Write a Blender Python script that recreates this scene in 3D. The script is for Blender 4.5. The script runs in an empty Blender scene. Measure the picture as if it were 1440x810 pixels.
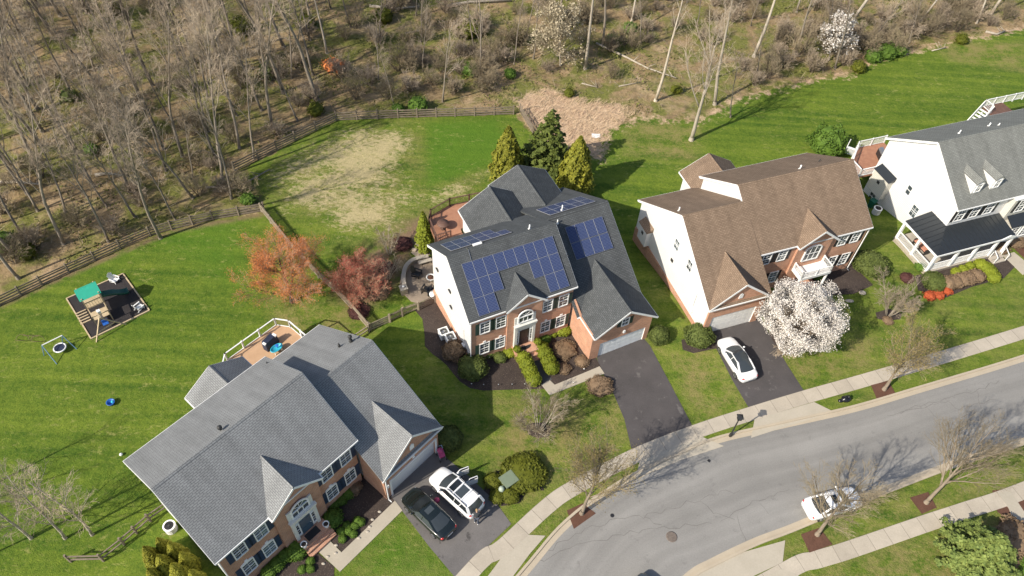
import bpy, bmesh, math, random
import numpy as np
from mathutils import Vector, Matrix
PI = math.pi
R = math.radians
scene = bpy.context.scene
COL = scene.collection

# ------------------------------------------------------------------ camera
CAM_H, CAM_D, CAM_R, CAM_F = 56.081, 0.87434, 0.06434, 1070.76
FW = Vector((0, math.cos(CAM_D), -math.sin(CAM_D)))
RT0 = Vector((1, 0, 0)); UP0 = RT0.cross(FW)
RT = math.cos(CAM_R) * RT0 + math.sin(CAM_R) * UP0
UPV = -math.sin(CAM_R) * RT0 + math.cos(CAM_R) * UP0
CO = Vector((0, 0, CAM_H))
cd = bpy.data.cameras.new('camera'); cam = bpy.data.objects.new('camera', cd); COL.objects.link(cam)
cam.matrix_world = Matrix((( RT.x, UPV.x, -FW.x, 0), (RT.y, UPV.y, -FW.y, 0), (RT.z, UPV.z, -FW.z, CAM_H), (0, 0, 0, 1)))
cd.sensor_width = 36; cd.lens = 36 * CAM_F / 1440; cd.clip_end = 3000; cd.clip_start = .5
scene.camera = cam

# ------------------------------------------------------------------ terrain
FRONT = np.array([(-60, -45), (-18, 17), (-10.6, 26), (-3.3, 37.8), (5.6, 42.5), (22, 47.6), (33.7, 52.3), (52.6, 59.2), (130, 90)], float)

def seg_dist(px, py, poly, closed=False):
    """distance to a polyline, and the side (positive on the left) of the nearest segment"""
    best = np.full(px.shape, 1e9); side = np.zeros(px.shape)
    n = len(poly)
    for i in range(n if closed else n - 1):
        a = poly[i]; b = poly[(i + 1) % n]
        dx, dy = b - a
        t = np.clip(((px - a[0]) * dx + (py - a[1]) * dy) / (dx * dx + dy * dy), 0, 1)
        d = np.hypot(px - a[0] - t * dx, py - a[1] - t * dy)
        s = dx * (py - a[1]) - dy * (px - a[0])
        m = d < best
        side = np.where(m, s, side); best = np.minimum(best, d)
    return best, side

def inside(px, py, poly):
    r = np.zeros(px.shape, bool); n = len(poly)
    for i in range(n):
        x0, y0 = poly[i]; x1, y1 = poly[(i + 1) % n]
        c = ((y0 > py) != (y1 > py))
        with np.errstate(divide='ignore', invalid='ignore'):
            xi = (x1 - x0) * (py - y0) / (y1 - y0 if y1 != y0 else 1e-9) + x0
        r ^= c & (px < xi)
    return r

def sm(a, b, x):
    t = np.clip((x - a) / (b - a), 0, 1); return t * t * (3 - 2 * t)

def ground_z(px, py):
    px = np.asarray(px, float); py = np.asarray(py, float)
    d, s = seg_dist(px, py, FRONT)
    d = np.where(s > 0, d, -d)
    z = -1.45 * sm(0.5, 12, d) - 0.8 * sm(12, 50, d)
    z = z - 0.5 * np.exp(-((px - 6) ** 2 + (py - 42) ** 2) / 98.)
    w = sm(45, 70, d)
    z = z + w * (.25 * np.sin(px * .21 + 1) * np.cos(py * .17) + .12 * np.sin(px * .6 + py * .45))
    return z

def gz(x, y):
    return float(ground_z(np.array([x]), np.array([y]))[0])

def ray(px, py):
    return FW * CAM_F + RT * (px - 720) - UPV * (py - 405)

def at(px, py, z):
    """point of height z seen at photo pixel px, py"""
    d = ray(px, py); return CO + d * ((z - CAM_H) / d.z)

def G(px, py, off=0.):
    """point of the terrain seen at photo pixel px, py"""
    z = 0.
    for _ in range(14):
        p = at(px, py, z + off); z = .4 * z + .6 * gz(p.x, p.y)
    p = at(px, py, z + off); return Vector((p.x, p.y, gz(p.x, p.y)))

# ------------------------------------------------------------------ mesh builder
class MB:
    def __init__(s): s.v = []; s.f = []; s.uv = []
    def poly(s, pts, uvo=None):
        pts = [Vector(p) for p in pts]; b = len(s.v)
        s.v += [tuple(p) for p in pts]; s.f.append(list(range(b, b + len(pts))))
        n = Vector((0, 0, 0))
        for i, p in enumerate(pts):
            q = pts[(i + 1) % len(pts)]
            n += Vector(((p.y - q.y) * (p.z + q.z), (p.z - q.z) * (p.x + q.x), (p.x - q.x) * (p.y + q.y)))
        if n.length < 1e-12: n = Vector((0, 0, 1))
        n.normalize()
        if abs(n.z) > .995: u = Vector((1, 0, 0)); w = Vector((0, 1, 0))
        else:
            u = Vector((0, 0, 1)).cross(n).normalized(); w = n.cross(u)
        s.uv += [(p.dot(u), p.dot(w)) for p in pts]
        return s
    def prism(s, pts, off):
        """closed solid: outline pts swept by off"""
        pts = [Vector(p) for p in pts]; off = Vector(off)
        nn = Vector((0, 0, 0))
        for i in range(len(pts)):
            nn += pts[i].cross(pts[(i + 1) % len(pts)])
        if nn.dot(off) > 0: pts = pts[::-1]
        q = [p + off for p in pts]
        s.poly(pts); s.poly(q[::-1])
        for i in range(len(pts)):
            j = (i + 1) % len(pts); s.poly([pts[j], pts[i], q[i], q[j]])
        return s
    def box(s, x0, x1, y0, y1, z0, z1):
        return s.prism([(x0, y0, z0), (x1, y0, z0), (x1, y1, z0), (x0, y1, z0)], (0, 0, z1 - z0))
    def bar(s, p, q, w, h=None, up=(0, 0, 1)):
        """square bar from p to q; w across, h along up"""
        p = Vector(p); q = Vector(q); h = w if h is None else h
        d = (q - p)
        if d.length < 1e-6: return s
        dn = d.normalized(); up = Vector(up)
        if abs(dn.dot(up)) > .98: up = Vector((1, 0, 0))
        a = dn.cross(up).normalized() * (w / 2); b = a.cross(dn).normalized() * (h / 2)
        return s.prism([p - a - b, p + a - b, p + a + b, p - a + b], d)
    def tube(s, pts, rad, n=6, cap=True):
        pts = [Vector(p) for p in pts]
        if not isinstance(rad, (list, tuple)): rad = [rad] * len(pts)
        b = len(s.v); m = len(pts); ref = None
        for i, p in enumerate(pts):
            d = (pts[min(i + 1, m - 1)] - pts[max(i - 1, 0)])
            d = d.normalized() if d.length > 1e-9 else Vector((0, 0, 1))
            if ref is None: ref = Vector((1, 0, 0)) if abs(d.z) > .7 else Vector((0, 0, 1))
            a = d.cross(ref)
            if a.length < 1e-4: a = d.orthogonal()
            a.normalize(); c = d.cross(a)
            for k in range(n):
                t = 2 * PI * k / n
                s.v.append(tuple(p + (a * math.cos(t) + c * math.sin(t)) * rad[i]))
        def face(idx, uv): s.f.append(idx); s.uv.extend(uv)
        L = 0
        for i in range(m - 1):
            dl = (pts[i + 1] - pts[i]).length
            for k in range(n):
                k2 = (k + 1) % n
                face([b + i * n + k, b + i * n + k2, b + (i + 1) * n + k2, b + (i + 1) * n + k],
                     [(k / n, L), ((k + 1) / n, L), ((k + 1) / n, L + dl), (k / n, L + dl)])
            L += dl
        if cap and n > 2:
            face([b + k for k in range(n)][::-1], [(0, 0)] * n)
            face([b + (m - 1) * n + k for k in range(n)], [(0, 0)] * n)
        return s
    def lathe(s, prof, n=16, c=(0, 0, 0)):
        c = Vector(c); return s.tube_rings([[(c.x + r * math.cos(2 * PI * k / n), c.y + r * math.sin(2 * PI * k / n), c.z + z) for k in range(n)] for r, z in prof])
    def tube_rings(s, rings, cap=True, closed=True):
        b = len(s.v); n = len(rings[0])
        for r in rings: s.v += [tuple(p) for p in r]
        for i in range(len(rings) - 1):
            for k in range(n if closed else n - 1):
                k2 = (k + 1) % n
                s.f.append([b + i * n + k, b + i * n + k2, b + (i + 1) * n + k2, b + (i + 1) * n + k]); s.uv += [(k, i), (k + 1, i), (k + 1, i + 1), (k, i + 1)]
        if cap and closed:
            s.f.append([b + k for k in range(n)][::-1]); s.uv += [(0, 0)] * n
            s.f.append([b + (len(rings) - 1) * n + k for k in range(n)]); s.uv += [(0, 0)] * n
        return s
    def ball(s, c, r, n=12, m=8, sq=(1, 1, 1)):
        c = Vector(c); rings = []
        for i in range(m + 1):
            t = PI * (i + .02) / (m + .04) - PI / 2
            rings.append([(c.x + r * sq[0] * math.cos(t) * math.cos(2 * PI * k / n), c.y + r * sq[1] * math.cos(t) * math.sin(2 * PI * k / n), c.z + r * sq[2] * math.sin(t)) for k in range(n)])
        return s.tube_rings(rings)
    def mesh(s, name, mat, smooth=False):
        me = bpy.data.meshes.new(name); me.from_pydata(s.v, [], s.f); 
        ul = me.uv_layers.new(name='UVMap')
        ul.data.foreach_set('uv', np.array(s.uv, np.float32).ravel())
        if mat: me.materials.append(mat)
        if smooth: me.polygons.foreach_set('use_smooth', [True] * len(me.polygons))
        me.update(); return me
    def build(s, name, mat, parent=None, smooth=False, loc=None):
        return link(name, s.mesh(name, mat, smooth), parent, loc)

def link(name, me, parent=None, loc=None):
    o = bpy.data.objects.new(name, me); COL.objects.link(o)
    if parent: o.parent = parent
    if loc is not None: o.location = loc
    return o

def tag(o, label=None, cat=None, group=None, kind=None):
    if label: o['label'] = label
    if cat: o['category'] = cat
    if group: o['group'] = group
    if kind: o['kind'] = kind
    return o

def thing(name, label, cat, loc=(0, 0, 0), rz=0, group=None):
    o = link(name, None); o.location = loc; o.rotation_euler = (0, 0, rz); o.empty_display_size = .2
    return tag(o, label, cat, group)

def dup(root, loc, rz=0, sc=None, label=None, group=None):
    r = root.copy(); COL.objects.link(r); r.location = loc; r.rotation_euler = (0, 0, rz)
    if sc is not None: r.scale = (sc, sc, sc) if not isinstance(sc, tuple) else sc
    if label: r['label'] = label
    if group: r['group'] = group
    for ch in list(root.children):
        c = ch.copy(); COL.objects.link(c); c.parent = r
        for g in list(ch.children):
            d = g.copy(); COL.objects.link(d); d.parent = c
    return r

# ------------------------------------------------------------------ materials
class NT:
    def __init__(s, name):
        s.m = bpy.data.materials.new(name); s.m.use_nodes = True; s.t = s.m.node_tree; s.n = s.t.nodes
        s.b = s.n['Principled BSDF']
    def new(s, t, **kw):
        n = s.n.new(t)
        for k, v in kw.items():
            if k.startswith('i_'): n.inputs[k[2:].replace('_', ' ')].default_value = v
            else: setattr(n, k, v)
        return n
    def link(s, a, b): s.t.links.new(a, b)
    def coord(s, w='Object'): return s.new('ShaderNodeTexCoord').outputs[w]
    def mapping(s, v, scale=(1, 1, 1), rot=(0, 0, 0)):
        m = s.new('ShaderNodeMapping'); m.inputs['Scale'].default_value = scale; m.inputs['Rotation'].default_value = rot
        s.link(v, m.inputs['Vector']); return m.outputs[0]
    def noise(s, v, scale, detail=4, rough=.6, dist=0):
        n = s.new('ShaderNodeTexNoise'); n.inputs['Scale'].default_value = scale; n.inputs['Detail'].default_value = detail
        n.inputs['Roughness'].default_value = rough; n.inputs['Distortion'].default_value = dist
        s.link(v, n.inputs['Vector']); return n.outputs['Fac']
    def ramp(s, f, a, b, lo=0., hi=1.):
        n = s.new('ShaderNodeMapRange'); n.inputs[1].default_value = a; n.inputs[2].default_value = b; n.inputs[3].default_value = lo; n.inputs[4].default_value = hi
        s.link(f, n.inputs[0]); return n.outputs[0]
    def mix(s, f, a, b, mode='MIX'):
        n = s.new('ShaderNodeMix', data_type='RGBA', blend_type=mode)
        for sock, val in ((n.inputs[0], f), (n.inputs[6], a), (n.inputs[7], b)):
            if hasattr(val, 'links') or hasattr(val, 'is_output'): s.link(val, sock)
            elif isinstance(val, (int, float)): sock.default_value = val
            else: sock.default_value = (*val, 1)
        return n.outputs[2]
    def math(s, op, a, b=None):
        n = s.new('ShaderNodeMath', operation=op)
        for i, val in enumerate((a, b)):
            if val is None: continue
            if isinstance(val, (int, float)): n.inputs[i].default_value = val
            else: s.link(val, n.inputs[i])
        return n.outputs[0]
    def color(s, c):
        if isinstance(c, tuple): s.b.inputs['Base Color'].default_value = (*c, 1)
        else: s.link(c, s.b.inputs['Base Color'])
    def rough(s, r): s.b.inputs['Roughness'].default_value = r
    def bump(s, h, st=.3, d=.02):
        n = s.new('ShaderNodeBump'); n.inputs['Strength'].default_value = st; n.inputs['Distance'].default_value = d
        s.link(h, n.inputs['Height']); s.link(n.outputs[0], s.b.inputs['Normal'])

def lo(c, k): return tuple(x * k for x in c)

def m_noise(name, c1, c2, scale=3., rough=.8, bump=0, metal=0, detail=5, spec=None):
    t = NT(name); v = t.coord(); f = t.ramp(t.noise(v, scale, detail), .3, .7)
    t.color(t.mix(f, c1, c2)); t.rough(rough); t.b.inputs['Metallic'].default_value = metal
    if bump: t.bump(t.noise(v, scale * 4, 4), bump)
    if spec is not None: t.b.inputs['Specular IOR Level'].default_value = spec
    return t.m

def m_paint(name, c, rough=.4, coat=0, metal=0):
    t = NT(name); v = t.coord(); f = t.noise(v, 2.2, 3)
    t.color(t.mix(t.ramp(f, .3, .7), lo(c, .93), lo(c, 1.05) if max(c) < .9 else c)); t.rough(rough)
    t.b.inputs['Metallic'].default_value = metal
    if coat: t.b.inputs['Coat Weight'].default_value = coat; t.b.inputs['Coat Roughness'].default_value = .06
    return t.m

def m_shingle(name, a, b, mortar, bump=.28):
    t = NT(name); uv = t.coord('UV')
    br = t.new('ShaderNodeTexBrick'); br.offset = .5
    for k, v in {'Scale': 1., 'Mortar Size': .022, 'Brick Width': .33, 'Row Height': .145, 'Mortar Smooth': .5, 'Bias': 0.}.items(): br.inputs[k].default_value = v
    br.inputs['Color1'].default_value = (*a, 1); br.inputs['Color2'].default_value = (*b, 1); br.inputs['Mortar'].default_value = (*mortar, 1)
    t.link(uv, br.inputs['Vector'])
    n1 = t.math('MULTIPLY', t.ramp(t.noise(uv, .3, 4), .3, .7, .9, 1.08), t.ramp(t.noise(t.mapping(uv, (1.4, .16, 1)), 1., 4, .6), .3, .7, .84, 1.09)); n2 = t.ramp(t.noise(uv, 14, 3), .3, .7, .8, 1.18)
    c = t.mix(1., br.outputs['Color'], t.math('MULTIPLY', n1, n2), 'MULTIPLY')
    t.color(c); t.rough(.9); t.b.inputs['Specular IOR Level'].default_value = .25
    t.bump(t.math('ADD', br.outputs['Fac'], t.noise(uv, 20, 2)), -bump, .03)
    return t.m

def m_brick(name, a, b, mortar):
    t = NT(name); uv = t.coord('UV')
    br = t.new('ShaderNodeTexBrick')
    for k, v in {'Scale': 1., 'Mortar Size': .012, 'Brick Width': .24, 'Row Height': .085, 'Mortar Smooth': .2}.items(): br.inputs[k].default_value = v
    br.inputs['Color1'].default_value = (*a, 1); br.inputs['Color2'].default_value = (*b, 1); br.inputs['Mortar'].default_value = (*mortar, 1)
    t.link(uv, br.inputs['Vector'])
    n = t.ramp(t.noise(uv, .9, 5), .3, .7, .82, 1.15)
    t.color(t.mix(1., br.outputs['Color'], n, 'MULTIPLY')); t.rough(.88); t.bump(br.outputs['Fac'], -.4, .015)
    return t.m

def m_siding(name, c, row=.2, vert=False):
    t = NT(name); uv = t.coord('UV')
    w = t.new('ShaderNodeTexWave', wave_type='BANDS', bands_direction='X' if vert else 'Y', wave_profile='SAW')
    w.inputs['Scale'].default_value = 2 * PI / (20 * row)
    t.link(uv, w.inputs['Vector'])
    n = t.ramp(t.noise(uv, .7, 4), .3, .7, .93, 1.0)
    edge = t.ramp(w.outputs['Fac'], .80, 1., 1., .58)
    t.color(t.mix(1., t.mix(1., c, n, 'MULTIPLY'), edge, 'MULTIPLY')); t.rough(.55)
    t.bump(w.outputs['Fac'], .35, .02)
    return t.m

def m_leaf(name, a, b, rough=.7, trans=.0):
    t = NT(name)
    g = t.new('ShaderNodeNewGeometry'); v = t.coord()
    f = t.math('ADD', t.math('MULTIPLY', g.outputs['Random Per Island'], .6), t.math('MULTIPLY', t.ramp(t.noise(v, 1.6, 3), .3, .7), .4))
    oi = t.new('ShaderNodeObjectInfo')
    c = t.mix(f, a, b)
    c = t.mix(1., c, t.ramp(oi.outputs['Random'], 0, 1, .85, 1.12), 'MULTIPLY')
    t.color(c); t.rough(rough); t.b.inputs['Specular IOR Level'].default_value = .2
    if trans: t.b.inputs['Transmission Weight'].default_value = 0; 
    return t.m

def m_bark(name, a, b):
    t = NT(name); v = t.coord(); oi = t.new('ShaderNodeObjectInfo')
    f = t.ramp(t.noise(t.mapping(v, (3, 3, .7)), 2., 5), .3, .7)
    c = t.mix(f, a, b); c = t.mix(1., c, t.ramp(oi.outputs['Random'], 0, 1, .75, 1.2), 'MULTIPLY')
    t.color(c); t.rough(.9); t.bump(t.noise(t.mapping(v, (8, 8, 2)), 3, 4), .5, .03)
    return t.m

def m_glass(name, c=(.035, .045, .05)):
    t = NT(name); v = t.coord(); oi = t.new('ShaderNodeObjectInfo'); t.color(t.mix(t.ramp(oi.outputs['Random'], .45, 1.), t.mix(t.ramp(t.noise(v, 1.1, 2), .35, .65), lo(c, .6), lo(c, 1.7)), lo(c, 3.6)))
    t.rough(.07); t.b.inputs['Specular IOR Level'].default_value = .7
    return t.m

M = {}
M['roof_light'] = m_shingle('light_grey_shingle', (.25, .255, .256), (.222, .227, .228), (.115, .118, .119))
M['roof_dark'] = m_shingle('charcoal_shingle', (.105, .112, .115), (.077, .083, .086), (.045, .047, .048))
M['roof_brown'] = m_shingle('brown_shingle', (.265, .19, .132), (.205, .145, .10), (.12, .082, .056))
M['roof_mid'] = m_shingle('weathered_grey_shingle', (.225, .23, .21), (.185, .19, .172), (.12, .12, .112))
M['brick'] = m_brick('red_brick', (.50, .225, .125), (.38, .155, .085), (.46, .37, .29))
M['brick_b'] = m_brick('orange_brick', (.56, .255, .14), (.44, .185, .10), (.50, .39, .30))
M['siding'] = m_siding('white_siding', (.73, .72, .70))
M['siding_grey'] = m_siding('cream_siding', (.62, .59, .52))
M['white'] = m_paint('white_trim', (.80, .80, .78), .45)
M['gutter'] = m_paint('white_metal', (.78, .78, .77), .35)
M['glass'] = m_glass('window_glass')
M['navy'] = m_paint('navy_paint', (.022, .045, .085), .5)
M['dgreen'] = m_paint('dark_green_paint', (.025, .05, .04), .5)
M['black'] = m_paint('black_paint', (.02, .02, .022), .45)
M['garage'] = m_paint('pale_garage_paint', (.72, .74, .74), .5)
M['garage_white'] = m_paint('white_garage_paint', (.78, .76, .72), .5)
M['door_blue'] = m_paint('slate_blue_door', (.05, .09, .13), .4)
M['door_dark'] = m_paint('dark_door', (.04, .025, .025), .4)
M['entry'] = m_paint('ivory_trim', (.66, .65, .60), .5)
M['stone'] = m_noise('tan_stone', (.42, .36, .28), (.26, .22, .17), 5, .9, .5)
M['conc'] = m_noise('pale_concrete', (.45, .40, .33), (.36, .32, .265), 1.3, .9, .2)
M['pipe'] = m_paint('vent_pipe_black', (.03, .03, .03), .6)
M['wood_tan'] = m_noise('tan_composite_board', (.50, .32, .19), (.43, .27, .155), 1.5, .7)
M['wood_red'] = m_noise('red_cedar_board', (.40, .20, .12), (.30, .14, .085), 2, .75)
M['wood_brown'] = m_noise('dark_brown_rail', (.16, .085, .06), (.10, .055, .04), 3, .7)
M['wood_grey'] = m_noise('weathered_fence_board', (.25, .20, .15), (.15, .12, .09), 2.4, .9, .4)
M['wood_picket'] = m_noise('pale_weathered_picket', (.36, .30, .22), (.22, .18, .13), 2.2, .9, .4)
M['timber'] = m_noise('pale_timber', (.55, .44, .28), (.42, .32, .2), 2.5, .8)
M['metal_roof'] = m_paint('dark_standing_seam_metal', (.035, .04, .045), .35, 0, .3)
M['rubber'] = m_paint('tyre_rubber', (.018, .018, .018), .85)
M['rim'] = m_paint('alloy_rim', (.5, .5, .52), .3, 0, .8)
M['car_white'] = m_paint('white_car_paint', (.82, .82, .82), .25, 1.)
M['car_black'] = m_paint('black_green_car_paint', (.008, .012, .011), .2, 1.)
M['car_grey'] = m_paint('dark_grey_car_paint', (.05, .06, .065), .3, 1.)
M['car_glass'] = m_glass('car_glass', (.015, .018, .02))
M['red_lamp'] = m_paint('red_lamp_lens', (.45, .02, .02), .2, .5)
M['lamp_clear'] = m_paint('clear_lamp_lens', (.6, .62, .62), .12, .5)
M['chrome'] = m_paint('chrome', (.6, .6, .6), .2, 0, .9)
M['pink'] = m_paint('pink_cloth', (.45, .06, .16), .7)
M['blue'] = m_paint('blue_plastic', (.03, .14, .5), .45)
M['teal'] = m_noise('teal_canopy', (.03, .42, .28), (.025, .36, .24), 2, .55)
M['slide_green'] = m_paint('dark_green_plastic', (.01, .09, .06), .3)
M['turq'] = m_paint('turquoise_plastic', (.04, .42, .55), .4)
M['cloth_dark'] = m_noise('dark_blue_cover', (.025, .035, .08), (.015, .018, .03), 3, .6)
M['util_green'] = m_paint('utility_box_green', (.17, .21, .14), .55)
M['iron'] = m_noise('rusty_iron', (.19, .155, .125), (.12, .095, .08), 9, .8, .3)
M['black_iron'] = m_paint('black_iron', (.02, .02, .022), .5)
M['skin'] = m_paint('skin', (.55, .34, .25), .6)
M['hair'] = m_paint('light_brown_hair', (.30, .20, .10), .7)
M['shirt'] = m_paint('dark_shirt', (.03, .035, .04), .85)
M['jeans'] = m_paint('dark_trousers', (.05, .06, .085), .85)
M['bag'] = m_paint('black_plastic_bag', (.012, .012, .015), .25)
# plants
M['bark'] = m_bark('grey_bark', (.31, .26, .205), (.16, .135, .105))
M['bark_pale'] = m_bark('pale_grey_bark', (.52, .46, .37), (.33, .28, .22))
M['bark_tan'] = m_bark('tan_bark', (.28, .23, .17), (.18, .14, .105))
M['bark_dark'] = m_bark('brown_bark', (.15, .11, .08), (.08, .06, .045))
M['twig'] = m_bark('grey_twig', (.43, .345, .25), (.29, .23, .165))
M['twig_red'] = m_bark('russet_twig', (.42, .26, .16), (.26, .155, .10))
M['twig_tan'] = m_bark('tan_twig', (.32, .26, .165), (.215, .17, .105))
M['bud_red'] = m_leaf('orange_red_bud', (.66, .235, .075), (.44, .145, .045))
M['bud_rust'] = m_leaf('crimson_bud', (.58, .165, .115), (.38, .10, .07))
M['bud_gold'] = m_leaf('olive_gold_bud', (.30, .23, .08), (.2, .16, .06))
M['blossom'] = m_leaf('white_blossom', (.80, .76, .70), (.46, .41, .36))
M['blossom_cream'] = m_leaf('cream_blossom', (.58, .50, .36), (.40, .34, .22))
M['arb'] = m_leaf('yellow_green_arborvitae', (.25, .235, .025), (.10, .115, .015))
M['arb_deep'] = m_leaf('olive_arborvitae', (.30, .28, .03), (.13, .14, .018))
M['fir'] = m_leaf('deep_green_fir', (.125, .15, .03), (.05, .07, .015))
M['spruce'] = m_leaf('soft_green_spruce', (.26, .31, .08), (.09, .14, .035))
M['boxwood'] = m_leaf('holly_green', (.135, .165, .04), (.05, .07, .018))
M['box_olive'] = m_leaf('olive_clipped_hedge', (.125, .135, .013), (.055, .065, .008))
M['lime'] = m_leaf('lime_shrub', (.22, .25, .022), (.12, .15, .014))
M['fresh'] = m_leaf('fresh_green_leaf', (.11, .18, .025), (.05, .10, .014))
M['rusty'] = m_leaf('rusty_shrub', (.24, .165, .10), (.14, .095, .06))
M['maroon'] = m_leaf('maroon_shrub', (.11, .045, .04), (.06, .028, .025))
M['flower_red'] = m_leaf('orange_red_flower', (.50, .11, .04), (.3, .06, .025))

# ground materials
def m_sheet(name, c1, c2, big=.35, fine=9., rough=.92, bump=.25, spots=None):
    t = NT(name); v = t.coord()
    f = t.math('ADD', t.math('MULTIPLY', t.ramp(t.noise(v, big, 5), .3, .7), .55), t.math('MULTIPLY', t.ramp(t.noise(v, fine, 5, .7), .3, .7), .45))
    c = t.mix(f, c1, c2)
    if spots:
        k = t.ramp(t.noise(t.mapping(v, (1, 1, 1)), spots[1], 3), spots[2], spots[2] + .08)
        c = t.mix(k, c, spots[0])
    t.color(c); t.rough(rough); t.b.inputs['Specular IOR Level'].default_value = .25
    t.bump(t.noise(v, fine * 2.2, 4, .7), bump, .03)
    return t.m

def m_slab(name, c1, c2):
    """cast concrete with slab-to-slab tone differences and joints (UV in metres along the strip)"""
    t = NT(name); uv = t.coord('UV'); v = t.coord()
    br = t.new('ShaderNodeTexBrick'); br.offset = 0
    for k, val in {'Scale': 1., 'Mortar Size': .022, 'Brick Width': 1.55, 'Row Height': 40., 'Mortar Smooth': .3}.items(): br.inputs[k].default_value = val
    br.inputs['Color1'].default_value = (*c1, 1); br.inputs['Color2'].default_value = (*c2, 1); br.inputs['Mortar'].default_value = (*lo(c2, .55), 1)
    t.link(uv, br.inputs['Vector'])
    n = t.math('MULTIPLY', t.ramp(t.noise(v, .7, 5), .3, .7, .9, 1.08), t.ramp(t.noise(v, 11, 5, .75), .3, .7, .9, 1.1))
    t.color(t.mix(1., br.outputs['Color'], n, 'MULTIPLY')); t.rough(.92); t.b.inputs['Specular IOR Level'].default_value = .25
    return t.m

M['walk'] = m_slab('sidewalk_concrete', (.46, .405, .325), (.40, .35, .28))
M['apron'] = m_sheet('apron_concrete', (.46, .41, .33), (.37, .33, .26), .5, 8)
M['kerb'] = m_sheet('kerb_concrete', (.47, .40, .30), (.38, .32, .24), .6, 7)
M['road'] = m_sheet('worn_asphalt', (.285, .262, .232), (.205, .19, .17), .16, 11, .95, .4)
M['drive'] = m_sheet('driveway_asphalt', (.185, .172, .165), (.105, .098, .094), .5, 12, .95, .4, ((.075, .07, .068), 1.1, .62))
M['drive_dark'] = m_sheet('sealed_driveway_asphalt', (.10, .09, .089), (.058, .053, .053), .5, 12, .9, .3, ((.125, .115, .11), 1.3, .62))
M['mulch'] = m_sheet('dark_mulch', (.075, .057, .048), (.038, .029, .026), 1.2, 14, .98, 1., ((.16, .125, .1), 14, .585))
M['mulch_red'] = m_sheet('red_brown_mulch', (.15, .075, .05), (.09, .045, .03), 1.5, 13, .98, 1.)
M['rubber_mulch'] = m_sheet('black_rubber_mulch', (.048, .042, .042), (.028, .025, .026), 1.5, 15, .98, 1.)
M['paver'] = m_sheet('flagstone', (.36, .29, .22), (.22, .175, .135), 1.1, 3., .9, .5)
M['darkgrey'] = m_sheet('dark_grey_path', (.10, .095, .095), (.07, .066, .066), .8, 6, .85, .3)
M['crack'] = m_noise('tar_crack', (.175, .165, .152), (.125, .117, .108), 2, .9)
M['pebble'] = m_noise('edging_stone', (.40, .33, .25), (.26, .21, .16), 3, .9, .3)

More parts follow.
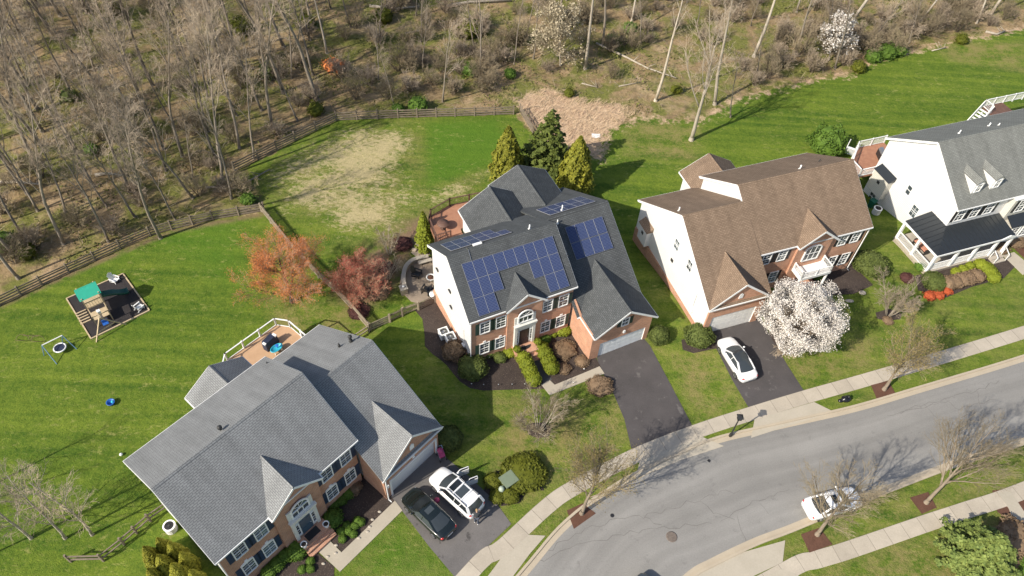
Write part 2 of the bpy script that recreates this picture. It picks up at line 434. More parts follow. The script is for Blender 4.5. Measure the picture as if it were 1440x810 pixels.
def m_ground():
    t = NT('lawn_and_leaf_litter'); v = t.coord()
    a1 = t.new('ShaderNodeVertexColor', layer_name='zones'); s1 = t.new('ShaderNodeSeparateColor'); t.link(a1.outputs['Color'], s1.inputs[0])
    a2 = t.new('ShaderNodeVertexColor', layer_name='zones_b'); s2 = t.new('ShaderNodeSeparateColor'); t.link(a2.outputs['Color'], s2.inputs[0])
    wood, dead, straw = s1.outputs; dry, dirt, lush = s2.outputs
    # lawn
    big = t.noise(v, .10, 4); mid = t.noise(v, .9, 5, .65); fine = t.noise(v, 7., 5, .7)
    st = t.noise(t.mapping(v, (.05, 1.0, 1), (0, 0, -R(31))), 1., 2, .5)
    st2 = t.noise(t.mapping(v, (.7, 1.5, 1), (0, 0, -R(31))), 1.7, 6, .8, .4)
    fine2 = t.noise(v, 3.2, 3, .6)
    f = t.math('ADD', t.math('ADD', t.math('MULTIPLY', big, .35), t.math('MULTIPLY', mid, .4)), t.math('ADD', t.math('MULTIPLY', fine, .75), t.math('MULTIPLY', st, .78)))
    f = t.math('ADD', f, t.math('MULTIPLY', fine2, .55))
    f = t.ramp(f, 1.14, 1.68)
    grass = t.mix(f, (.048, .102, .012), (.170, .224, .028))
    grass = t.mix(t.math('MULTIPLY', lush, .75), grass, t.mix(fine, (.05, .125, .012), (.11, .215, .02)))
    # yellow flecks
    fl = t.math('MULTIPLY', t.ramp(st2, .54, .64), t.ramp(t.noise(v, .3, 3), .40, .60))
    grass = t.mix(t.math('MULTIPLY', fl, .7), grass, (.32, .31, .10))
    # dry lawn
    dn = t.math('MULTIPLY', dry, t.ramp(t.math('ADD', t.math('MULTIPLY', t.noise(v, .45, 5, .65), .7), t.math('MULTIPLY', t.noise(v, 3.5, 4, .7), .45)), .48, .70))
    grass = t.mix(dn, grass, t.mix(fine, (.20, .18, .06), (.32, .25, .11)))
    # dead tan patches
    pn = t.math('ADD', t.noise(t.mapping(v, (1, 1.6, 1), (0, 0, R(20))), 1.5, 7, .80, .6), t.math('MULTIPLY', t.math('SUBTRACT', t.noise(v, .2, 4, .6), .5), .55))
    pm = t.ramp(t.math('ADD', pn, t.math('MULTIPLY', t.math('SUBTRACT', dead, 1.), .4)), .39, .54)
    tan = t.mix(fine, (.34, .275, .135), (.60, .50, .29))
    grass = t.mix(t.math('MULTIPLY', t.math('MULTIPLY', pm, t.ramp(dead, .02, .3)), .9), grass, tan)
    grass = t.mix(t.math('MULTIPLY', dirt, t.ramp(mid, .3, .5)), grass, t.mix(fine, (.17, .11, .07), (.28, .19, .12)))
    # leaf litter floor of the wood
    wn = t.noise(v, .28, 5, .62, .4); wf = t.noise(v, 3.2, 7, .82)
    w = t.mix(t.ramp(wf, .28, .72), (.13, .088, .046), (.46, .335, .185))
    w = t.mix(t.ramp(wn, .42, .56), w, t.mix(t.ramp(wf, .3, .7), (.07, .088, .022), (.26, .25, .07)))
    w = t.mix(t.math('MULTIPLY', t.ramp(t.noise(v, .19, 4, .6, .3), .55, .66), .8), w, t.mix(t.ramp(wf, .3, .7), (.28, .19, .11), (.56, .42, .26)))
    w = t.mix(t.ramp(t.noise(t.mapping(v, (1, 1, 1)), .8, 5, .7), .54, .68, 0, .7), w, (.075, .062, .034))
    edge = t.math('ADD', wood, t.math('MULTIPLY', t.math('SUBTRACT', t.noise(v, .8, 4), .5), .9))
    c = t.mix(t.ramp(edge, .42, .58), grass, w)
    # straw
    sf = t.noise(v, 2.4, 7, .8, .8)
    sc = t.mix(t.ramp(sf, .3, .7), (.36, .24, .14), (.74, .56, .38))
    sc = t.mix(t.ramp(t.noise(v, .55, 5, .7), .42, .62), sc, t.mix(t.ramp(sf, .3, .7), (.30, .19, .115), (.60, .42, .29)))
    se = t.math('ADD', straw, t.math('MULTIPLY', t.math('SUBTRACT', t.noise(v, .9, 6, .72), .5), 2.2))
    c = t.mix(t.math('MULTIPLY', t.ramp(se, .42, .7), t.ramp(straw, .02, .15)), c, sc)
    t.color(c); t.rough(.95); t.b.inputs['Specular IOR Level'].default_value = .12
    h = t.math('ADD', t.math('MULTIPLY', t.noise(v, 9, 4, .75), .5), t.math('MULTIPLY', t.noise(v, 1.3, 4), .6))
    t.bump(h, 1., .2)
    return t.m
M['ground'] = m_ground()

# ------------------------------------------------------------------ ground sheet
def PX(pts, off=0.): return [G(x, y, off) for x, y in pts]
def XY(pts): return np.array([(p.x, p.y) for p in pts])

wood_edge = XY(PX([(-330, 585), (0, 428), (130, 370), (245, 322), (368, 300), (352, 262), (345, 236), (475, 168), (600, 162), (725, 162), (742, 182), (775, 205), (862, 180), (905, 163), (980, 172), (1042, 138), (1120, 118), (1192, 105), (1212, 90), (1300, 68), (1440, 40), (1750, -30)]))
WOOD = np.vstack([wood_edge, [(260, 240), (260, 420), (-420, 420), (-420, 60)]])
straw_p = XY(PX([(725, 138), (742, 180), (790, 210), (845, 224), (862, 186), (893, 160), (872, 146), (820, 140), (770, 124)]))
dead_p = XY(PX([(352, 246), (478, 176), (596, 168), (600, 215), (592, 262), (640, 255), (692, 232), (690, 262), (640, 288), (596, 292), (560, 330), (500, 345), (440, 318), (400, 300)]))
green_p = XY(PX([(602, 172), (700, 168), (712, 200), (690, 232), (640, 250), (600, 262)]))
dirt_p = XY(PX([(600, 296), (612, 310), (590, 345), (560, 400), (505, 440), (470, 410), (520, 350), (560, 322)]))
dry_polys = [XY(PX(p)) for p in ([(1100, 812), (1440, 705), (1600, 660), (1600, 900), (1100, 900)], [(690, 560), (880, 560), (885, 625), (760, 700), (700, 720), (690, 640)], [(930, 490), (1000, 480), (1050, 575), (980, 595)],
    [(1080, 500), (1240, 470), (1240, 515), (1135, 545)], [(735, 750), (900, 650), (895, 675), (770, 756)], [(1100, 760), (1440, 640), (1440, 680), (1100, 792)], [(380, 420), (520, 430), (520, 470), (430, 490), (390, 470)], [(880, 160), (985, 180), (980, 230), (880, 215)], [(1300, 60), (1440, 60), (1440, 100), (1340, 85)])]
lush_polys = [XY(PX(p)) for p in ([(470, 810), (560, 720), (640, 815), (560, 840)], [(140, 270), (345, 310), (330, 400), (220, 350), (60, 400)])]
def mask(px, py, poly, soft):
    d, _ = seg_dist(px, py, poly, True); i = inside(px, py, poly)
    return sm(-soft, soft, np.where(i, d, -d))

def lines(a, b, fine0, fine1, st):
    f = list(np.arange(fine0, fine1 + 1e-6, st)); o = []
    s = st; x = fine0
    while x > a: s = min(s * 1.35, 40); x -= s; o.append(x)
    o = o[::-1] + f; s = st; x = fine1
    while x < b: s = min(s * 1.35, 40); x += s; o.append(x)
    return np.array(o)

gx = lines(-900, 900, -78, 84, .5); gy = lines(-700, 1100, 8, 118, .5)
GX, GY = np.meshgrid(gx, gy); fx = GX.ravel(); fy = GY.ravel()
fz = ground_z(fx, fy)
nx, ny = len(gx), len(gy)
me = bpy.data.meshes.new('ground')
idx = np.arange(nx * ny).reshape(ny, nx)
q = np.stack([idx[:-1, :-1], idx[:-1, 1:], idx[1:, 1:], idx[1:, :-1]], -1).reshape(-1, 4)
me.vertices.add(nx * ny); me.vertices.foreach_set('co', np.stack([fx, fy, fz], -1).astype(np.float32).ravel())
me.loops.add(q.size); me.loops.foreach_set('vertex_index', q.ravel().astype(np.int32))
me.polygons.add(len(q)); me.polygons.foreach_set('loop_start', np.arange(0, q.size, 4, dtype=np.int32)); me.polygons.foreach_set('loop_total', np.full(len(q), 4, np.int32))
me.update(calc_edges=True)
wood = mask(fx, fy, WOOD, 1.2); straw = mask(fx, fy, straw_p, 2.6)
dw, _ = seg_dist(fx, fy, wood_edge[12:]); straw = np.maximum(straw, (1 - sm(.2, 2.2, dw)) * .5)
dw, _ = seg_dist(fx, fy, wood_edge[:6]); fence_dirt = (1 - sm(.2, .8, dw)) * .8
dead = mask(fx, fy, dead_p, 5.) * (1 - .9 * mask(fx, fy, green_p, 1.2)); dirt = np.maximum(mask(fx, fy, dirt_p, 1.5), fence_dirt)
dfr, sfr = seg_dist(fx, fy, FRONT); dry = .30 * (1 - sm(2, 9, np.where(sfr > 0, dfr, -dfr)))
for p in dry_polys: dry = np.maximum(dry, mask(fx, fy, p, 1.5) * .95)
dry = dry * (1 - mask(fx, fy, green_p, 1.))
dry = np.maximum(dry, mask(fx, fy, dead_p, 4.) * .62 * (1 - mask(fx, fy, green_p, 1.)))
lush = mask(fx, fy, green_p, 1.)
for p in lush_polys: lush = np.maximum(lush, mask(fx, fy, p, 2.5) * .8)
for nm, ch in (('zones', (wood, dead, straw)), ('zones_b', (dry, dirt, lush))):
    ca = me.color_attributes.new(nm, 'FLOAT_COLOR', 'POINT')
    ca.data.foreach_set('color', np.stack([*ch, np.ones_like(fx)], -1).astype(np.float32).ravel())
me.materials.append(M['ground']); me.polygons.foreach_set('use_smooth', [True] * len(me.polygons))
tag(link('ground', me), kind='structure')

def sheet(name, pts, mat, off, kind='structure', side=.0, parent=None, edge=1.0):
    """a ground-following sheet with a small skirt; pts are world points"""
    bm = bmesh.new(); vs = [bm.verts.new((p[0], p[1], 0)) for p in pts]; f = bm.faces.new(vs)
    if f.normal.z < 0: f.normal_flip()
    f.normal_update()
    if f.normal.z < 0: f.normal_flip()
    bmesh.ops.triangulate(bm, faces=bm.faces[:])
    for _ in range(9):
        es = [e for e in bm.edges if e.calc_length() > edge]
        if not es: break
        bmesh.ops.subdivide_edges(bm, edges=es, cuts=1)
        bmesh.ops.triangulate(bm, faces=[f for f in bm.faces if len(f.verts) > 3])
    if side:
        be = [e for e in bm.edges if e.is_boundary]
        r = bmesh.ops.extrude_edge_only(bm, edges=be)
        low = [g for g in r['geom'] if isinstance(g, bmesh.types.BMVert)]
    else: low = []
    lows = set(low); co = np.array([v.co[:2] for v in bm.verts]); zz = ground_z(co[:, 0], co[:, 1])
    for v, z in zip(bm.verts, zz): v.co.z = z + (off - side if v in lows else off)
    bmesh.ops.recalc_face_normals(bm, faces=bm.faces[:])
    if sum(f.normal.z * f.calc_area() for f in bm.faces) < 0: bmesh.ops.reverse_faces(bm, faces=bm.faces[:])
    m = bpy.data.meshes.new(name); bm.to_mesh(m); bm.free(); m.materials.append(mat)
    o = link(name, m, parent)
    if kind: tag(o, kind=kind)
    return o

def catmull(P, n=6):
    P = [Vector(p) for p in P]; out = []
    for i in range(len(P) - 1):
        a = P[max(i - 1, 0)]; b = P[i]; c = P[i + 1]; d = P[min(i + 2, len(P) - 1)]
        for k in range(n):
            t = k / n
            out.append(.5 * ((2 * b) + (c - a) * t + (2 * a - 5 * b + 4 * c - d) * t * t + (3 * b - a - 3 * c + d) * t ** 3))
    out.append(P[-1]); return out

def offset_line(L, d):
    out = []
    for i, p in enumerate(L):
        t = (L[min(i + 1, len(L) - 1)] - L[max(i - 1, 0)]); t = Vector((t.x, t.y)).normalized()
        out.append(Vector((p.x - t.y * d, p.y + t.x * d)))
    return out

def strip(name, A, B, mat, off, side=0., kind='structure'):
    """ground-following ribbon between two lines of equal count; UV x runs along it in metres"""
    mb = MB(); L = 0; n = len(A)
    P = [(Vector((p[0], p[1])), Vector((q[0], q[1]))) for p, q in zip(A, B)]
    for i in range(n - 1):
        a, b = P[i]; c, d = P[i + 1]; dl = ((c + d) / 2 - (a + b) / 2).length
        k = max(1, int((a - b).length / 1.2))
        for j in range(k):
            t0, t1 = j / k, (j + 1) / k
            pts = [a.lerp(b, t0), c.lerp(d, t0), c.lerp(d, t1), a.lerp(b, t1)]
            bb = len(mb.v); mb.v += [(p.x, p.y, gz(p.x, p.y) + off) for p in pts]
            mb.f.append([bb + 3, bb + 2, bb + 1, bb]); w = (a - b).length
            mb.uv += [(L, t1 * w), (L + dl, t1 * w), (L + dl, t0 * w), (L, t0 * w)]
        if side:
            for s_, (p, q) in ((1, (a, c)), (-1, (b, d))):
                bb = len(mb.v); zp, zq = gz(p.x, p.y) + off, gz(q.x, q.y) + off
                mb.v += [(p.x, p.y, zp), (q.x, q.y, zq), (q.x, q.y, zq - side), (p.x, p.y, zp - side)]
                mb.f.append([bb, bb + 1, bb + 2, bb + 3] if s_ > 0 else [bb + 3, bb + 2, bb + 1, bb]); mb.uv += [(L, 0), (L + dl, 0), (L + dl, .1), (L, .1)]
        L += dl
    o = mb.build(name, mat); return tag(o, kind=kind) if kind else o

# street: the two asphalt edges
top_e = [Vector(p) for p in [(-40, -58), (-24, -27), (-14, -6), (-6, 8.8), (2.2, 19.3), (5.7, 23.7), (10.2, 27.35), (14.9, 29.95), (18.1, 31.6), (23.8, 33.4), (30.3, 35.45), (36.6, 37.85), (47.8, 42.2), (62, 48.2), (90, 61), (150, 90)]]
bot_e = [Vector(p) for p in [(-32, -62), (-16, -31), (-6, -10), (2, 3.5), (9.0, 15.6), (13.9, 20.36), (16.18, 21.82), (19.66, 23.6), (22.6, 24.85), (28.2, 27.4), (36.75, 31.1), (44.06, 33.9), (52, 37.2), (66, 43.2), (93, 55.4), (153, 84)]]
TOP = catmull(top_e, 6); BOT = catmull(bot_e, 6)
def m_road():
    t = NT('worn_road'); v = t.coord(); uv = t.coord('UV')
    f = t.math('ADD', t.math('MULTIPLY', t.ramp(t.noise(v, .22, 5), .3, .7), .35), t.math('MULTIPLY', t.ramp(t.noise(v, 10, 6, .8), .3, .7), .65))
    c = t.mix(f, (.185, .178, .166), (.30, .288, .268))
    lane = t.ramp(t.noise(t.mapping(uv, (.02, .75, 1)), 1., 3, .5), .35, .65, .86, 1.09)
    stain = t.ramp(t.noise(v, .9, 5, .7), .60, .74, 1., .74)
    c = t.mix(1., t.mix(1., c, lane, 'MULTIPLY'), stain, 'MULTIPLY')
    t.color(c); t.rough(.95); t.b.inputs['Specular IOR Level'].default_value = .25; t.bump(t.noise(v, 24, 3), .3, .02); return t.m
M['road'] = m_road()
strip('road', TOP, BOT, M['road'], .012)
strip('kerb', offset_line(TOP, .62), offset_line(TOP, 0), M['kerb'], .02)
strip('kerb', offset_line(TOP, .62), offset_line(TOP, .42), M['kerb'], .12, .12)
strip('kerb', offset_line(BOT, 0), offset_line(BOT, -.62), M['kerb'], .02)
strip('kerb', offset_line(BOT, -.42), offset_line(BOT, -.62), M['kerb'], .12, .12)
si = [Vector(p) for p in [(-30, -26), (-13, 4.6), (-2.55, 19.57), (.15, 22.13), (3.28, 25.45), (5.5, 27.28), (10.77, 30.6), (16.02, 33.18), (21.49, 35.46), (26.17, 37.33), (33.83, 40.25), (49.04, 46.31), (70, 55), (130, 82)]]
SI = catmull(si, 6); SO = offset_line(SI, -1.28)
SIDE1 = strip('sidewalk', SI, SO, M['walk'], .035, .05)
bi = [G(*p) for p in [(1100, 790.6), (1144, 775), (1187, 762), (1297, 724.5), (1349, 707.6), (1440, 676.5)]]
bi = [Vector((6.5, 8.)), Vector((12.5, 16.2))] + [Vector((p.x, p.y)) for p in bi] + [Vector((60, 37.5)), Vector((95, 53))]
BI = catmull(bi, 6); BO = offset_line(BI, -1.3)
strip('sidewalk', BI, BO, M['walk'], .035, .05)
def ground_px(name, pts, mat, off, side=.0, kind='structure'): return sheet(name, PX(pts), mat, off, kind, side)
# driveways and aprons
ground_px('driveway', [(541, 692), (608, 630), (630, 646), (662, 672), (697, 706), (719, 737), (640, 812), (603, 768), (565, 718)], M['drive'], .022)
ground_px('driveway', [(838, 500), (905, 476), (914, 486), (940, 535), (973, 598), (888, 632), (878, 590), (862, 552), (846, 522)], M['drive_dark'], .022)
ground_px('driveway', [(1000, 462), (1066, 440), (1082, 470), (1108, 515), (1130, 549), (1053, 574), (1030, 535), (1006, 488)], M['drive_dark'], .022)
def apron(pl):
    ground_px('driveway_apron', pl, M['apron'], .03)
apron([(730, 751.5), (767, 753.5), (745, 779), (716, 818), (660, 880), (640, 870), (690, 805)])
apron([(900, 646), (985, 613.5), (1018, 627.5), (955, 648), (894, 672)])
apron([(1061, 590), (1144.5, 565.5), (1174, 580), (1112, 598), (1056, 616)])
apron([(1104, 760), (1100.5, 791), (1060, 810), (1020, 840), (930, 850), (980, 806), (1040, 778)])
ground_px('driveway', [(1100, 800), (1123, 809), (1100, 850), (1000, 880), (960, 860)], M['apron'], .04)
# road cracks: thin tar-dark ribbons
def crack(pts, w=.032):
    L = [G(*p) for p in pts]; rr = random.Random(int(pts[0][0]))
    Q = []
    for a, b in zip(L[:-1], L[1:]):
        n = max(2, int((b - a).length / .45))
        for k in range(n):
            p = a.lerp(b, k / n); Q.append(Vector((p.x + rr.uniform(-.2, .2), p.y + rr.uniform(-.2, .2))))
    Q.append(Vector((L[-1].x, L[-1].y)))
    for i in range(len(Q) - 1):
        d = (Q[i + 1] - Q[i]); 
        if d.length < .01: continue
        d.normalize(); nrm = Vector((-d.y, d.x)) * w * rr.uniform(.3, .75); b = len(CR.v)
        for p in (Q[i] - nrm, Q[i + 1] + d * .02 - nrm, Q[i + 1] + d * .02 + nrm, Q[i] + nrm): CR.v.append((p.x, p.y, gz(p.x, p.y) + .0165))
        CR.f.append([b, b + 1, b + 2, b + 3]); CR.uv += [(0, 0)] * 4
CR = MB()
for c in ([(735, 800), (800, 757), (850, 735), (905, 726), (960, 710), (1015, 692), (1040, 690)], [(1015, 732), (1030, 722), (1045, 713), (1070, 704), (1110, 688)], [(1030, 730), (1000, 722), (985, 705)], [(1035, 728), (1045, 745), (1050, 765)], [(1065, 705), (1080, 722)],
          [(1268, 580), (1300, 568), (1330, 560), (1370, 550), (1405, 535)], [(1330, 560), (1345, 577), (1400, 562)], [(1250, 585), (1290, 575), (1335, 563)], [(1300, 568), (1320, 590), (1410, 575)], [(905, 726), (930, 738)], [(760, 790), (800, 770), (870, 752), (940, 742), (1000, 736)], [(1375, 548), (1380, 575)], [(1310, 590), (1345, 605), (1400, 600)]):
    crack(c)
tag(CR.build('road_crack', M['crack']), kind='structure')

# ------------------------------------------------------------------ mulch beds, pits, paths
def house_frame(x, y, a):
    c, s = math.cos(a), math.sin(a)
    return lambda u, v: Vector((x + u * c - v * s, y + u * s + v * c))
H1 = (-17.957, 16.877, .901); H2 = (-3.344, 37.799, .48517); H3 = (22.017, 47.585, .38261); H4 = (42.757, 55.334, .37474)
f1, f2, f3, f4 = (house_frame(*h) for h in (H1, H2, H3, H4))
def bed(pts, mat='mulch', off=.03, name='mulch_bed'): sheet(name, pts, M[mat], off, edge=.8)
bed([f1(*p) for p in [(-1.2, .4), (12.2, .4), (12.4, -2.3), (12.3, -3.0), (7.0, -3.05), (7.0, -1.0), (5.7, -1.0), (5.9, -3.4), (5.2, -4.2), (3., -4.5), (0, -4.3), (-1.3, -2.5)]])
walk1 = [f1(*p) for p in [(5.85, -1.3), (6.95, -1.3), (6.95, -3.0), (12.35, -2.95), (12.2, -3.95), (5.95, -4.0)]]
sheet('front_walk', walk1, M['apron'], .05, side=.04)
bed2 = [(583, 436), (594, 449), (597, 470), (597.5, 487), (608, 498), (618, 505), (627.5, 513), (636, 524), (646, 536), (661, 546), (680, 549.5), (721, 548), (764, 547), (772, 548), (845, 516), (836, 500), (806, 420), (664, 480), (612, 410)]
ground_px('mulch_bed', bed2, M['mulch'], .03)
ground_px('front_walk', [(761, 541), (773, 535), (780, 541.5), (843, 515.5), (850, 525.5), (773, 556)], M['apron'], .055, .05)
ground_px('dark_walk', [(743, 496), (752, 494), (776, 534), (765, 540)], M['darkgrey'], .05, .04)  # walk between the hedges, coloured a darker grey than the other front walks
ground_px('mulch_bed', [(826, 536), (840, 530), (856, 533), (862, 545), (855, 556), (838, 558), (828, 549)], M['mulch'], .032)
bed([f3(*p) for p in [(5., .4), (13.2, .4), (13.6, -2.6), (11., -3.0), (8, -2.3), (5., -2.3)]])
ground_px('mulch_bed', [(1068, 430), (1120, 420), (1175, 425), (1180, 470), (1140, 492), (1098, 500), (1082, 470)], M['mulch'], .028)
ground_px('mulch_bed', [(958, 478), (1004, 470), (1008, 490), (975, 497), (960, 492)], M['mulch'], .03)
bed([f4(*p) for p in [(-3.6, -2.3), (6.8, -2.3), (7.4, -4.2), (5, -5.2), (1, -5.2), (-2.5, -5.6), (-4.6, -4)]])
bed([f4(*p) for p in [(9, .2), (20, .2), (20, -3.2), (9, -3.6)]], 'mulch_red')
sheet('front_walk', [f4(*p) for p in [(7.1, -2.6), (8.6, -2.6), (8.8, -4.0), (22, -4.0), (22, -5.5), (7.2, -5.4)]], M['apron'], .05, side=.04)
for pit in ([(1224.5, 542), (1249, 535.5), (1259.5, 554.5), (1233, 562)], [(1126, 751.5), (1152, 742.5), (1170.5, 766), (1138, 777.5)], [(1279, 700), (1305, 692), (1317, 714), (1296, 723)]):
    ground_px('tree_pit', pit, M['mulch_red'], .04)
ground_px('tree_pit', [(797, 718), (819, 708), (838, 722), (807, 744)], M['mulch_red'], .03)
ground_px('mulch_ring', [(739, 600), (748, 595), (766, 594), (776, 602), (772, 613), (756, 617), (743, 611)], M['mulch'], .03)
ground_px('mulch_ring', [(1231, 440), (1250, 434), (1268, 441), (1266, 449), (1246, 452), (1233, 448)], M['mulch'], .03)
ground_px('mulch_ring', [(680, 690), (692, 664), (720, 658), (760, 672), (765, 690), (742, 690), (730, 708), (705, 712)], M['mulch'], .028)
ground_px('mulch_bed', [(1395, 690), (1440, 684), (1500, 700), (1480, 830), (1400, 830), (1412, 765), (1424, 735), (1402, 720)], M['mulch_red'], .03)
ground_px('front_walk', [(1402, 694), (1420, 690), (1440, 720), (1452, 760), (1430, 745), (1418, 715)], M['apron'], .05, .03)
ground_px('patio', [(562, 400), (564, 386), (570, 373), (585, 364), (603, 360), (611, 366), (614, 404), (606, 418), (588, 427), (578, 424), (566, 412)], M['paver'], .04, .04)
ground_px('rock_bed', [(578, 356), (590, 336), (602, 340), (606, 358), (590, 364)], M['pebble'], .03)

# ------------------------------------------------------------------ houses
def gable_roof(root, u0, u1, v0, v1, ze, zr, mat, vr=None, th=.17, name='roof', fascia=True, zb=None, rear_gutter=True, right_rear=True, left=True, right=True):
    """ridge along u; eaves at v0 (front, ze) and v1 (back, zb)"""
    vr = (v0 + v1) / 2 if vr is None else vr; zb = ze if zb is None else zb
    m = MB()
    m.prism([(u0, v0, ze), (u1, v0, ze), (u1, vr, zr), (u0, vr, zr)], (0, 0, -th))
    m.prism([(u0, vr, zr), (u1, vr, zr), (u1, v1, zb), (u0, v1, zb)], (0, 0, -th))
    o = m.build(name, mat, root)
    c = MB(); s1 = (zr - ze) / (vr - v0); s2 = (zr - zb) / (v1 - vr)
    c.prism([(u0, vr - .16, zr - .16 * s1 + .03), (u0, vr, zr + .035), (u0, vr + .16, zr - .16 * s2 + .03)], (u1 - u0, 0, 0))
    c.build('ridge_cap', mat, o)
    if fascia:
        for u in (u0 - .012, u1 + .012):
            if (u < u0 and not left) or (u > u1 and not right): continue
            t = MB(); t.bar((u, v0, ze - .15), (u, vr, zr - .15), .024, .22); (u < u0 or right_rear) and t.bar((u, vr, zr - .15), (u, v1, zb - .15), .024, .22)
            t.build('rake_board', M['white'], root)
        for v, z, k in ((v0, ze, -1), (v1, zb, 1)):
            if k > 0 and not rear_gutter: continue
            g = MB(); g.box(u0 - .02, u1 + .02, v + k * .085 if k < 0 else v, v if k < 0 else v + .085, z - .2, z - .075)
            g.build('gutter', M['gutter'], root)
    return o

def cross_gable(root, uc, hw, vf, ze, zr, vbr, vbe, mat, name='gable_roof', th=.14, back=False):
    """gable roof with ridge along v running from its face vf back into a bigger roof"""
    m = MB(); lift = .03
    for s in (-1, 1):
        m.prism([(uc + s * hw, vf, ze + lift), (uc, vf, zr + lift), (uc, vbr, zr + lift), (uc + s * hw, vbe, ze + lift)][::s], (0, 0, -th))
    o = m.build(name, mat, root)
    sl = (zr - ze) / hw
    k = MB(); k.prism([(uc - .14, vf, zr - .14 * sl + .055), (uc, vf, zr + .065), (uc + .14, vf, zr - .14 * sl + .055)], (0, vbr - vf, 0)); k.build('ridge_cap', mat, o)
    d = -.014 if not back else .014
    t = MB()
    for s in (-1, 1):
        t.bar((uc + s * (hw + .02), vf + d, ze - .1), (uc, vf + d, zr - .1), .028, .2, up=(0, 0, 1))
    t.build('rake_board', M['white'], root)
    for s in (-1, 1):
        if abs(vbe - vf) > .5: t = MB(); t.box(*sorted((uc + s * hw, uc + s * (hw + .08))), *sorted((vf, vbe)), ze - .16, ze - .05); t.build('gutter', M['gutter'], root)
    return o

def window(root, o, ax, nrm, w, h, nx_=2, nz=3, shutter=None, arch=False, sh_w=.42, name='window', head=True, glass=None):
    """framed window on a wall; o = centre of the wall opening; ax = direction along the wall; nrm = outward"""
    o = Vector(o); ax = Vector(ax); nrm = Vector(nrm); up = Vector((0, 0, 1))
    P = lambda a, b, c=0: o + ax * a + up * b + nrm * c
    def slab(m, a0, a1, b0, b1, c0, c1):
        m.prism([P(a0, b0, c0), P(a1, b0, c0), P(a1, b1, c0), P(a0, b1, c0)], nrm * (c1 - c0))
    f = MB(); fw = .085
    slab(f, -w / 2 - fw, -w / 2, -h / 2 - fw, h / 2 + fw, -.02, .075); slab(f, w / 2, w / 2 + fw, -h / 2 - fw, h / 2 + fw, -.02, .075)
    slab(f, -w / 2, w / 2, -h / 2 - fw, -h / 2, -.02, .09)
    slab(f, -w / 2, w / 2, h / 2, h / 2 + fw, -.02, .075)
    slab(f, -w / 2, w / 2, -.028, .028, -.02, .06)
    for i in range(1, nx_): slab(f, -w / 2 + w * i / nx_ - .012, -w / 2 + w * i / nx_ + .012, -h / 2, h / 2, -.02, .035)
    for i in range(1, nz): 
        b = -h / 2 + h * i / nz
        if abs(b) > .06: slab(f, -w / 2, w / 2, b - .012, b + .012, -.02, .034)
    if arch:
        pts = [P(-w / 2 - fw, h / 2 + fw, .0)] + [P((w / 2 + fw) * math.cos(t), h / 2 + fw + .2 * math.sin(t), .0) for t in np.linspace(PI, 0, 9)[1:-1]] + [P(w / 2 + fw, h / 2 + fw, .0)]
        f.prism(pts, nrm * .07)
    fo = f.build(name, M['white'], root)
    p = MB(); slab(p, -w / 2, w / 2, -h / 2, h / 2, -.06, .012); p.build('pane', glass or M['glass'], fo)
    if head and shutter is not None:
        k = MB(); slab(k, -.12, .12, h / 2 + fw + (.2 if arch else .01), h / 2 + fw + (.38 if arch else .24), .0, .06); k.build('keystone', M['white'], root)
    if shutter is not None:
        for s in (-1, 1):
            m = MB(); a = s * (w / 2 + fw + .02 + sh_w / 2)
            slab(m, a - sh_w / 2, a + sh_w / 2, -h / 2 - .04, h / 2 + .04, .0, .05)
            for i in range(10):
                b = -h / 2 + h * (i + .5) / 10
                slab(m, a - sh_w / 2 + .05, a + sh_w / 2 - .05, b - .03, b + .03, .05, .062)
            m.build('shutter', shutter, root)
    return fo

def block(root, u0, u1, v0, v1, ze, zr, mat, vr=None, base=-2.6, name='siding_wall'):
    vr = (v0 + v1) / 2 if vr is None else vr
    m = MB(); m.prism([(u0, v0, base), (u0, v0, ze), (u0, vr, zr), (u0, v1, ze), (u0, v1, base)], (u1 - u0, 0, 0))
    return m.build(name, mat, root)

def pipe(root, u, v, z, r=.06, h=.45, mat='pipe', cap=False):
    m = MB(); m.tube([(u, v, z - .2), (u, v, z + h)], r, 8)
    m.tube([(u, v, z - .15), (u, v, z + .03)], r * 2.2, 8)
    if cap: m.lathe([(r * 2.4, h - .12), (r * 2.4, h), (r * 1.2, h + .1)], 10, (u, v, z))
    m.build('vent_pipe', M[mat], root, True)

def garage_door(root, u0, u1, v, z0, z1, mat, panels=4):
    m = MB(); n = panels; dz = (z1 - z0) / n
    for i in range(n): m.box(u0, u1, v, v + .05, z0 + i * dz + .003, z0 + (i + 1) * dz - .003)
    k = 8; du = (u1 - u0) / k
    for i in range(n):
        for j in range(k): m.box(u0 + j * du + .08, u0 + (j + 1) * du - .08, v - .006, v, z0 + i * dz + .1, z0 + (i + 1) * dz - .1)
    m.build('garage_door', mat, root)
    f = MB(); f.box(u0 - .14, u0, v - .06, v + .04, z0, z1 + .14); f.box(u1, u1 + .14, v - .06, v + .04, z0, z1 + .14); f.box(u0, u1, v - .06, v + .04, z1, z1 + .14)
    f.build('garage_frame', M['white'], root)

def front_brick(root, polys, v, th, mat, name='brick_wall'):
    """brick slabs standing proud of a front wall: list of outlines (u, z)"""
    m = MB()
    for pl in polys: m.prism([(u, v, z) for u, z in pl], (0, th, 0))
    return m.build(name, mat, root)

def downspout(root, u, v, z0, z1):
    m = MB(); m.bar((u, v, z0), (u, v, z1), .08, .07); m.bar((u, v, z0 + .04), (u, v - .3, z0), .08, .06); m.build('downspout', M['gutter'], root)

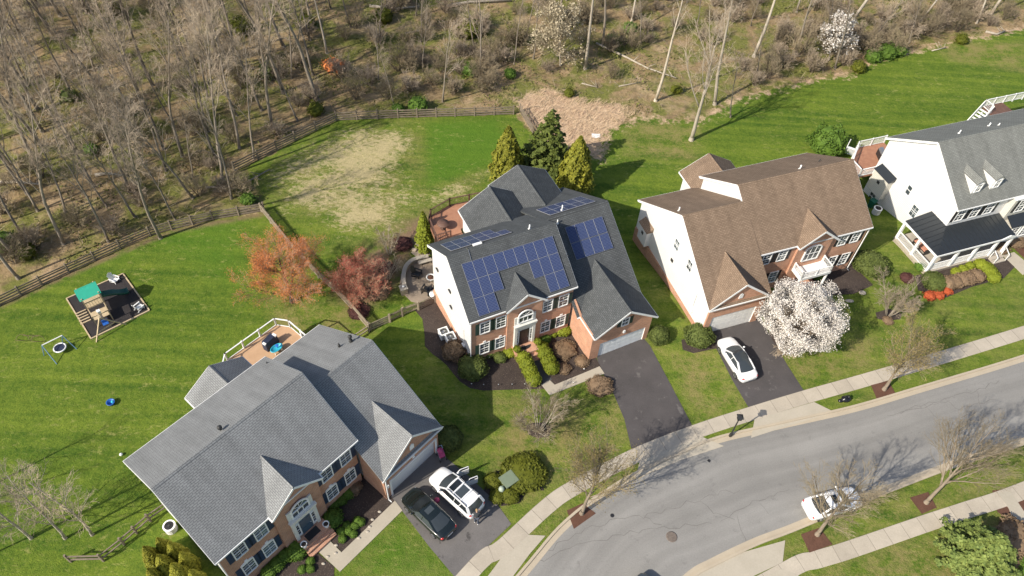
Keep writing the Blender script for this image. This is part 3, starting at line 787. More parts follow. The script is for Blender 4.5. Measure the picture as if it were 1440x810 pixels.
def entry(root, uc, w, v, z0, z1, door, arch_z, side_lights=True, panel='entry'):
    """tall pale entry surround: pilasters, door with sidelights and fanlight window above"""
    m = MB(); m.box(uc - w / 2, uc + w / 2, v - .10, v, z0, z1)
    for s in (-1, 1):
        m.box(uc + s * (w / 2 - .13) - .13, uc + s * (w / 2 - .13) + .13, v - .26, v - .1, z0, z0 + 2.75)
    m.box(uc - w / 2 - .06, uc + w / 2 + .06, v - .32, v - .1, z0 + 2.75, z0 + 3.05)
    m.box(uc - w / 2 - .1, uc + w / 2 + .1, v - .38, v - .1, z0 + 3.05, z0 + 3.12)
    m.build('entry_surround', M[panel], root)
    d = MB(); d.box(uc - .46, uc + .46, v - .15, v - .1, z0 + .02, z0 + 2.1)
    for a in (-.22, .22):
        for b, hh in ((.25, .6), (1.0, .95)): d.box(uc + a - .15, uc + a + .15, v - .17, v - .15, z0 + b, z0 + b + hh)
    do = d.build('front_door', door, root)
    h = MB(); h.ball((uc + .36, v - .2, z0 + 1.0), .04, 8, 6); h.build('door_handle', M['chrome'], do)
    for s in (-1, 1): window(root, (uc + s * .72, v - .1, z0 + 1.2), (1, 0, 0), (0, -1, 0), .26, 1.5, 1, 4, name='sidelight')
    # arched window
    fr = MB(); pn = MB(); r = w / 2 * .62; zb = arch_z
    ts = np.linspace(0, PI, 15); P = lambda rr, t, vv: (uc + rr * math.cos(t), vv, zb + rr * 1.0 * math.sin(t))
    for t0, t1 in zip(ts[:-1], ts[1:]):
        fr.prism([P(r, t0, v - .1), P(r + .12, t0, v - .1), P(r + .12, t1, v - .1), P(r, t1, v - .1)], (0, -.09, 0))
    for t in (PI / 4, PI / 2, 3 * PI / 4): fr.bar(P(0.02, t, v - .13), P(r, t, v - .13), .03, .03)
    fr.box(uc - r - .12, uc + r + .12, v - .2, v - .1, zb - .1, zb); fr.box(uc - r - .12, uc - r, v - .19, v - .1, zb - .75, zb - .1); fr.box(uc + r, uc + r + .12, v - .19, v - .1, zb - .75, zb - .1)
    for a in (-.33, .33): fr.box(uc + a * r - .03, uc + a * r + .03, v - .16, v - .1, zb - .75, zb - .1)
    fr.box(uc - r - .12, uc + r + .12, v - .2, v - .1, zb - .85, zb - .75)
    fo = fr.build('arched_window', M['white'], root)
    pn.prism([P(r, t, v - .09) for t in ts], (0, -.03, 0)); pn.box(uc - r, uc + r, v - .12, v - .09, zb - .75, zb - .1)
    pn.build('pane', M['glass'], fo)

def steps(root, u0, u1, v0, zt, n=2, mat='brick', run=.32, zb=0.):
    """brick landing plus steps down towards -v"""
    m = MB(); m.box(u0, u1, v0, .3, zb - .4, zt); dz = (zt - zb) / (n + 1)
    for i in range(n): m.box(u0, u1, v0 - run * (i + 1), v0 - run * i, zb - .4, zt - dz * (i + 1))
    return m.build('front_steps', M[mat], root)

# ---- house 1: grey roof, lower left
h1 = thing('brick_house', 'brick house with light grey shingle roof, navy shutters and a grey garage door, lower left', 'house', (H1[0], H1[1], 0), H1[2], 'houses along the street')
W, D, ZE, ZR = 12.08, 10.67, 6.44, 9.72
wu0, wu1, wv0, wv1, wze, wzr = 12.0, 17.98, -2.6, 11.95, 3.68, 8.3
block(h1, .35, W - .3, .35, D - .35, ZE - .05, ZR - .28, M['siding'])
block(h1, wu0 + .12, wu1 - .35, wv0 + .35, wv1 - .35, wze - .0, wzr - .3, M['siding'])
gable_roof(h1, 0, W, 0, D, ZE, ZR, M['roof_light'])
gable_roof(h1, W - .28, wu1, wv0, wv1, wze, wzr, M['roof_light'], left=False)
front_brick(h1, [[(.3, -.6), (W - .25, -.6), (W - .25, ZE - .1), (.3, ZE - .1)]], .2, .16, M['brick'])
m = MB(); m.box(wu0 + .02, wu0 + .18, wv0 + .3, .2, -.6, wze + .1)
m.prism([(wu0 + .02, wv0 + .32, wze + .1), (wu0 + .02, .2, wze + .1), (wu0 + .02, .2, wze + 1.6)], (.16, 0, 0)); m.build('brick_wall', M['brick'], h1)
uc1 = (wu0 + wu1) / 2
g0, g1_, gz1 = 12.62, 17.35, 2.3
front_brick(h1, [[(wu0 + .02, -.6), (g0, -.6), (g0, 3.7), (wu0 + .02, 3.7)], [(g1_, -.6), (wu1 - .3, -.6), (wu1 - .3, 3.7), (g1_, 3.7)], [(g0, gz1), (g1_, gz1), (g1_, 3.7), (g0, 3.7)], [(wu0 + .15, 3.7), (wu1 - .25, 3.7), (uc1, 6.15)]], wv0 + .18, .18, M['brick'])
cross_gable(h1, uc1, 3.05, wv0 - .06, wze + .02, 6.35, wv0 + 7.27 * (6.35 - wze) / (wzr - wze) + .1, wv0 + .1, M['roof_light'])
# open garage: floor, side returns and the raised door panel
m = MB(); m.box(g0, g1_, wv0 + .37, wv0 + .45, .0, gz1); m.build('garage_door', M['garage'], h1)
f = MB(); f.box(g0 - .12, g0 + .02, wv0 + .1, wv0 + .2, 0, gz1 + .12); f.box(g1_ - .02, g1_ + .12, wv0 + .1, wv0 + .2, 0, gz1 + .12); f.box(g0 + .02, g1_ - .02, wv0 + .1, wv0 + .2, gz1, gz1 + .12); f.build('garage_frame', M['white'], h1)
m = MB(); m.prism([(uc1 - .2, wv0 + .12, 4.1), (uc1 + .2, wv0 + .12, 4.1), (uc1 + .2, wv0 + .12, 4.65), (uc1, wv0 + .12, 4.85), (uc1 - .2, wv0 + .12, 4.65)], (0, .06, 0)); m.build('gable_vent', M['white'], h1)
m = MB(); m.box(uc1 - .1, uc1 + .1, wv0 + .05, wv0 + .18, 2.75, 3.05); m.build('garage_lamp', M['white'], h1)
for u in (g0 - .35,): m = MB(); m.box(u - .09, u + .09, wv0 + .05, wv0 + .18, 1.8, 2.15); m.build('wall_lamp', M['white'], h1)
# entry bay
front_brick(h1, [[(4.45, -.5), (8.25, -.5), (8.25, ZE + .1), (4.45, ZE + .1)], [(4.5, ZE + .1), (8.2, ZE + .1), (6.35, 7.75)]], -.02, .22, M['brick'])
cross_gable(h1, 6.35, 2.12, -.5, ZE + .03, 8.25, 2.95, .15, M['roof_light'])
entry(h1, 6.35, 2.15, -.04, .72, 5.0, M['door_blue'], 4.72)
steps(h1, 5.2, 7.6, -1.15, .7, 2, 'brick', .3)
for u in (1.7, 3.42, 9.15, 10.9):
    window(h1, (u, .2, 2.1), (1, 0, 0), (0, -1, 0), .86, 1.5, 2, 4, M['navy'], True)
    window(h1, (u, .2, 5.05), (1, 0, 0), (0, -1, 0), .86, 1.4, 2, 4, M['navy'], False, head=False)
pipe(h1, 5.5, 5.85, 9.3, .07, .5, cap=True); pipe(h1, 3.95, 8.4, 7.55, .05, .25); pipe(h1, 17.2, 6.4, 7.45, .07, .5, cap=True); pipe(h1, 16.4, 6.9, 7.1, .05, .25); pipe(h1, 11.6, 9.6, 7.0, .05, .25)
downspout(h1, 12.1, -2.55, 0, 3.5); downspout(h1, .25, .1, 0, 6.2)
# rear morning room with gable, then the deck
m = MB(); m.prism([(6.6, 0, 0), (11.1, 0, 0), (11.1, 0, 3.9), (8.85, 0, 5.3), (6.6, 0, 3.9)], (0, 3.1, 0))
for i in range(len(m.v)): m.v[i] = (m.v[i][0], m.v[i][1] + 10.3, m.v[i][2] - (1.6 if m.v[i][2] == 0 else 0))
m.build('siding_wall', M['siding'], h1)
cross_gable(h1, 8.85, 2.65, 13.75, 4.0, 5.55, 10.2, 10.35, M['roof_light'], back=True)
dk = MB(); D1Z = .9
deck1 = [(11.2, 12.1), (17.2, 12.1), (17.2, 15.6), (16.5, 16.7), (11.2, 16.7), (9.6, 15.2), (9.6, 13.8), (11.2, 13.8)]
dk.prism([(u, v, D1Z) for u, v in deck1], (0, 0, -.16))
for i in range(18): pass
dko = dk.build('deck', M['wood_tan'], h1)
ps = MB()
for u, v in ((11.3, 16.5), (16.3, 16.5), (17., 13.), (9.8, 15)): ps.box(u - .07, u + .07, v - .07, v + .07, -3, D1Z - .16)
ps.build('deck_post', M['white'], dko)
def railing(root, pts, z, mat, h=1.0, post=1.8, bal=.13, name='railing', base=.1):
    m = MB()
    for a, b in zip(pts[:-1], pts[1:]):
        a = Vector((a[0], a[1], z)); b = Vector((b[0], b[1], z)); L = (b - a).length; n = max(1, round(L / post))
        for i in range(n + 1):
            p = a.lerp(b, i / n); m.box(p.x - .06, p.x + .06, p.y - .06, p.y + .06, z - .1, z + h + .08)
        up = Vector((0, 0, 1))
        m.bar(a + up * h, b + up * h, .1, .06); m.bar(a + up * base, b + up * base, .05, .07)
        k = int(L / bal)
        if bal <= 1:
            for i in range(1, k):
                p = a.lerp(b, i / k); m.bar(p + up * base, p + up * h, .03, .03)
    return m.build(name, mat, root)
railing(h1, [(9.7, 13.9), (9.7, 15.1), (11.25, 16.6), (16.4, 16.6), (17.1, 15.5), (17.1, 12.3)], D1Z, M['white'], bal=2.)

# ---- house 2: solar roof, centre
h2 = thing('brick_house', 'brick house with charcoal roof covered in blue solar panels and dark green shutters', 'house', (H2[0], H2[1], -.35), H2[2], 'houses along the street')
S2 = -.35   # its floor sits this much lower than the street
W, D, ZE, ZR = 10.15, 9.55, 6.31 - S2 - .25, 9.57 - S2 - .25
wu0, wu1, wv0, wv1, wze, wzr = 10.15, 16.52, -1.15, 14.25, 3.39 - S2 - .25, 8.34 - S2 - .25
ZB = -2.4
block(h2, .3, W - .3, .3, D - .3, ZE - .05, ZR - .28, M['siding'], base=ZB)
block(h2, wu0 + .1, wu1 - .35, wv0 + .3, wv1 - .3, wze, wzr - .3, M['siding'], base=ZB)
gable_roof(h2, 0, W, 0, D, ZE, ZR, M['roof_dark'], rear_gutter=False, right_rear=False)
gable_roof(h2, W - .28, wu1, wv0, wv1, wze, wzr, M['roof_dark'], left=False)
front_brick(h2, [[(.27, -.9), (W - .25, -.9), (W - .25, ZE - .1), (.27, ZE - .1)]], .15, .16, M['brick_b'])
m = MB(); m.box(.18, .3, .31, D - .3, ZB, .35); m.build('brick_base', M['brick_b'], h2)
gv = -3.92; gze, gzr = wze, 5.75 - S2 - .25; guc = (wu0 + wu1) / 2; ghw = (wu1 - wu0) / 2
m = MB(); m.box(wu0 - .02, wu0 + .14, gv + .5, .15, -.9, gze + .1)
m.prism([(wu0 - .02, wv0 - .1, gze + .1), (wu0 - .02, .15, gze + .1), (wu0 - .02, .15, gze + .9)], (.16, 0, 0)); m.build('brick_wall', M['brick_b'], h2)
m = MB(); m.box(wu0 + .14, wu1 - .36, gv + .52, wv0 + .5, -.9, gze + .05); m.prism([(wu0 + .2, gv + .52, gze + .05), (wu1 - .4, gv + .52, gze + .05), (guc, gv + .52, gzr - .25)], (0, 4, 0)); m.build('siding_wall', M['siding'], h2)
q0, q1, qz = 11.05, 15.75, 1.95
front_brick(h2, [[(wu0 - .02, -.9), (q0, -.9), (q0, 3.5), (wu0 - .02, 3.5)], [(q1, -.9), (wu1 - .3, -.9), (wu1 - .3, 3.5), (q1, 3.5)], [(q0, qz), (q1, qz), (q1, 3.5), (q0, 3.5)], [(wu0 + .1, 3.5), (wu1 - .25, 3.5), (guc, gzr - .2)]], gv + .34, .18, M['brick_b'])
cross_gable(h2, guc, ghw, gv, gze + .02, gzr, wv0 + 7.7 * (gzr - wze) / (wzr - wze) + .1, wv0 + .15, M['roof_dark'])
garage_door(h2, q0 + .02, q1 - .02, gv + .42, -.3, qz, M['garage'])
window(h2, (guc - .1, gv + .34, 4.1), (1, 0, 0), (0, -1, 0), .62, .9, 2, 2, M['dgreen'], sh_w=.36, head=False)
m = MB(); m.box(guc - .1, guc + .1, gv + .2, gv + .34, 2.5, 2.8); m.build('garage_lamp', M['white'], h2)
EC = 5.2
front_brick(h2, [[(3.55, -.8), (6.85, -.8), (6.85, ZE + .05), (3.55, ZE + .05)], [(3.6, ZE + .05), (6.8, ZE + .05), (EC, 7.55)]], -.02, .2, M['brick_b'])
cross_gable(h2, EC, 1.88, -.3, ZE - .02, 7.98, 2.45, .1, M['roof_dark'])
entry(h2, EC, 2.0, -.04, .85, 4.95, M['door_dark'], 5.0)
steps(h2, 4.1, 6.7, -1.2, .8, 2, 'brick_b', .3, -.2)
for u in (1.5, 3.0, 7.45, 9.0):
    window(h2, (u, .15, 1.85), (1, 0, 0), (0, -1, 0), .82, 1.4, 2, 4, M['dgreen'], sh_w=.34)
    window(h2, (u, .15, 4.85), (1, 0, 0), (0, -1, 0), .82, 1.4, 2, 4, M['dgreen'], sh_w=.34, head=False)
for v, z in ((7.9, 4.6), (4.7, 2.9), (4.9, 4.9)):
    m = MB(); m.box(.2, .3, v - .18, v + .18, z - .14, z + .14); m.box(.12, .2, v - .2, v + .2, z + .12, z + .16); m.build('wall_vent', M['pipe'], h2)
m = MB(); m.box(.1, .3, 1.6, 2.0, .3, .95); m.tube([(.2, 1.8, .95), (.2, 1.8, 3.2)], .03, 6); m.build('meter_box', M['gutter'], h2)
# rear rooms
def rear_room(root, uc, hw, vf, ze, zr, vb, mat, wmat):
    m = MB(); m.prism([(uc - hw + .3, vf - .35, ZB), (uc + hw - .3, vf - .35, ZB), (uc + hw - .3, vf - .35, ze - .08), (uc, vf - .35, zr - .28), (uc - hw + .3, vf - .35, ze - .08)], (0, vb - vf + .5, 0)); m.build('siding_wall', wmat, root)
    cross_gable(root, uc, hw, vf, ze, zr, vb, vb + .6, mat, back=True)
rear_room(h2, 12.26, 3.15, 16.55, 4.4, 6.05, 10.3, M['roof_dark'], M['siding'])
rear_room(h2, 8.05, 3.2, 14.1, 4.75, 6.75, 8.4, M['roof_dark'], M['siding'])
# solar panels
def panel_mat():
    t = NT('solar_cells'); uv = t.coord('UV')
    br = t.new('ShaderNodeTexBrick'); br.offset = 0
    for k, v in {'Scale': 1., 'Mortar Size': .012, 'Brick Width': .1145, 'Row Height': .1266, 'Mortar Smooth': .1}.items(): br.inputs[k].default_value = v
    br.inputs['Color1'].default_value = (.008, .020, .075, 1); br.inputs['Color2'].default_value = (.012, .03, .10, 1); br.inputs['Mortar'].default_value = (.13, .15, .24, 1)
    t.link(uv, br.inputs['Vector']); t.color(br.outputs['Color']); t.rough(.25); t.b.inputs['Specular IOR Level'].default_value = .14
    return t.m
M['cells'] = panel_mat(); M['panel_frame'] = m_paint('panel_frame', (.36, .37, .40), .4, 0, .2)
def make_panel(w=.925, h=1.51):
    f = MB(); t = .014
    f.box(0, w, 0, t, 0, .045); f.box(0, w, h - t, h, 0, .045); f.box(0, t, t, h - t, 0, .045); f.box(w - t, w, t, h - t, 0, .045)
    c = MB(); c.box(t, w - t, t, h - t, .012, .038)
    return f.mesh('solar_panel', M['panel_frame']), c.mesh('cells', M['cells'])
PAN = make_panel()
def panels(root, cells, u0, du, vtop, dv, e, s, v0, side=1):
    """cells: list of (column, row); rows counted downward from the slope position vtop"""
    for c, r in cells:
        o = link('solar_panel', PAN[0], root); v = vtop - side * (r * dv + dv)      # lower edge
        z = e + (v - v0) * s * side if side > 0 else e + (v0 - v) * s
        a = math.atan(s)
        rot = Matrix.Rotation(a, 4, 'X') if side > 0 else Matrix.Rotation(PI, 4, 'Z') @ Matrix.Rotation(a, 4, 'X')
        uu = u0 + c * du + (0 if side > 0 else .915)
        o.matrix_basis = Matrix.Translation((uu, v, z + .09)) @ rot
        k = link('cells', PAN[1], o)
s2 = (ZR - ZE) / (D / 2); sw = (wzr - wze) / 7.7
front_cells = [(c, 0) for c in range(9)] + [(c, 1) for c in (0, 1, 2, 6, 7, 8)] + [(c, 2) for c in (0, 1, 7, 8)]
panels(h2, front_cells, .97, .94, 3.93, 1.262, ZE, s2, 0)
panels(h2, [(c, r) for c in range(4) for r in range(2)], 11.6, .955, 5.5, 1.31, wze, sw, wv0)
panels(h2, [(c, 0) for c in range(6)] + [(c, 1) for c in range(5)], .75, .94, D - 3.95, 1.262, ZE, s2, D, -1)
panels(h2, [(c, r) for c in range(5) for r in range(2)] + [(0, 2), (1, 2)][:0], 10.9, .94, wv1 - 7.2, 1.28, wze, sw, wv1, -1)
m = MB()
for u0_, u1_, v_ in ((.9, 6.6, D - 4.15), (10.8, 15.7, wv1 - 7.35)):
    pass
m.bar((2.6, 5.3, ZR - .25), (3.4, 5.3, ZR - .25), .25, .12); m.build('junction_box', M['white'], h2)
m = MB(); m.tube([(1.9, 3.95, ZE + s2 * 3.95 + .05), (1.95, 4.75, ZR + .06), (2.0, 5.3, ZR - .3)], .03, 6); m.build('conduit', M['chrome'], h2)
pipe(h2, 7.9, 5.3, ZR - .35, .06, .5, 'white'); pipe(h2, 12.3, 7.4, wzr - .4, .06, .6, 'white'); pipe(h2, 11.1, 6.0, wzr - .3, .05, .4, 'white')
downspout(h2, .2, .1, -.4, ZE - .2); downspout(h2, wu0 + .02, gv + .42, -.5, gze - .2)
# deck with dark rails
DZ = 2.35
d = MB(); d.prism([(u, v, DZ) for u, v in [(1.9, 11.2), (4.7, 11.2), (4.95, 13.9), (7.5, 14.2), (9.3, 14.2), (9.3, 16.9), (5.2, 17.4), (2.8, 16.6), (2.3, 15.6)]], (0, 0, -.2))
for k in range(24): pass
do = d.build('deck', M['wood_red'], h2)
d = MB()
for u, v in ((2.0, 11.4), (2.4, 15.4), (5, 17.2), (9.1, 16.7)): d.box(u - .08, u + .08, v - .08, v + .08, ZB - .6, DZ - .2)
d.build('deck_post', M['wood_brown'], do)
railing(h2, [(1.95, 11.25), (2.35, 15.6), (2.85, 16.55), (5.2, 17.3), (9.25, 16.85)], DZ, M['wood_brown'], bal=.16)
railing(h2, [(2.0, 13.1), (3.6, 13.1)], DZ, M['wood_brown'], bal=.16); railing(h2, [(1.95, 11.3), (4.7, 11.3)], DZ, M['white'], bal=.16)

# ---- house 3: brown roof
h3 = thing('brick_house', 'brick and white siding house with brown shingle roof behind the white blossom tree', 'house', (H3[0], H3[1], 0), H3[2], 'houses along the street')
W, D, ZE, ZR = 12.57, 11.1, 6.02, 9.73
wu0, wu1, wv0, wv1, wze, wzr = -6.15, 0.0, -3.15, 11.57, 4.04, 8.84
block(h3, .3, W - .35, .3, D - .35, ZE - .05, ZR - .28, M['siding'])
block(h3, wu0 + .3, wu1 - .05, wv0 + .35, wv1 - .3, wze, wzr - .3, M['siding'])
gable_roof(h3, 0, W, 0, D, ZE, ZR, M['roof_brown'])
gable_roof(h3, wu0, wu1 + .25, wv0, wv1, wze, wzr, M['roof_brown'], right=False)
front_brick(h3, [[(.35, -.6), (W - .3, -.6), (W - .3, ZE - .1), (.35, ZE - .1)]], .15, .16, M['brick_b'])
m = MB(); m.box(W - .35, W - .2, .31, 4, -2.4, ZE - .1); m.build('brick_wall', M['brick_b'], h3)
m = MB(); m.prism([(wu0 + .18, wv0 + .5, -2.6), (wu0 + .18, wv1 - .3, -2.6), (wu0 + .18, wv1 - .3, .45), (wu0 + .18, wv0 + .5, .3)], (.13, 0, 0)); m.build('brick_base', M['brick'], h3)
guc, ghw, gzr = -3.07, 3.06, 6.6
q0, q1, qz = -5.3, -.7, 2.45
front_brick(h3, [[(wu0 + .28, -.6), (q0, -.6), (q0, 3.9), (wu0 + .28, 3.9)], [(q1, -.6), (wu1 - .02, -.6), (wu1 - .02, 3.9), (q1, 3.9)], [(q0, qz), (q1, qz), (q1, 3.9), (q0, 3.9)], [(wu0 + .4, 3.9), (wu1 - .15, 3.9), (guc, gzr - .2)]], wv0 + .18, .18, M['brick_b'])
cross_gable(h3, guc, ghw, wv0 - .04, wze + .02, gzr, wv0 + 7.36 * (gzr - wze) / (wzr - wze) + .1, wv0 + .1, M['roof_brown'])
garage_door(h3, q0 + .02, q1 - .02, wv0 + .26, .02, qz, M['garage_white'])
m = MB(); m.prism([(guc - .2, wv0 + .12, 4.5), (guc + .2, wv0 + .12, 4.5), (guc + .2, wv0 + .12, 5.0), (guc, wv0 + .12, 5.2), (guc - .2, wv0 + .12, 5.0)], (0, .06, 0)); m.build('gable_vent', M['white'], h3)
m = MB(); m.box(wu1 - .04, wu1 + .12, wv0 + .3, .15, -.6, wze + .2); m.build('brick_wall', M['brick_b'], h3)
EC = 6.35
front_brick(h3, [[(4.5, -.5), (8.2, -.5), (8.2, ZE + .05), (4.5, ZE + .05)], [(4.55, ZE + .05), (8.15, ZE + .05), (EC, 7.35)]], -.05, .2, M['brick_b'])
cross_gable(h3, EC, 2.13, -.5, ZE + .0, 7.72, 2.6, .1, M['roof_brown'])
f = MB(); pn = MB(); ts = np.linspace(0, PI, 9)
arch = [(EC + .85 * math.cos(t), 5.0 + .45 * math.sin(t)) for t in ts]; out = [(EC + .85, 3.5)] + arch + [(EC - .85, 3.5)]
pn.prism([(u, -.06, z) for u, z in out], (0, -.04, 0))
for (a, b), (c, e_) in zip(out, out[1:] + out[:1]): f.bar((a, -.1, b), (c, -.1, e_), .12, .14, up=(0, 1, 0))
for k in (-.28, .28): f.box(EC + k - .03, EC + k + .03, -.13, -.06, 3.5, 5.3)
f.box(EC - .85, EC + .85, -.13, -.06, 4.35, 4.42)
fo = f.build('arched_window', M['white'], h3); pn.build('pane', M['glass'], fo)
m = MB(); m.box(4.9, 8.3, -1.5, -.05, 2.35, 2.65)
for u in (5.05, 8.15): m.tube([(u, -1.3, 0), (u, -1.3, 2.35)], .12, 10)
m.build('portico', M['white'], h3); railing(h3, [(4.98, -.1), (4.98, -1.42), (8.22, -1.42), (8.22, -.1)], 2.65, M['white'], .75, 1.6, .14)
d = MB(); d.box(EC - .48, EC + .48, -.12, -.05, .25, 2.3); d.build('front_door', M['door_dark'], h3)
steps(h3, 5.2, 7.9, -1.4, .25, 1, 'brick_b', .3)
for u in (1.35, 3.05, 9.75, 11.2):
    window(h3, (u, .15, 4.9), (1, 0, 0), (0, -1, 0), .82, 1.3, 2, 4, M['black'], sh_w=.3, head=False)
    window(h3, (u, .15, 1.8), (1, 0, 0), (0, -1, 0), .82, 1.45, 2, 4, M['black'], sh_w=.3, head=False)
for v, z in ((4.1, 5.0), (1.5, 4.9)): window(h3, (wu0 + .3, v, z), (0, 1, 0), (-1, 0, 0), .75, 1.2, 2, 3)
m = MB(); m.box(wu0 + .2, wu0 + .3, 3.95, 4.3, 2.7, 3.0); m.build('wall_vent', M['pipe'], h3)
def bump(root, u0, v0, v1, z0, z1, dep, rmat, wmat='siding'):
    m = MB(); m.prism([(u0, v0, z0), (u0, v1, z0), (u0 - dep * .0, v1, z1 + .35), (u0, v0, z1 + .35)], (-.01, 0, 0)) if 0 else m.box(u0 - dep, u0, v0, v1, z0, z1)
    b = m.build('bay_box', M[wmat], root)
    r = MB(); r.prism([(u0 - dep - .12, v0 - .12, z1 - .02), (u0, v0 - .12, z1 + .5), (u0, v0 - .12, z1 - .02)], (0, v1 - v0 + .24, 0)); r.build('bay_roof', rmat, b)
    w = MB(); w.box(u0 - dep - .04, u0 - dep, (v0 + v1) / 2 - .18, (v0 + v1) / 2 + .18, z0 + (z1 - z0) * .55, z0 + (z1 - z0) * .55 + .35); w.build('bay_vent', M['pipe'], b)
bump(h3, wu0 + .3, 8.3, 9.9, .6, 2.6, .6, M['roof_brown'])
pipe(h3, -5.6, 5.6, 7.9, .06, .5, 'white'); pipe(h3, 7.2, 6.2, 9.25, .07, .5, 'white'); pipe(h3, 10.3, 7.2, 8.6, .05, .3)
m = MB(); m.prism([(.3, 11.0, -2.5), (5.3, 11.0, -2.5), (5.3, 11.0, 3.9), (2.8, 11.0, 5.3), (.3, 11.0, 3.9)], (0, 2.9, 0)); m.build('siding_wall', M['siding'], h3)
cross_gable(h3, 2.8, 3.0, 14.2, 4.0, 5.75, 10.6, 11.0, M['roof_brown'], back=True)
downspout(h3, W - .2, .05, 0, ZE - .2); downspout(h3, .2, .05, 0, ZE - .2)
m = MB(); m.box(wu0 + .12, wu0 + .3, -.9, -.5, .9, 1.5); m.tube([(wu0 + .2, -.7, 1.5), (wu0 + .2, -.7, 3.4)], .03, 6); m.build('meter_box', M['gutter'], h3)
m = MB(); m.bar((wu0 + .2, -.4, -.2), (wu0 - 1.0, -.2, -.6), .1, .1); m.build('drain_extension', M['white'], h3)

# ---- house 4: white siding, wrap porch
h4 = thing('white_house', 'white sided house with grey roof, two dormers and a black metal wrap-around porch roof', 'house', (H4[0], H4[1], 0), H4[2], 'houses along the street')
W, D, ZE, ZR = 24.0, 11.44, 6.01, 9.88
block(h4, .3, W - .35, .3, D - .35, ZE - .05, ZR - .28, M['siding'])
gable_roof(h4, 0, W, 0, D, ZE, ZR, M['roof_mid'])
m = MB(); m.box(7.0, 13.5, -.35, .3, -.5, ZE - .25); m.build('siding_wall', M['siding_grey'], h4)
m = MB(); m.box(6.95, 13.55, -.45, -.1, ZE - .25, ZE - .1); m.build('white_cornice', M['white'], h4)
s4 = (ZR - ZE) / (D / 2)
for u in (1.25, 3.05, 4.85): window(h4, (u, .3, 4.75), (1, 0, 0), (0, -1, 0), .95, 1.5, 2, 4, M['black'], sh_w=.33, head=False)
for u in (8.3, 10.1, 11.9): window(h4, (u, -.35, 4.75), (1, 0, 0), (0, -1, 0), .95, 1.5, 2, 4, M['black'], sh_w=.33, head=False)
for u in (8.6, 10.6): window(h4, (u, -.35, 1.9), (1, 0, 0), (0, -1, 0), .95, 1.6, 2, 4, None)
for u in (1.3, 3.2): window(h4, (u, .3, 1.9), (1, 0, 0), (0, -1, 0), .95, 1.6, 2, 4, None)
d = MB(); d.box(5.2, 6.15, .2, .3, .45, 2.55); d.build('front_door', M['door_dark'], h4)
window(h4, (.3, 4.2, 1.8), (0, 1, 0), (-1, 0, 0), .8, 1.4, 2, 3)
window(h4, (.3, 9.6, -1.0), (0, 1, 0), (-1, 0, 0), .8, 1.1, 2, 2); window(h4, (.3, 6.0, 3.2), (0, 1, 0), (-1, 0, 0), .55, 1.1, 1, 2)
def dormer(root, u0, u1, vf, zt, zpk):
    zb = ZE + s4 * vf; uc = (u0 + u1) / 2; vb = vf + (zt - zb) / s4; vpk = vf + (zpk - zb) / s4
    m = MB(); m.prism([(u0, vf, zb - .1), (u0, vf, zt), (u0, vb, zt), (u0, vb, zt - .1)], (u1 - u0, 0, 0)); m.prism([(u0, vf, zt), (u1, vf, zt), (uc, vf, zpk - .1)], (0, .6, 0))
    b = m.build('dormer', M['siding'], root)
    r = MB(); hw = (u1 - u0) / 2 + .03
    for s in (-1, 1): r.prism([(uc + s * hw, vf - .1, zt), (uc, vf - .1, zpk), (uc, vpk, zpk), (uc + s * hw, vb - .05, zt)][::s], (0, 0, -.1))
    r.build('dormer_roof', M['roof_mid'], b)
    window(b, (uc, vf, (zb + zt) / 2 + .02), (1, 0, 0), (0, -1, 0), (u1 - u0) * .5, (zt - zb) * .68, 2, 3, name='dormer_window')
dormer(h4, 1.9, 3.0, 1.05, 8.0, 8.4); dormer(h4, 4.2, 5.3, 1.05, 8.0, 8.4)
# wrap-around porch
p = MB(); zi, zo = 3.45, 2.9
A_, B_, C_, D_, E_, F_ = (-2.72, 2.5), (.29, 2.9), (.29, .29), (6.95, .29), (6.95, -2.5), (-2.72, -2.5)
def q3(p2, z): return (p2[0], p2[1], z)
p.prism([q3(A_, zo), q3(F_, zo), q3(C_, zi), q3((.29, 2.5), zi)], (0, 0, -.12)); p.prism([q3(F_, zo), q3(E_, zo), q3(D_, zi), q3(C_, zi)], (0, 0, -.12))
po = p.build('porch_roof', M['metal_roof'], h4)
rb = MB()
for k in range(1, 17):
    u = -2.72 + k * .56; t = min(1, (u + 2.72) / 3.01)
    rb.bar((u, -2.5 if True else 0, zo + .02), (u, -2.5 + 2.79 * t, zo + .02 + (zi - zo) * t), .03, .05)
for k in range(1, 9):
    v = -2.5 + k * .56; t = min(1., (v + 2.5) / 2.79); rb.bar((-2.72, v, zo + .02), (-2.72 + 3.01 * t, v, zo + .02 + (zi - zo) * t), .03, .05)
rb.build('roof_seams', M['metal_roof'], po)
m = MB()
m.bar((-2.72, 2.5, zo - .12), (-2.72, -2.5, zo - .12), .14, .2); m.bar((-2.72, -2.5, zo - .12), (6.95, -2.5, zo - .12), .14, .2); m.bar((6.95, -2.5, zo - .12), (6.95, .2, zo - .12), .14, .2); m.bar((-2.72, 2.5, zo - .12), (.25, 2.5, zo - .12), .14, .2)
m.prism([(5.1, -2.62, zo - .02), (7.05, -2.62, zo - .02), (6.08, -2.62, zo + .36)], (0, .1, 0))
m.build('porch_beam', M['white'], po)
for u, v in ((-2.6, 2.4), (-2.6, 0), (-2.6, -2.38), (.2, -2.38), (2.6, -2.38), (5.1, -2.38), (6.85, -2.38)):
    m = MB(); m.box(u - .12, u + .12, v - .12, v + .12, .45, zo - .2); m.build('porch_post', M['white'], h4)
m = MB(); m.prism([(u, v, .45) for u, v in [(-2.75, 2.6), (-2.75, -2.55), (7., -2.55), (7., .3), (.3, .3), (.3, 2.6)]], (0, 0, -.14)); m.build('porch_floor', M['conc'], h4)
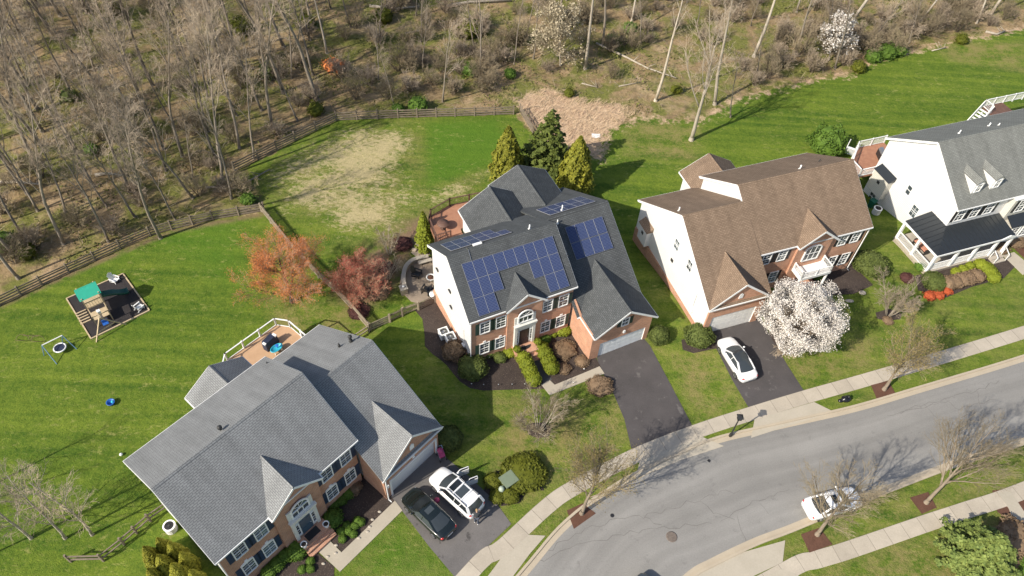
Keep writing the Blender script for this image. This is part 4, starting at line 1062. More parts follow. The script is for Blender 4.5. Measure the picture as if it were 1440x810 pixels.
m = MB(); m.prism([(u, v, .3) for u, v in [(-2.7, 2.55), (-2.7, -2.5), (6.95, -2.5), (6.95, .3), (.3, .3), (.3, 2.55)]], (0, 0, -2.4)); m.build('porch_base', M['stone'], h4)
railing(h4, [(-2.6, 2.4), (-2.6, -2.38), (5.1, -2.38)], .45, M['white'], .95, 2.4, .13)
m = MB(); m.box(5.25, 6.8, -2.95, -2.55, -.3, .3); m.box(5.25, 6.8, -3.35, -2.95, -.3, .15); m.build('porch_steps', M['conc'], h4)
m = MB()
for v in (-3.3, -2.6):
    for u in (5.3, 6.75): m.bar((u, v, .1), (u, v, 1.1 if v > -3 else .95), .06, .06)
for u in (5.3, 6.75): m.bar((u, -3.3, .95), (u, -2.6, 1.3), .06, .06)
m.build('stair_rail', M['white'], h4)
m = MB(); m.prism([(7.4, -1.5, 2.9), (13.5, -1.5, 2.9), (13.5, -.34, 3.5), (7.4, -.34, 3.5)], (0, 0, -.1)); m.build('bay_roof', M['metal_roof'], h4)
m = MB(); m.box(7.5, 13.4, -1.35, -.35, -.5, 2.82); m.build('siding_wall', M['siding_grey'], h4)
for u in (8.4, 9.9, 11.4): window(h4, (u, -1.35, 1.75), (1, 0, 0), (0, -1, 0), .95, 1.5, 2, 4, None)
bump(h4, .3, 8.1, 10.4, .1, 2.6, .75, M['metal_roof'], 'siding_grey')
pipe(h4, 4.3, 7.2, 8.9, .06, .4, 'white'); pipe(h4, 8.6, 7.6, 8.6, .07, .4, 'white'); pipe(h4, 9.2, 7.1, 8.9, .06, .3, 'white')
m = MB(); Z4 = 1.3
m.prism([(u, v, Z4) for u, v in [(-1.7, 10.9), (.32, 10.9), (.32, 11.4), (4.8, 11.4), (4.8, 15.2), (1.0, 15.2), (-1.7, 12.6)]], (0, 0, -.2)); dko = m.build('deck', M['wood_red'], h4)
m = MB()
for u, v in ((-1.6, 11), (-1.5, 12.5), (1.1, 15.1), (4.7, 15.1)): m.box(u - .09, u + .09, v - .09, v + .09, -3, Z4 - .2)
m.build('deck_post', M['white'], dko)
railing(h4, [(.2, 10.95), (-1.65, 10.95), (-1.65, 12.6), (1.0, 15.15), (4.75, 15.15)], Z4, M['white'], 1., 2., .14)
m = MB()   # stair flight going down from the deck corner
a = Vector((.6, 15.3, Z4)); b = Vector((3.2, 17.6, -2.2)); dd = (b - a); side = Vector((dd.y, -dd.x, 0)).normalized()
for k in range(12):
    c = a + dd * (k + .5) / 12; m.bar(c - side * .55, c + side * .55, .28, .05)
for s in (-1, 1):
    m.bar(a + side * .58 * s, b + side * .58 * s, .05, .26); m.bar(a + side * .58 * s + Vector((0, 0, 1)), b + side * .58 * s + Vector((0, 0, 1)), .07, .07)
    for k in range(13):
        c = a + dd * k / 12 + side * .58 * s; m.bar(c, c + Vector((0, 0, 1)), .05, .05)
m.build('deck_stairs', M['white'], h4)
# rear deck with stairs at the far right
m = MB(); Zr = 1.4
m.prism([(18.5, 12.0, Zr), (24, 12.0, Zr), (24, 15.6, Zr), (18.5, 15.6, Zr)], (0, 0, -.2)); m.prism([(20.9, 15.6, Zr), (24, 15.6, Zr), (24, 17.6, Zr), (20.9, 17.6, Zr)], (0, 0, -.2))
dk2 = m.build('deck', M['wood_brown'], h4)
railing(h4, [(20.95, 16.4), (20.95, 17.5), (27, 17.5)], Zr, M['white'], 1., 1.6, .16)
m = MB()
for u in (21.2, 24): m.bar((u, 17.3, -2.6), (u, 17.3, Zr - .2), .18, .18)
m.bar((21.2, 17.3, -.5), (23.5, 17.3, Zr - .2), .2, .2); m.build('deck_post', M['white'], dk2)
m = MB(); a = Vector((20.8, 16.8, Zr)); b = Vector((17.9, 16.0, -2.2)); dd = b - a; side = Vector((dd.y, -dd.x, 0)).normalized()
for k in range(12):
    c = a + dd * (k + .5) / 12; m.bar(c - side * .6, c + side * .6, .28, .05)
for s in (-1, 1):
    m.bar(a + side * .62 * s, b + side * .62 * s, .05, .28); m.bar(a + side * .62 * s + Vector((0, 0, 1)), b + side * .62 * s + Vector((0, 0, 1)), .08, .08)
    for k in range(0, 13, 2):
        c = a + dd * k / 12 + side * .62 * s; m.bar(c, c + Vector((0, 0, 1)), .06, .06)
m.build('deck_stairs', M['white'], h4)

# ------------------------------------------------------------------ vegetation generators
def np_mesh(name, V, k, mat, smooth=False):
    """mesh from an (n,k,3) array of separate k-gons"""
    n = len(V); me = bpy.data.meshes.new(name)
    me.vertices.add(n * k); me.vertices.foreach_set('co', V.reshape(-1).astype(np.float32))
    me.loops.add(n * k); me.loops.foreach_set('vertex_index', np.arange(n * k, dtype=np.int32))
    me.polygons.add(n); me.polygons.foreach_set('loop_start', np.arange(0, n * k, k, dtype=np.int32)); me.polygons.foreach_set('loop_total', np.full(n, k, np.int32))
    me.update(calc_edges=True); me.materials.append(mat); return me

def leaves(P, N, rng, a, b, jit=.7, bend=.3):
    """leaf quads at points P facing roughly N, a long and b wide (folded a little along the middle)"""
    n = len(P); N = N + rng.normal(0, jit, (n, 3)); N /= np.linalg.norm(N, axis=1)[:, None] + 1e-9
    T = rng.normal(0, 1, (n, 3)); T -= (T * N).sum(1)[:, None] * N; T /= np.linalg.norm(T, axis=1)[:, None] + 1e-9
    B = np.cross(N, T); s = rng.uniform(.6, 1.35, n)[:, None]
    a2 = T * a * s / 2; b2 = B * b * s / 2
    return np.stack([P - a2 * .9 - b2, P + a2 * .6 - b2 * .9 + N * bend * b * .3, P + a2 + b2 * .3, P - a2 * .5 + b2], 1)

def sphere_pts(n, rng):
    v = rng.normal(0, 1, (n, 3)); return v / np.linalg.norm(v, axis=1)[:, None]

def core_ball(rx, ry, rz, cz, name, mat, rng, k=.86, amp=.06):
    m = MB(); m.ball((0, 0, 0), 1, 18, 11)
    V = np.array(m.v); r = 1 + amp * np.sin(V[:, 0] * 7 + rng.uniform(0, 6)) * np.cos(V[:, 1] * 6 + rng.uniform(0, 6)) * np.cos(V[:, 2] * 5)
    V = V * r[:, None] * np.array([rx, ry, rz]) * k + np.array([0, 0, cz]); m.v = [tuple(p) for p in V]; return m

def shrub_mesh(seed, rx, ry, rz, mat, n=900, leaf=.14, lump=.08, flat=1., jit=.7):
    """leafy rounded shrub standing on the ground, height about 2*rz*0.9"""
    rng = np.random.default_rng(seed); d = sphere_pts(n, rng); d = d[d[:, 2] > -.75]
    ph = rng.uniform(0, 6, 6)
    lum = 1 + lump * (np.sin(d[:, 0] * 5 + ph[0]) * np.cos(d[:, 1] * 5 + ph[1]) + .7 * np.sin(d[:, 2] * 7 + ph[2] + d[:, 0] * 4)) - .2 * rng.random(len(d)) ** 2
    P = d * np.array([rx, ry, rz]) * lum[:, None]; P[:, 2] += rz * .85
    P[:, 2] = np.maximum(P[:, 2], .03)
    V = leaves(P, d, rng, leaf, leaf * .6, jit)
    core = core_ball(rx, ry, rz, rz * .85, '', mat, rng, .88, lump)
    return V, core

def shrub(name, seed, rx, ry, rz, mat, n=900, leaf=.14, lump=.08, jit=.7):
    V, core = shrub_mesh(seed, rx, ry, rz, mat, n, leaf, lump, 1, jit)
    return merge_np(name, V, core, mat)

def merge_np(name, V, core, mat):
    n = len(V); k = 4; b = len(core.v)
    verts = np.vstack([np.array(core.v, float).reshape(-1, 3), V.reshape(-1, 3)]) if b else V.reshape(-1, 3)
    faces = list(core.f) + [list(range(b + i * 4, b + i * 4 + 4)) for i in range(n)]
    me = bpy.data.meshes.new(name); me.from_pydata([tuple(x) for x in verts], [], faces); me.materials.append(mat); me.update(); return me

def column_tree_mesh(name, seed, h, r, mat, n=2600, leaf=.26, pointy=1.0, lump=.12):
    """dense upright evergreen: flame-shaped volume of small sprays"""
    rng = np.random.default_rng(seed); t = rng.random(n) ** .8; a = rng.uniform(0, 2 * PI, n)
    prof = np.where(t < .16, .78 + .22 * t / .16, (1 - ((t - .16) / .84) ** (1.15 + .45 * pointy))) ; prof = np.maximum(prof, .02) ** (.85)
    ph = rng.uniform(0, 6, 4)
    rr = r * prof * (1 + lump * np.sin(a * 5 + ph[0] + t * 9) + lump * np.cos(a * 9 + ph[1] - t * 17)) * (1 - .22 * rng.random(n) ** 2)
    P = np.stack([rr * np.cos(a), rr * np.sin(a), t * h * 1.0 + .1], 1); N = np.stack([np.cos(a), np.sin(a), np.full(n, .75)], 1)
    V = leaves(P, N, rng, leaf, leaf * .62, .55)
    core = MB(); ts = np.linspace(0, .97, 9); rings = []
    for tt in ts:
        pf = (.78 + .22 * tt / .16) if tt < .16 else max(.02, 1 - ((tt - .16) / .84) ** (1.15 + .45 * pointy)) ** .85
        rings.append([(r * pf * .8 * math.cos(k * PI / 6), r * pf * .8 * math.sin(k * PI / 6), tt * h + .05) for k in range(12)])
    core.tube_rings(rings)
    return merge_np(name, V, core, mat)

def conifer_mesh(name, seed, h, r, mat, whorls=15, n_spray=34, leaf=.42, droop=.18):
    """open conifer: whorls of boughs carrying flat sprays, gaps between them"""
    rng = np.random.default_rng(seed); P = []; N = []
    for w in range(whorls):
        t = (w + .3) / whorls; z = h * (.06 + .92 * t); L = r * (1 - t) ** .85 * rng.uniform(.9, 1.1) + .12
        nb = max(4, int(10 * (1 - t * .55))); a0 = rng.uniform(0, 6)
        for b in range(nb):
            a = a0 + 2 * PI * b / nb + rng.normal(0, .14); LL = L * rng.uniform(.75, 1.12)
            k = max(5, int(n_spray * LL / r)); s = np.sqrt(rng.random(k)); off = rng.normal(0, .14, k) * (.5 + LL * .22)
            x = s * LL; zz = z + (.12 - droop * s) * x * .6 + rng.normal(0, .07, k)
            P.append(np.stack([x * math.cos(a) - off * math.sin(a), x * math.sin(a) + off * math.cos(a), zz], 1))
            N.append(np.tile([math.cos(a) * .35, math.sin(a) * .35, 1.], (k, 1)))
    P = np.vstack(P); N = np.vstack(N)
    return np_mesh(name, leaves(P, N, rng, leaf, leaf * .55, .45), 4, mat)

# bare trees -----------------------------------------------------------
class Tree:
    tipr = .0105
    def __init__(s, seed): s.r = random.Random(seed); s.trunk = MB(); s.twig = MB(); s.tips = []
    def branch(s, p, d, L, r0, r1, seg, bend, mb, sides, up=0.):
        pts = [p.copy()]; dirs = [d.copy()]; rads = [r0]; cur = p.copy(); dd = d.copy()
        for i in range(seg):
            dd = (dd + Vector((s.r.gauss(0, bend), s.r.gauss(0, bend), s.r.gauss(0, bend) + up))).normalized()
            cur = cur + dd * (L / seg); pts.append(cur.copy()); dirs.append(dd.copy()); rads.append(r0 + (r1 - r0) * (i + 1) / seg)
        mb.tube(pts, rads, sides, cap=sides > 3); return pts, dirs, rads
    def side(s, d, ang):
        o = d.orthogonal().normalized(); o.rotate(Matrix.Rotation(s.r.uniform(0, 2 * PI), 3, d)); return (d * math.cos(ang) + o * math.sin(ang)).normalized()
    def grow(s, P, D_, Rr, L, level, spec):
        """children along a parent path"""
        n, ang, ratio, t0, seg, bend, up, sides = spec[level]; last = level == len(spec) - 1
        m = len(P) - 1
        for k in range(n):
            t = t0 + (1 - t0) * ((k + s.r.random()) / n); f = t * m; i = min(int(f), m - 1); u = f - i
            p = P[i].lerp(P[i + 1], u); d = D_[i + 1]; r = Rr[i] + (Rr[i + 1] - Rr[i]) * u
            dl = s.side(d, ang * s.r.uniform(.7, 1.25)); l = L * ratio * (1.15 - .55 * t) * s.r.uniform(.7, 1.25)
            big = level <= 1; rr = min(r * .6, max(.009, .0105 * l + .005)) if not last else s.tipr
            pts, ds, rs = s.branch(p, dl, l, rr, max(.006, rr * .35), seg, bend, s.trunk if level == 0 else s.twig, sides, up)
            if last: s.tips.append((pts[-1], ds[-1])); s.tips.append((pts[len(pts) // 2], ds[-1]))
            else: s.grow(pts, ds, rs, l, level + 1, spec)

def bare_tree(seed, h, r, spec, lean=.05, seg=9, bend=.045, t_r1=.18, Lg=None, tipr=.0105):
    t = Tree(seed); t.tipr = tipr
    pts, ds, rs = t.branch(Vector((0, 0, -.15)), Vector((t.r.gauss(0, lean), t.r.gauss(0, lean), 1)).normalized(), h, r, r * t_r1, seg, bend, t.trunk, 7, .02)
    # flare of the foot
    t.trunk.tube([(0, 0, -.15), (0, 0, .18), (0, 0, .5)], [r * 1.55, r * 1.25, r], 7, cap=False)
    t.grow(pts, ds, rs, Lg or h, 0, spec); return t

def tree_obj(name, label, cat, t, loc, bark, twig, buds=None, bud_n=0, bud_s=.1, group=None, rz=0, seed=1):
    o = thing(name, label, cat, loc, rz, group)
    t.trunk.build('trunk', M[bark], o, True)
    c = t.twig.build('crown', M[twig], o)
    if buds:
        rng = np.random.default_rng(seed); tp = np.array([tuple(p) for p, d in t.tips])
        P = tp[rng.integers(0, len(tp), bud_n)] + rng.normal(0, .17, (bud_n, 3))
        link('buds', np_mesh('buds', leaves(P, sphere_pts(bud_n, rng), rng, bud_s, bud_s * .7, .3), 4, M[buds]), c)
    return o

#            n   angle ratio t0  seg bend  up   sides
WOODSPEC = [(14, .52, .28, .36, 6, .08, .07, 4), (7, .6, .46, .22, 4, .12, .05, 3), (5, .6, .5, .15, 3, .13, .03, 3), (4, .6, .55, .2, 2, .14, .02, 3)]
TALLSPEC = [(10, .6, .22, .5, 5, .11, .06, 4), (6, .75, .5, .2, 4, .13, .04, 3), (5, .7, .5, .15, 3, .14, .03, 3), (3, .65, .55, .2, 2, .15, .02, 3)]
VASESPEC = [(17, .62, .50, .30, 6, .05, .06, 5), (9, .48, .46, .15, 4, .07, .04, 3), (6, .5, .5, .12, 3, .09, .03, 3), (3, .5, .6, .2, 2, .1, .02, 3)]
MAPLESPEC = [(30, .98, .50, .16, 6, .06, .04, 4), (10, .65, .46, .2, 4, .08, .03, 3), (7, .6, .48, .15, 3, .1, .03, 3), (4, .6, .55, .2, 2, .1, .02, 3)]
THINSPEC = [(14, .6, .26, .3, 4, .08, .05, 4), (6, .6, .48, .2, 3, .1, .04, 3), (4, .6, .55, .15, 2, .12, .03, 3)]
BUSHSPEC = [(7, .5, .55, .15, 4, .12, .05, 3), (6, .6, .5, .15, 3, .14, .03, 3), (4, .6, .55, .2, 2, .15, .02, 3)]

def multi_stem(seed, n, h, r, spread, spec):
    t = Tree(seed)
    for k in range(n):
        a = 2 * PI * k / n + t.r.uniform(-.3, .3); d = Vector((math.cos(a) * spread * t.r.uniform(.3, 1.1), math.sin(a) * spread * t.r.uniform(.3, 1.1), 1)).normalized()
        L = h * t.r.uniform(.75, 1.1)
        pts, ds, rs = t.branch(Vector((math.cos(a) * .08, math.sin(a) * .08, -.1)), d, L, r * t.r.uniform(.7, 1.1), r * .3, 6, .07, t.trunk, 4, .03)
        t.grow(pts, ds, rs, L, 0, spec)
    return t

BIGSPEC = [(11, .5, .52, .34, 7, .06, .07, 5), (8, .6, .42, .25, 5, .1, .05, 4), (6, .65, .48, .2, 4, .12, .03, 3), (4, .65, .5, .2, 3, .14, .03, 3)]
tree_obj('woodland_tree', 'big pale spreading tree at the lawn edge casting the long branching shadow', 'tree', bare_tree(91, 13.5, .26, BIGSPEC, .02, 9, .04, .2), G(972, 197), 'bark_pale', 'twig')
# ---- the wood behind the fences
rw = random.Random(5)
WV = []
for k, (h, r, sp) in enumerate([(17, .17, WOODSPEC), (19, .2, WOODSPEC), (15, .14, WOODSPEC), (19, .23, TALLSPEC), (16, .16, TALLSPEC), (11, .11, THINSPEC), (9, .085, THINSPEC)]):
    WV.append((bare_tree(100 + k, h, r, sp, .04, 9, .05 if sp is not TALLSPEC else .035, tipr=.0075), h))
WMESH = [(t.trunk.mesh('trunk', M['bark'], True), t.twig.mesh('crown', M['twig'])) for t, h in WV]
PMESH = {k: (t.trunk.mesh('trunk', M['bark_pale'], True), WMESH[k][1]) for k, (t, h) in enumerate(WV) if k in (3, 4)}
def wood_tree(x, y, k, rz, sc, label, group, pale=False, lean=0):
    o = thing('woodland_tree', label, 'tree', (x, y, gz(x, y)), rz, group); o.scale = (sc, sc, sc)
    if lean: o.rotation_euler = (lean[0], lean[1], rz)
    tr, cr = PMESH[k] if pale else WMESH[k]
    link('trunk', tr, o); link('crown', cr, o); return o
DENSE = 'grey bare tree standing in the crowded wood behind the left fences'
SPARSE = 'grey bare tree in the open brown wood behind the middle and right lawns'
placed = []
def put(px, py, k, sc, label, group, pale=False, lean=0):
    p = G(px, py); placed.append((p.x, p.y)); return wood_tree(p.x, p.y, k, rw.uniform(0, 6.28), sc, label, group, pale, lean)
for px, py, k, sc in [(72, 47, 1, 1), (42, 65, 0, 1), (133, 100, 2, 1), (257, 220, 1, .95), (303, 222, 0, .95), (293, 185, 4, .9), (292, 137, 2, 1), (333, 163, 2, .9), (367, 78, 4, .9), (418, 170, 5, 1), (357, 223, 2, .95),
                  (183, 270, 0, 1), (60, 185, 1, 1), (133, 263, 2, 1.05), (230, 210, 0, 1), (187, 163, 2, 1), (90, 343, 1, .95), (153, 340, 0, .85), (247, 310, 2, .8), (110, 215, 0, 1), (20, 240, 1, 1), (30, 330, 2, 1), (215, 120, 1, 1), (170, 60, 0, 1), (325, 100, 1, .9), (410, 110, 5, 1)]:
    put(px, py, k, sc, DENSE, 'bare trees in the left wood')
for px, py, k, sc, lab in [(623, 143, 5, 1.1, 'slim straight bare tree just behind the middle of the back fence'), (595, 100, 6, 1., 'thin bare sapling left of the slim tree behind the back fence'), (723, 90, 4, .6, 'slender pale trunk standing left of the cream blossoming tree'), (750, 83, 6, 1.1, 'thin sapling close beside the cream blossoming tree')]:
    put(px, py, k, sc, lab, None)
for px, py, k, sc, lab, ln in [(460, 75, 3, .7, 'pale trunked tree above the rust coloured brush in the wood', (0, -.05)), (823, 97, 3, 1., 'thick pale trunk standing alone above the straw clearing', (0, .0)), (888, 30, 4, 1., 'pale trunk at the top edge above the fallen branches', 0),
                           (922, 142, 3, .9, 'tall pale tree at the right side of the straw clearing', (0, .03)), (1005, 147, 3, 1., 'tall pale tree just behind the big tree at the lawn edge', (0, .1)),
                           (1027, 165, 5, .9, 'thin dark leaning tree at the lawn edge beside the big pale tree', (0, .12)), (1060, 80, 3, 1., 'pale thick tree between the bare brush and the red clearing', (0, .08)), (1198, 30, 3, 1.05, 'leaning pale trunk beside the white blossoming wood tree', (0, .16)), (1120, 17, 4, 1., 'pale trunk above the white blossoming wood tree', 0),
                           (1297, 27, 4, 1., 'pale trunk at the upper right above the bare brush', (0, .08)), (1393, 20, 3, 1., 'thick pale trunk at the top right corner of the wood', (0, .05)), (1373, 33, 4, .9, 'slimmer pale trunk left of the thick corner trunk', (0, .1))]:
    o = put(px, py, k, sc, lab, None, k in (3, 4), ln)
# random fill, denser on the left
tries = 0; nd = ns = 0
while tries < 9000 and nd + ns < 215:
    tries += 1
    left = rw.random() < .68
    px, py = (rw.uniform(-150, 560), rw.uniform(-70, 400)) if left else (rw.uniform(480, 1560), rw.uniform(-80, 150))
    p = G(px, py)
    P1 = np.array([p.x]); P2 = np.array([p.y])
    if not inside(P1, P2, WOOD)[0]: continue
    d, _ = seg_dist(P1, P2, wood_edge); 
    if d[0] < 1.6: continue
    if inside(P1, P2, straw_p)[0] or (680 < px < 1010 and 70 < py): continue
    dens = 2.7 if px < 470 else 5.2
    if any((p.x - a) ** 2 + (p.y - b) ** 2 < dens ** 2 for a, b in placed): continue
    placed.append((p.x, p.y)); lf = px < 480
    k = rw.choice([0, 0, 1, 1, 2, 2, 5, 5, 6, 4]) if lf else rw.choice([4, 5, 5, 6, 6, 2])
    wood_tree(p.x, p.y, k, rw.uniform(0, 6.28), rw.uniform(.85, 1.22), DENSE if lf else SPARSE, 'bare trees in the left wood' if lf else 'bare trees in the open wood', False, (rw.gauss(0, .04), rw.gauss(0, .04)))
    if lf: nd += 1
    else: ns += 1
BR = multi_stem(300, 14, 2.2, .03, .75, BUSHSPEC); BR2 = multi_stem(301, 11, 3.0, .035, .5, BUSHSPEC)
bm1 = (BR.trunk.mesh('stem', M['bark_dark']), BR.twig.mesh('twigs', M['twig'])); bm2 = (BR2.trunk.mesh('stem', M['bark_dark']), BR2.twig.mesh('twigs', M['twig_tan']))
def bramble(p, k, sc, label, group):
    o = thing('bare_bush', label, 'bush', (p.x, p.y, gz(p.x, p.y)), rw.uniform(0, 6), group); o.scale = (sc, sc, sc * rw.uniform(.8, 1.1))
    a, b = (bm1, bm2)[k]; link('stem', a, o); link('twigs', b, o)
green_mesh = [shrub('evergreen_bush', 320 + k, 1.1, 1.0, .85, M[mt], 520, .2, .25, .9) for k, mt in enumerate(('boxwood', 'fresh', 'box_olive'))]
BL, BRt = 'grey leafless bush in the undergrowth of the left wood', 'brown leafless bush in the thickets of the middle and right wood'
n = 0
for px, py, sc in [(1100, 95, 1.3), (1120, 80, 1.4), (1140, 100, 1.2), (1160, 75, 1.5), (1185, 92, 1.2), (1215, 75, 1.5), (1235, 60, 1.5), (1255, 75, 1.2), (1275, 55, 1.6), (1300, 50, 1.4), (1320, 40, 1.5), (1345, 45, 1.3), (1370, 30, 1.2), (1080, 110, 1.2), (1060, 120, 1.), (1150, 50, 1.4), (1240, 30, 1.4), (1330, 15, 1.3), (1100, 50, 1.2), (1410, 28, 1.1), (1195, 55, 1.4), (1285, 30, 1.3), (1045, 100, 1.1)]:
    bramble(G(px, py), n % 2, sc * .85, BRt, 'leafless bushes along the right wood edge'); n += 1
for px, py, sc in [(500, 140, 1.3), (520, 120, 1.4), (545, 140, 1.2), (480, 110, 1.4), (560, 100, 1.3), (440, 140, 1.2), (610, 120, 1.), (640, 130, 1.), (690, 120, .9), (390, 190, 1.), (330, 200, 1.), (300, 240, .9), (20, 370, 1.2), (50, 350, 1.2), (110, 320, 1.), (200, 290, 1.), (280, 275, 1.1), (320, 270, 1.2), (345, 275, 1.1), (260, 130, 1.), (150, 150, 1.), (80, 110, 1.1), (230, 40, 1.1), (530, 60, 1.2), (500, 40, 1.2), (770, 100, .9), (860, 110, .8), (910, 60, .9), (600, 40, 1.), (680, 40, 1.), (425, 90, 1.2), (20, 120, 1.1), (60, 250, 1.2), (5, 300, 1.3)]:
    bramble(G(px, py), n % 2, sc * .85, BL, 'leafless bushes in the wood'); n += 1
tries = 0; more = 0
while tries < 3000 and more < 165:
    tries += 1
    rt = rw.random() < .82
    px, py = (rw.uniform(560, 1480), rw.uniform(-40, 140)) if rt else (rw.uniform(-20, 560), rw.uniform(-30, 380))
    p = G(px, py); P1 = np.array([p.x]); P2 = np.array([p.y])
    if not inside(P1, P2, WOOD)[0] or seg_dist(P1, P2, wood_edge)[0][0] < 1.3 or inside(P1, P2, straw_p)[0]: continue
    if 740 < px < 1010 and 75 < py: continue
    bramble(p, n % 2, rw.uniform(.6, 1.15), BRt if px > 560 else BL, 'leafless bushes along the right wood edge' if px > 560 else 'leafless bushes in the wood'); n += 1; more += 1
for px, py, k, sc, lab in [(663, 105, 1, 1.1, 'bright green bush in the middle of the brush behind the back fence'), (717, 108, 1, .8, 'small bright green bush right of the larger one behind the fence'), (588, 155, 1, 1.2, 'bright green bush growing against the back fence'), (560, 158, 1, .8, 'low green bush at the fence beside the brighter one'),
                        (378, 108, 0, 1.2, 'dark green bush alone in the left wood'), (445, 160, 2, 1., 'olive bush near the corner of the back fence'), (660, 50, 2, 1.5, 'large olive bush at the top centre of the wood'), (860, 60, 1, .9, 'small green bush right of the thick pale trunk'), (885, 45, 1, 1.0, 'green bush beside the top edge pale trunk'),
                        (1225, 85, 1, 1.1, 'fresh green bush leftmost of three at the right wood edge'), (1243, 80, 1, 1.3, 'fresh green bush tallest of three at the right wood edge'), (1262, 76, 1, 1., 'fresh green bush rightmost of three at the right wood edge'), (8, 350, 1, 1.3, 'green bush at the left edge of the wood'), (40, 360, 2, 1., 'olive bush near the left fence'),
                        (100, 140, 0, 1., 'dark green bush among the upper left trunks'), (340, 45, 2, 1.5, 'broad olive bush at the top of the left wood'), (430, 40, 2, 1.3, 'olive bush beside the rust coloured brush'), (540, 30, 2, 1.3, 'olive bush at the top of the wood left of the fallen log'), (130, 215, 1, .8, 'small green bush under the left wood trees'), (950, 130, 2, .7, 'low olive bush at the edge of the straw clearing'), (800, 135, 2, .7, 'low olive bush in the straw clearing'), (725, 55, 2, 1.2, 'olive bush behind the slender pale trunk'), (1000, 60, 2, 1., 'olive bush between the two tall pale trees'), (1205, 100, 2, 1.0, 'olive bush at the foot of the right thicket'), (1350, 60, 2, .9, 'olive bush by the straw strip at upper right'), (350, 285, 1, .8, 'small green bush at the fence junction'), (160, 20, 2, 1.2, 'olive bush at the top left of the wood')]:
    p = G(px, py); o = link('evergreen_bush', green_mesh[k]); o.location = (p.x, p.y, gz(p.x, p.y)); o.rotation_euler = (0, 0, rw.uniform(0, 6)); o.scale = (sc, sc, sc * .9); tag(o, lab, 'bush')
o = link('rust_bush', shrub('rust_bush', 340, 1.5, 1.3, .8, M['bud_red'], 420, .16, .3, 1.)); p = G(470, 98); o.location = p; tag(o, 'rust red bush in the wood above the back fence corner', 'bush')
# fallen logs
def log(pts, r, label, mat='bark_pale'):
    P = [G(*q) for q in pts]; m = MB(); P = [p + Vector((0, 0, r * .9 + .05 * i)) for i, p in enumerate(P)]
    m.tube(P, [r * (1 - .5 * i / (len(P) - 1)) for i in range(len(P))], 7)
    rr = random.Random(len(label))
    for k in range(3):
        a = P[1 if len(P) > 2 else 0].lerp(P[-1], rr.random()); m.tube([a, a + Vector((rr.uniform(-1, 1), rr.uniform(-1, 1), rr.uniform(.3, 1.)))], [r * .35, .02], 5)
    tag(m.build('fallen_log', M[mat], None, True), label, 'log')
log([(520, 10), (555, 14), (590, 12)], .22, 'long pale fallen log lying at the top centre of the wood'); log([(630, 10), (660, 5), (720, 3)], .24, 'long pale log at the top edge behind the slim saplings'); log([(135, 248), (150, 246), (172, 249)], .22, 'pale cut log on the floor of the left wood'); log([(0, 258), (25, 258), (60, 262)], .2, 'pale log at the left edge of the wood')
log([(838, 62), (880, 82), (910, 98), (950, 112)], .16, 'long fallen branch slanting down right of the thick pale trunk'); log([(1385, 46), (1400, 50), (1412, 46)], .2, 'short pale log on the straw strip at upper right'); log([(818, 118), (840, 124)], .1, 'small fallen branch at the top of the straw clearing'); log([(870, 122), (900, 117)], .1, 'thin fallen branch right of the straw clearing'); log([(290, 265), (340, 262), (380, 240)], .14, 'grey log lying along the outside of the left fence', 'bark'); log([(1310, 72), (1330, 68)], .1, 'thin pale branch in the right thicket'); log([(570, 48), (600, 42)], .13, 'pale branch lying behind the slim sapling')
# loose dead stems and leaf clumps: uncountable ground litter of the wood
rng = np.random.default_rng(77); V = []
bx = XY(PX([(-150, -60), (1560, -60), (1560, 300), (-150, 440)]))
cand = np.stack([rng.uniform(-110, 95, 60000), rng.uniform(48, 140, 60000)], 1)
ok = inside(cand[:, 0], cand[:, 1], WOOD) & (seg_dist(cand[:, 0], cand[:, 1], wood_edge)[0] > .4); cand = cand[ok][:26000]
z = ground_z(cand[:, 0], cand[:, 1])
P = np.column_stack([cand, z + rng.uniform(.02, .35, len(cand))]); a = rng.uniform(0, 2 * PI, len(cand)); L = rng.uniform(.3, 1.5, len(cand)) ; el = rng.uniform(-.15, .9, len(cand))
T = np.stack([np.cos(a) * np.cos(el), np.sin(a) * np.cos(el), np.sin(el)], 1) * L[:, None] / 2; S = np.stack([-np.sin(a), np.cos(a), np.zeros(len(a))], 1) * rng.uniform(.012, .04, len(a))[:, None]
V = np.stack([P - T - S, P + T - S * .3, P + T + S * .3, P - T + S], 1)
m1 = np_mesh('ground_litter', V, 4, M['twig_tan']); tag(link('ground_litter', m1), 'dead stems and fallen twigs littering the floor of the wood', 'undergrowth', None, 'stuff')
cand = np.stack([rng.uniform(0, 30, 20000), rng.uniform(60, 95, 20000)], 1); cand = cand[inside(cand[:, 0], cand[:, 1], straw_p)][:4200]; z = ground_z(cand[:, 0], cand[:, 1])
P = np.column_stack([cand, z + rng.uniform(.02, .3, len(cand))]); a = rng.normal(.6, .6, len(cand)); L = rng.uniform(.3, 1.1, len(cand)); el = rng.uniform(-.1, .8, len(cand))
T = np.stack([np.cos(a) * np.cos(el), np.sin(a) * np.cos(el), np.sin(el)], 1) * L[:, None] / 2; S = np.stack([-np.sin(a), np.cos(a), np.zeros(len(a))], 1) * rng.uniform(.010, .026, len(a))[:, None]
M['straw'] = m_leaf('dry_reed', (.66, .50, .33), (.46, .32, .20))
tag(link('dry_reeds', np_mesh('dry_reeds', np.stack([P - T - S, P + T - S * .3, P + T + S * .3, P - T + S], 1), 4, M['straw'])), 'flattened dry reeds covering the clearing behind the evergreens', 'reeds', None, 'stuff')
cand = np.stack([rng.uniform(-110, 95, 200000), rng.uniform(48, 140, 200000)], 1)
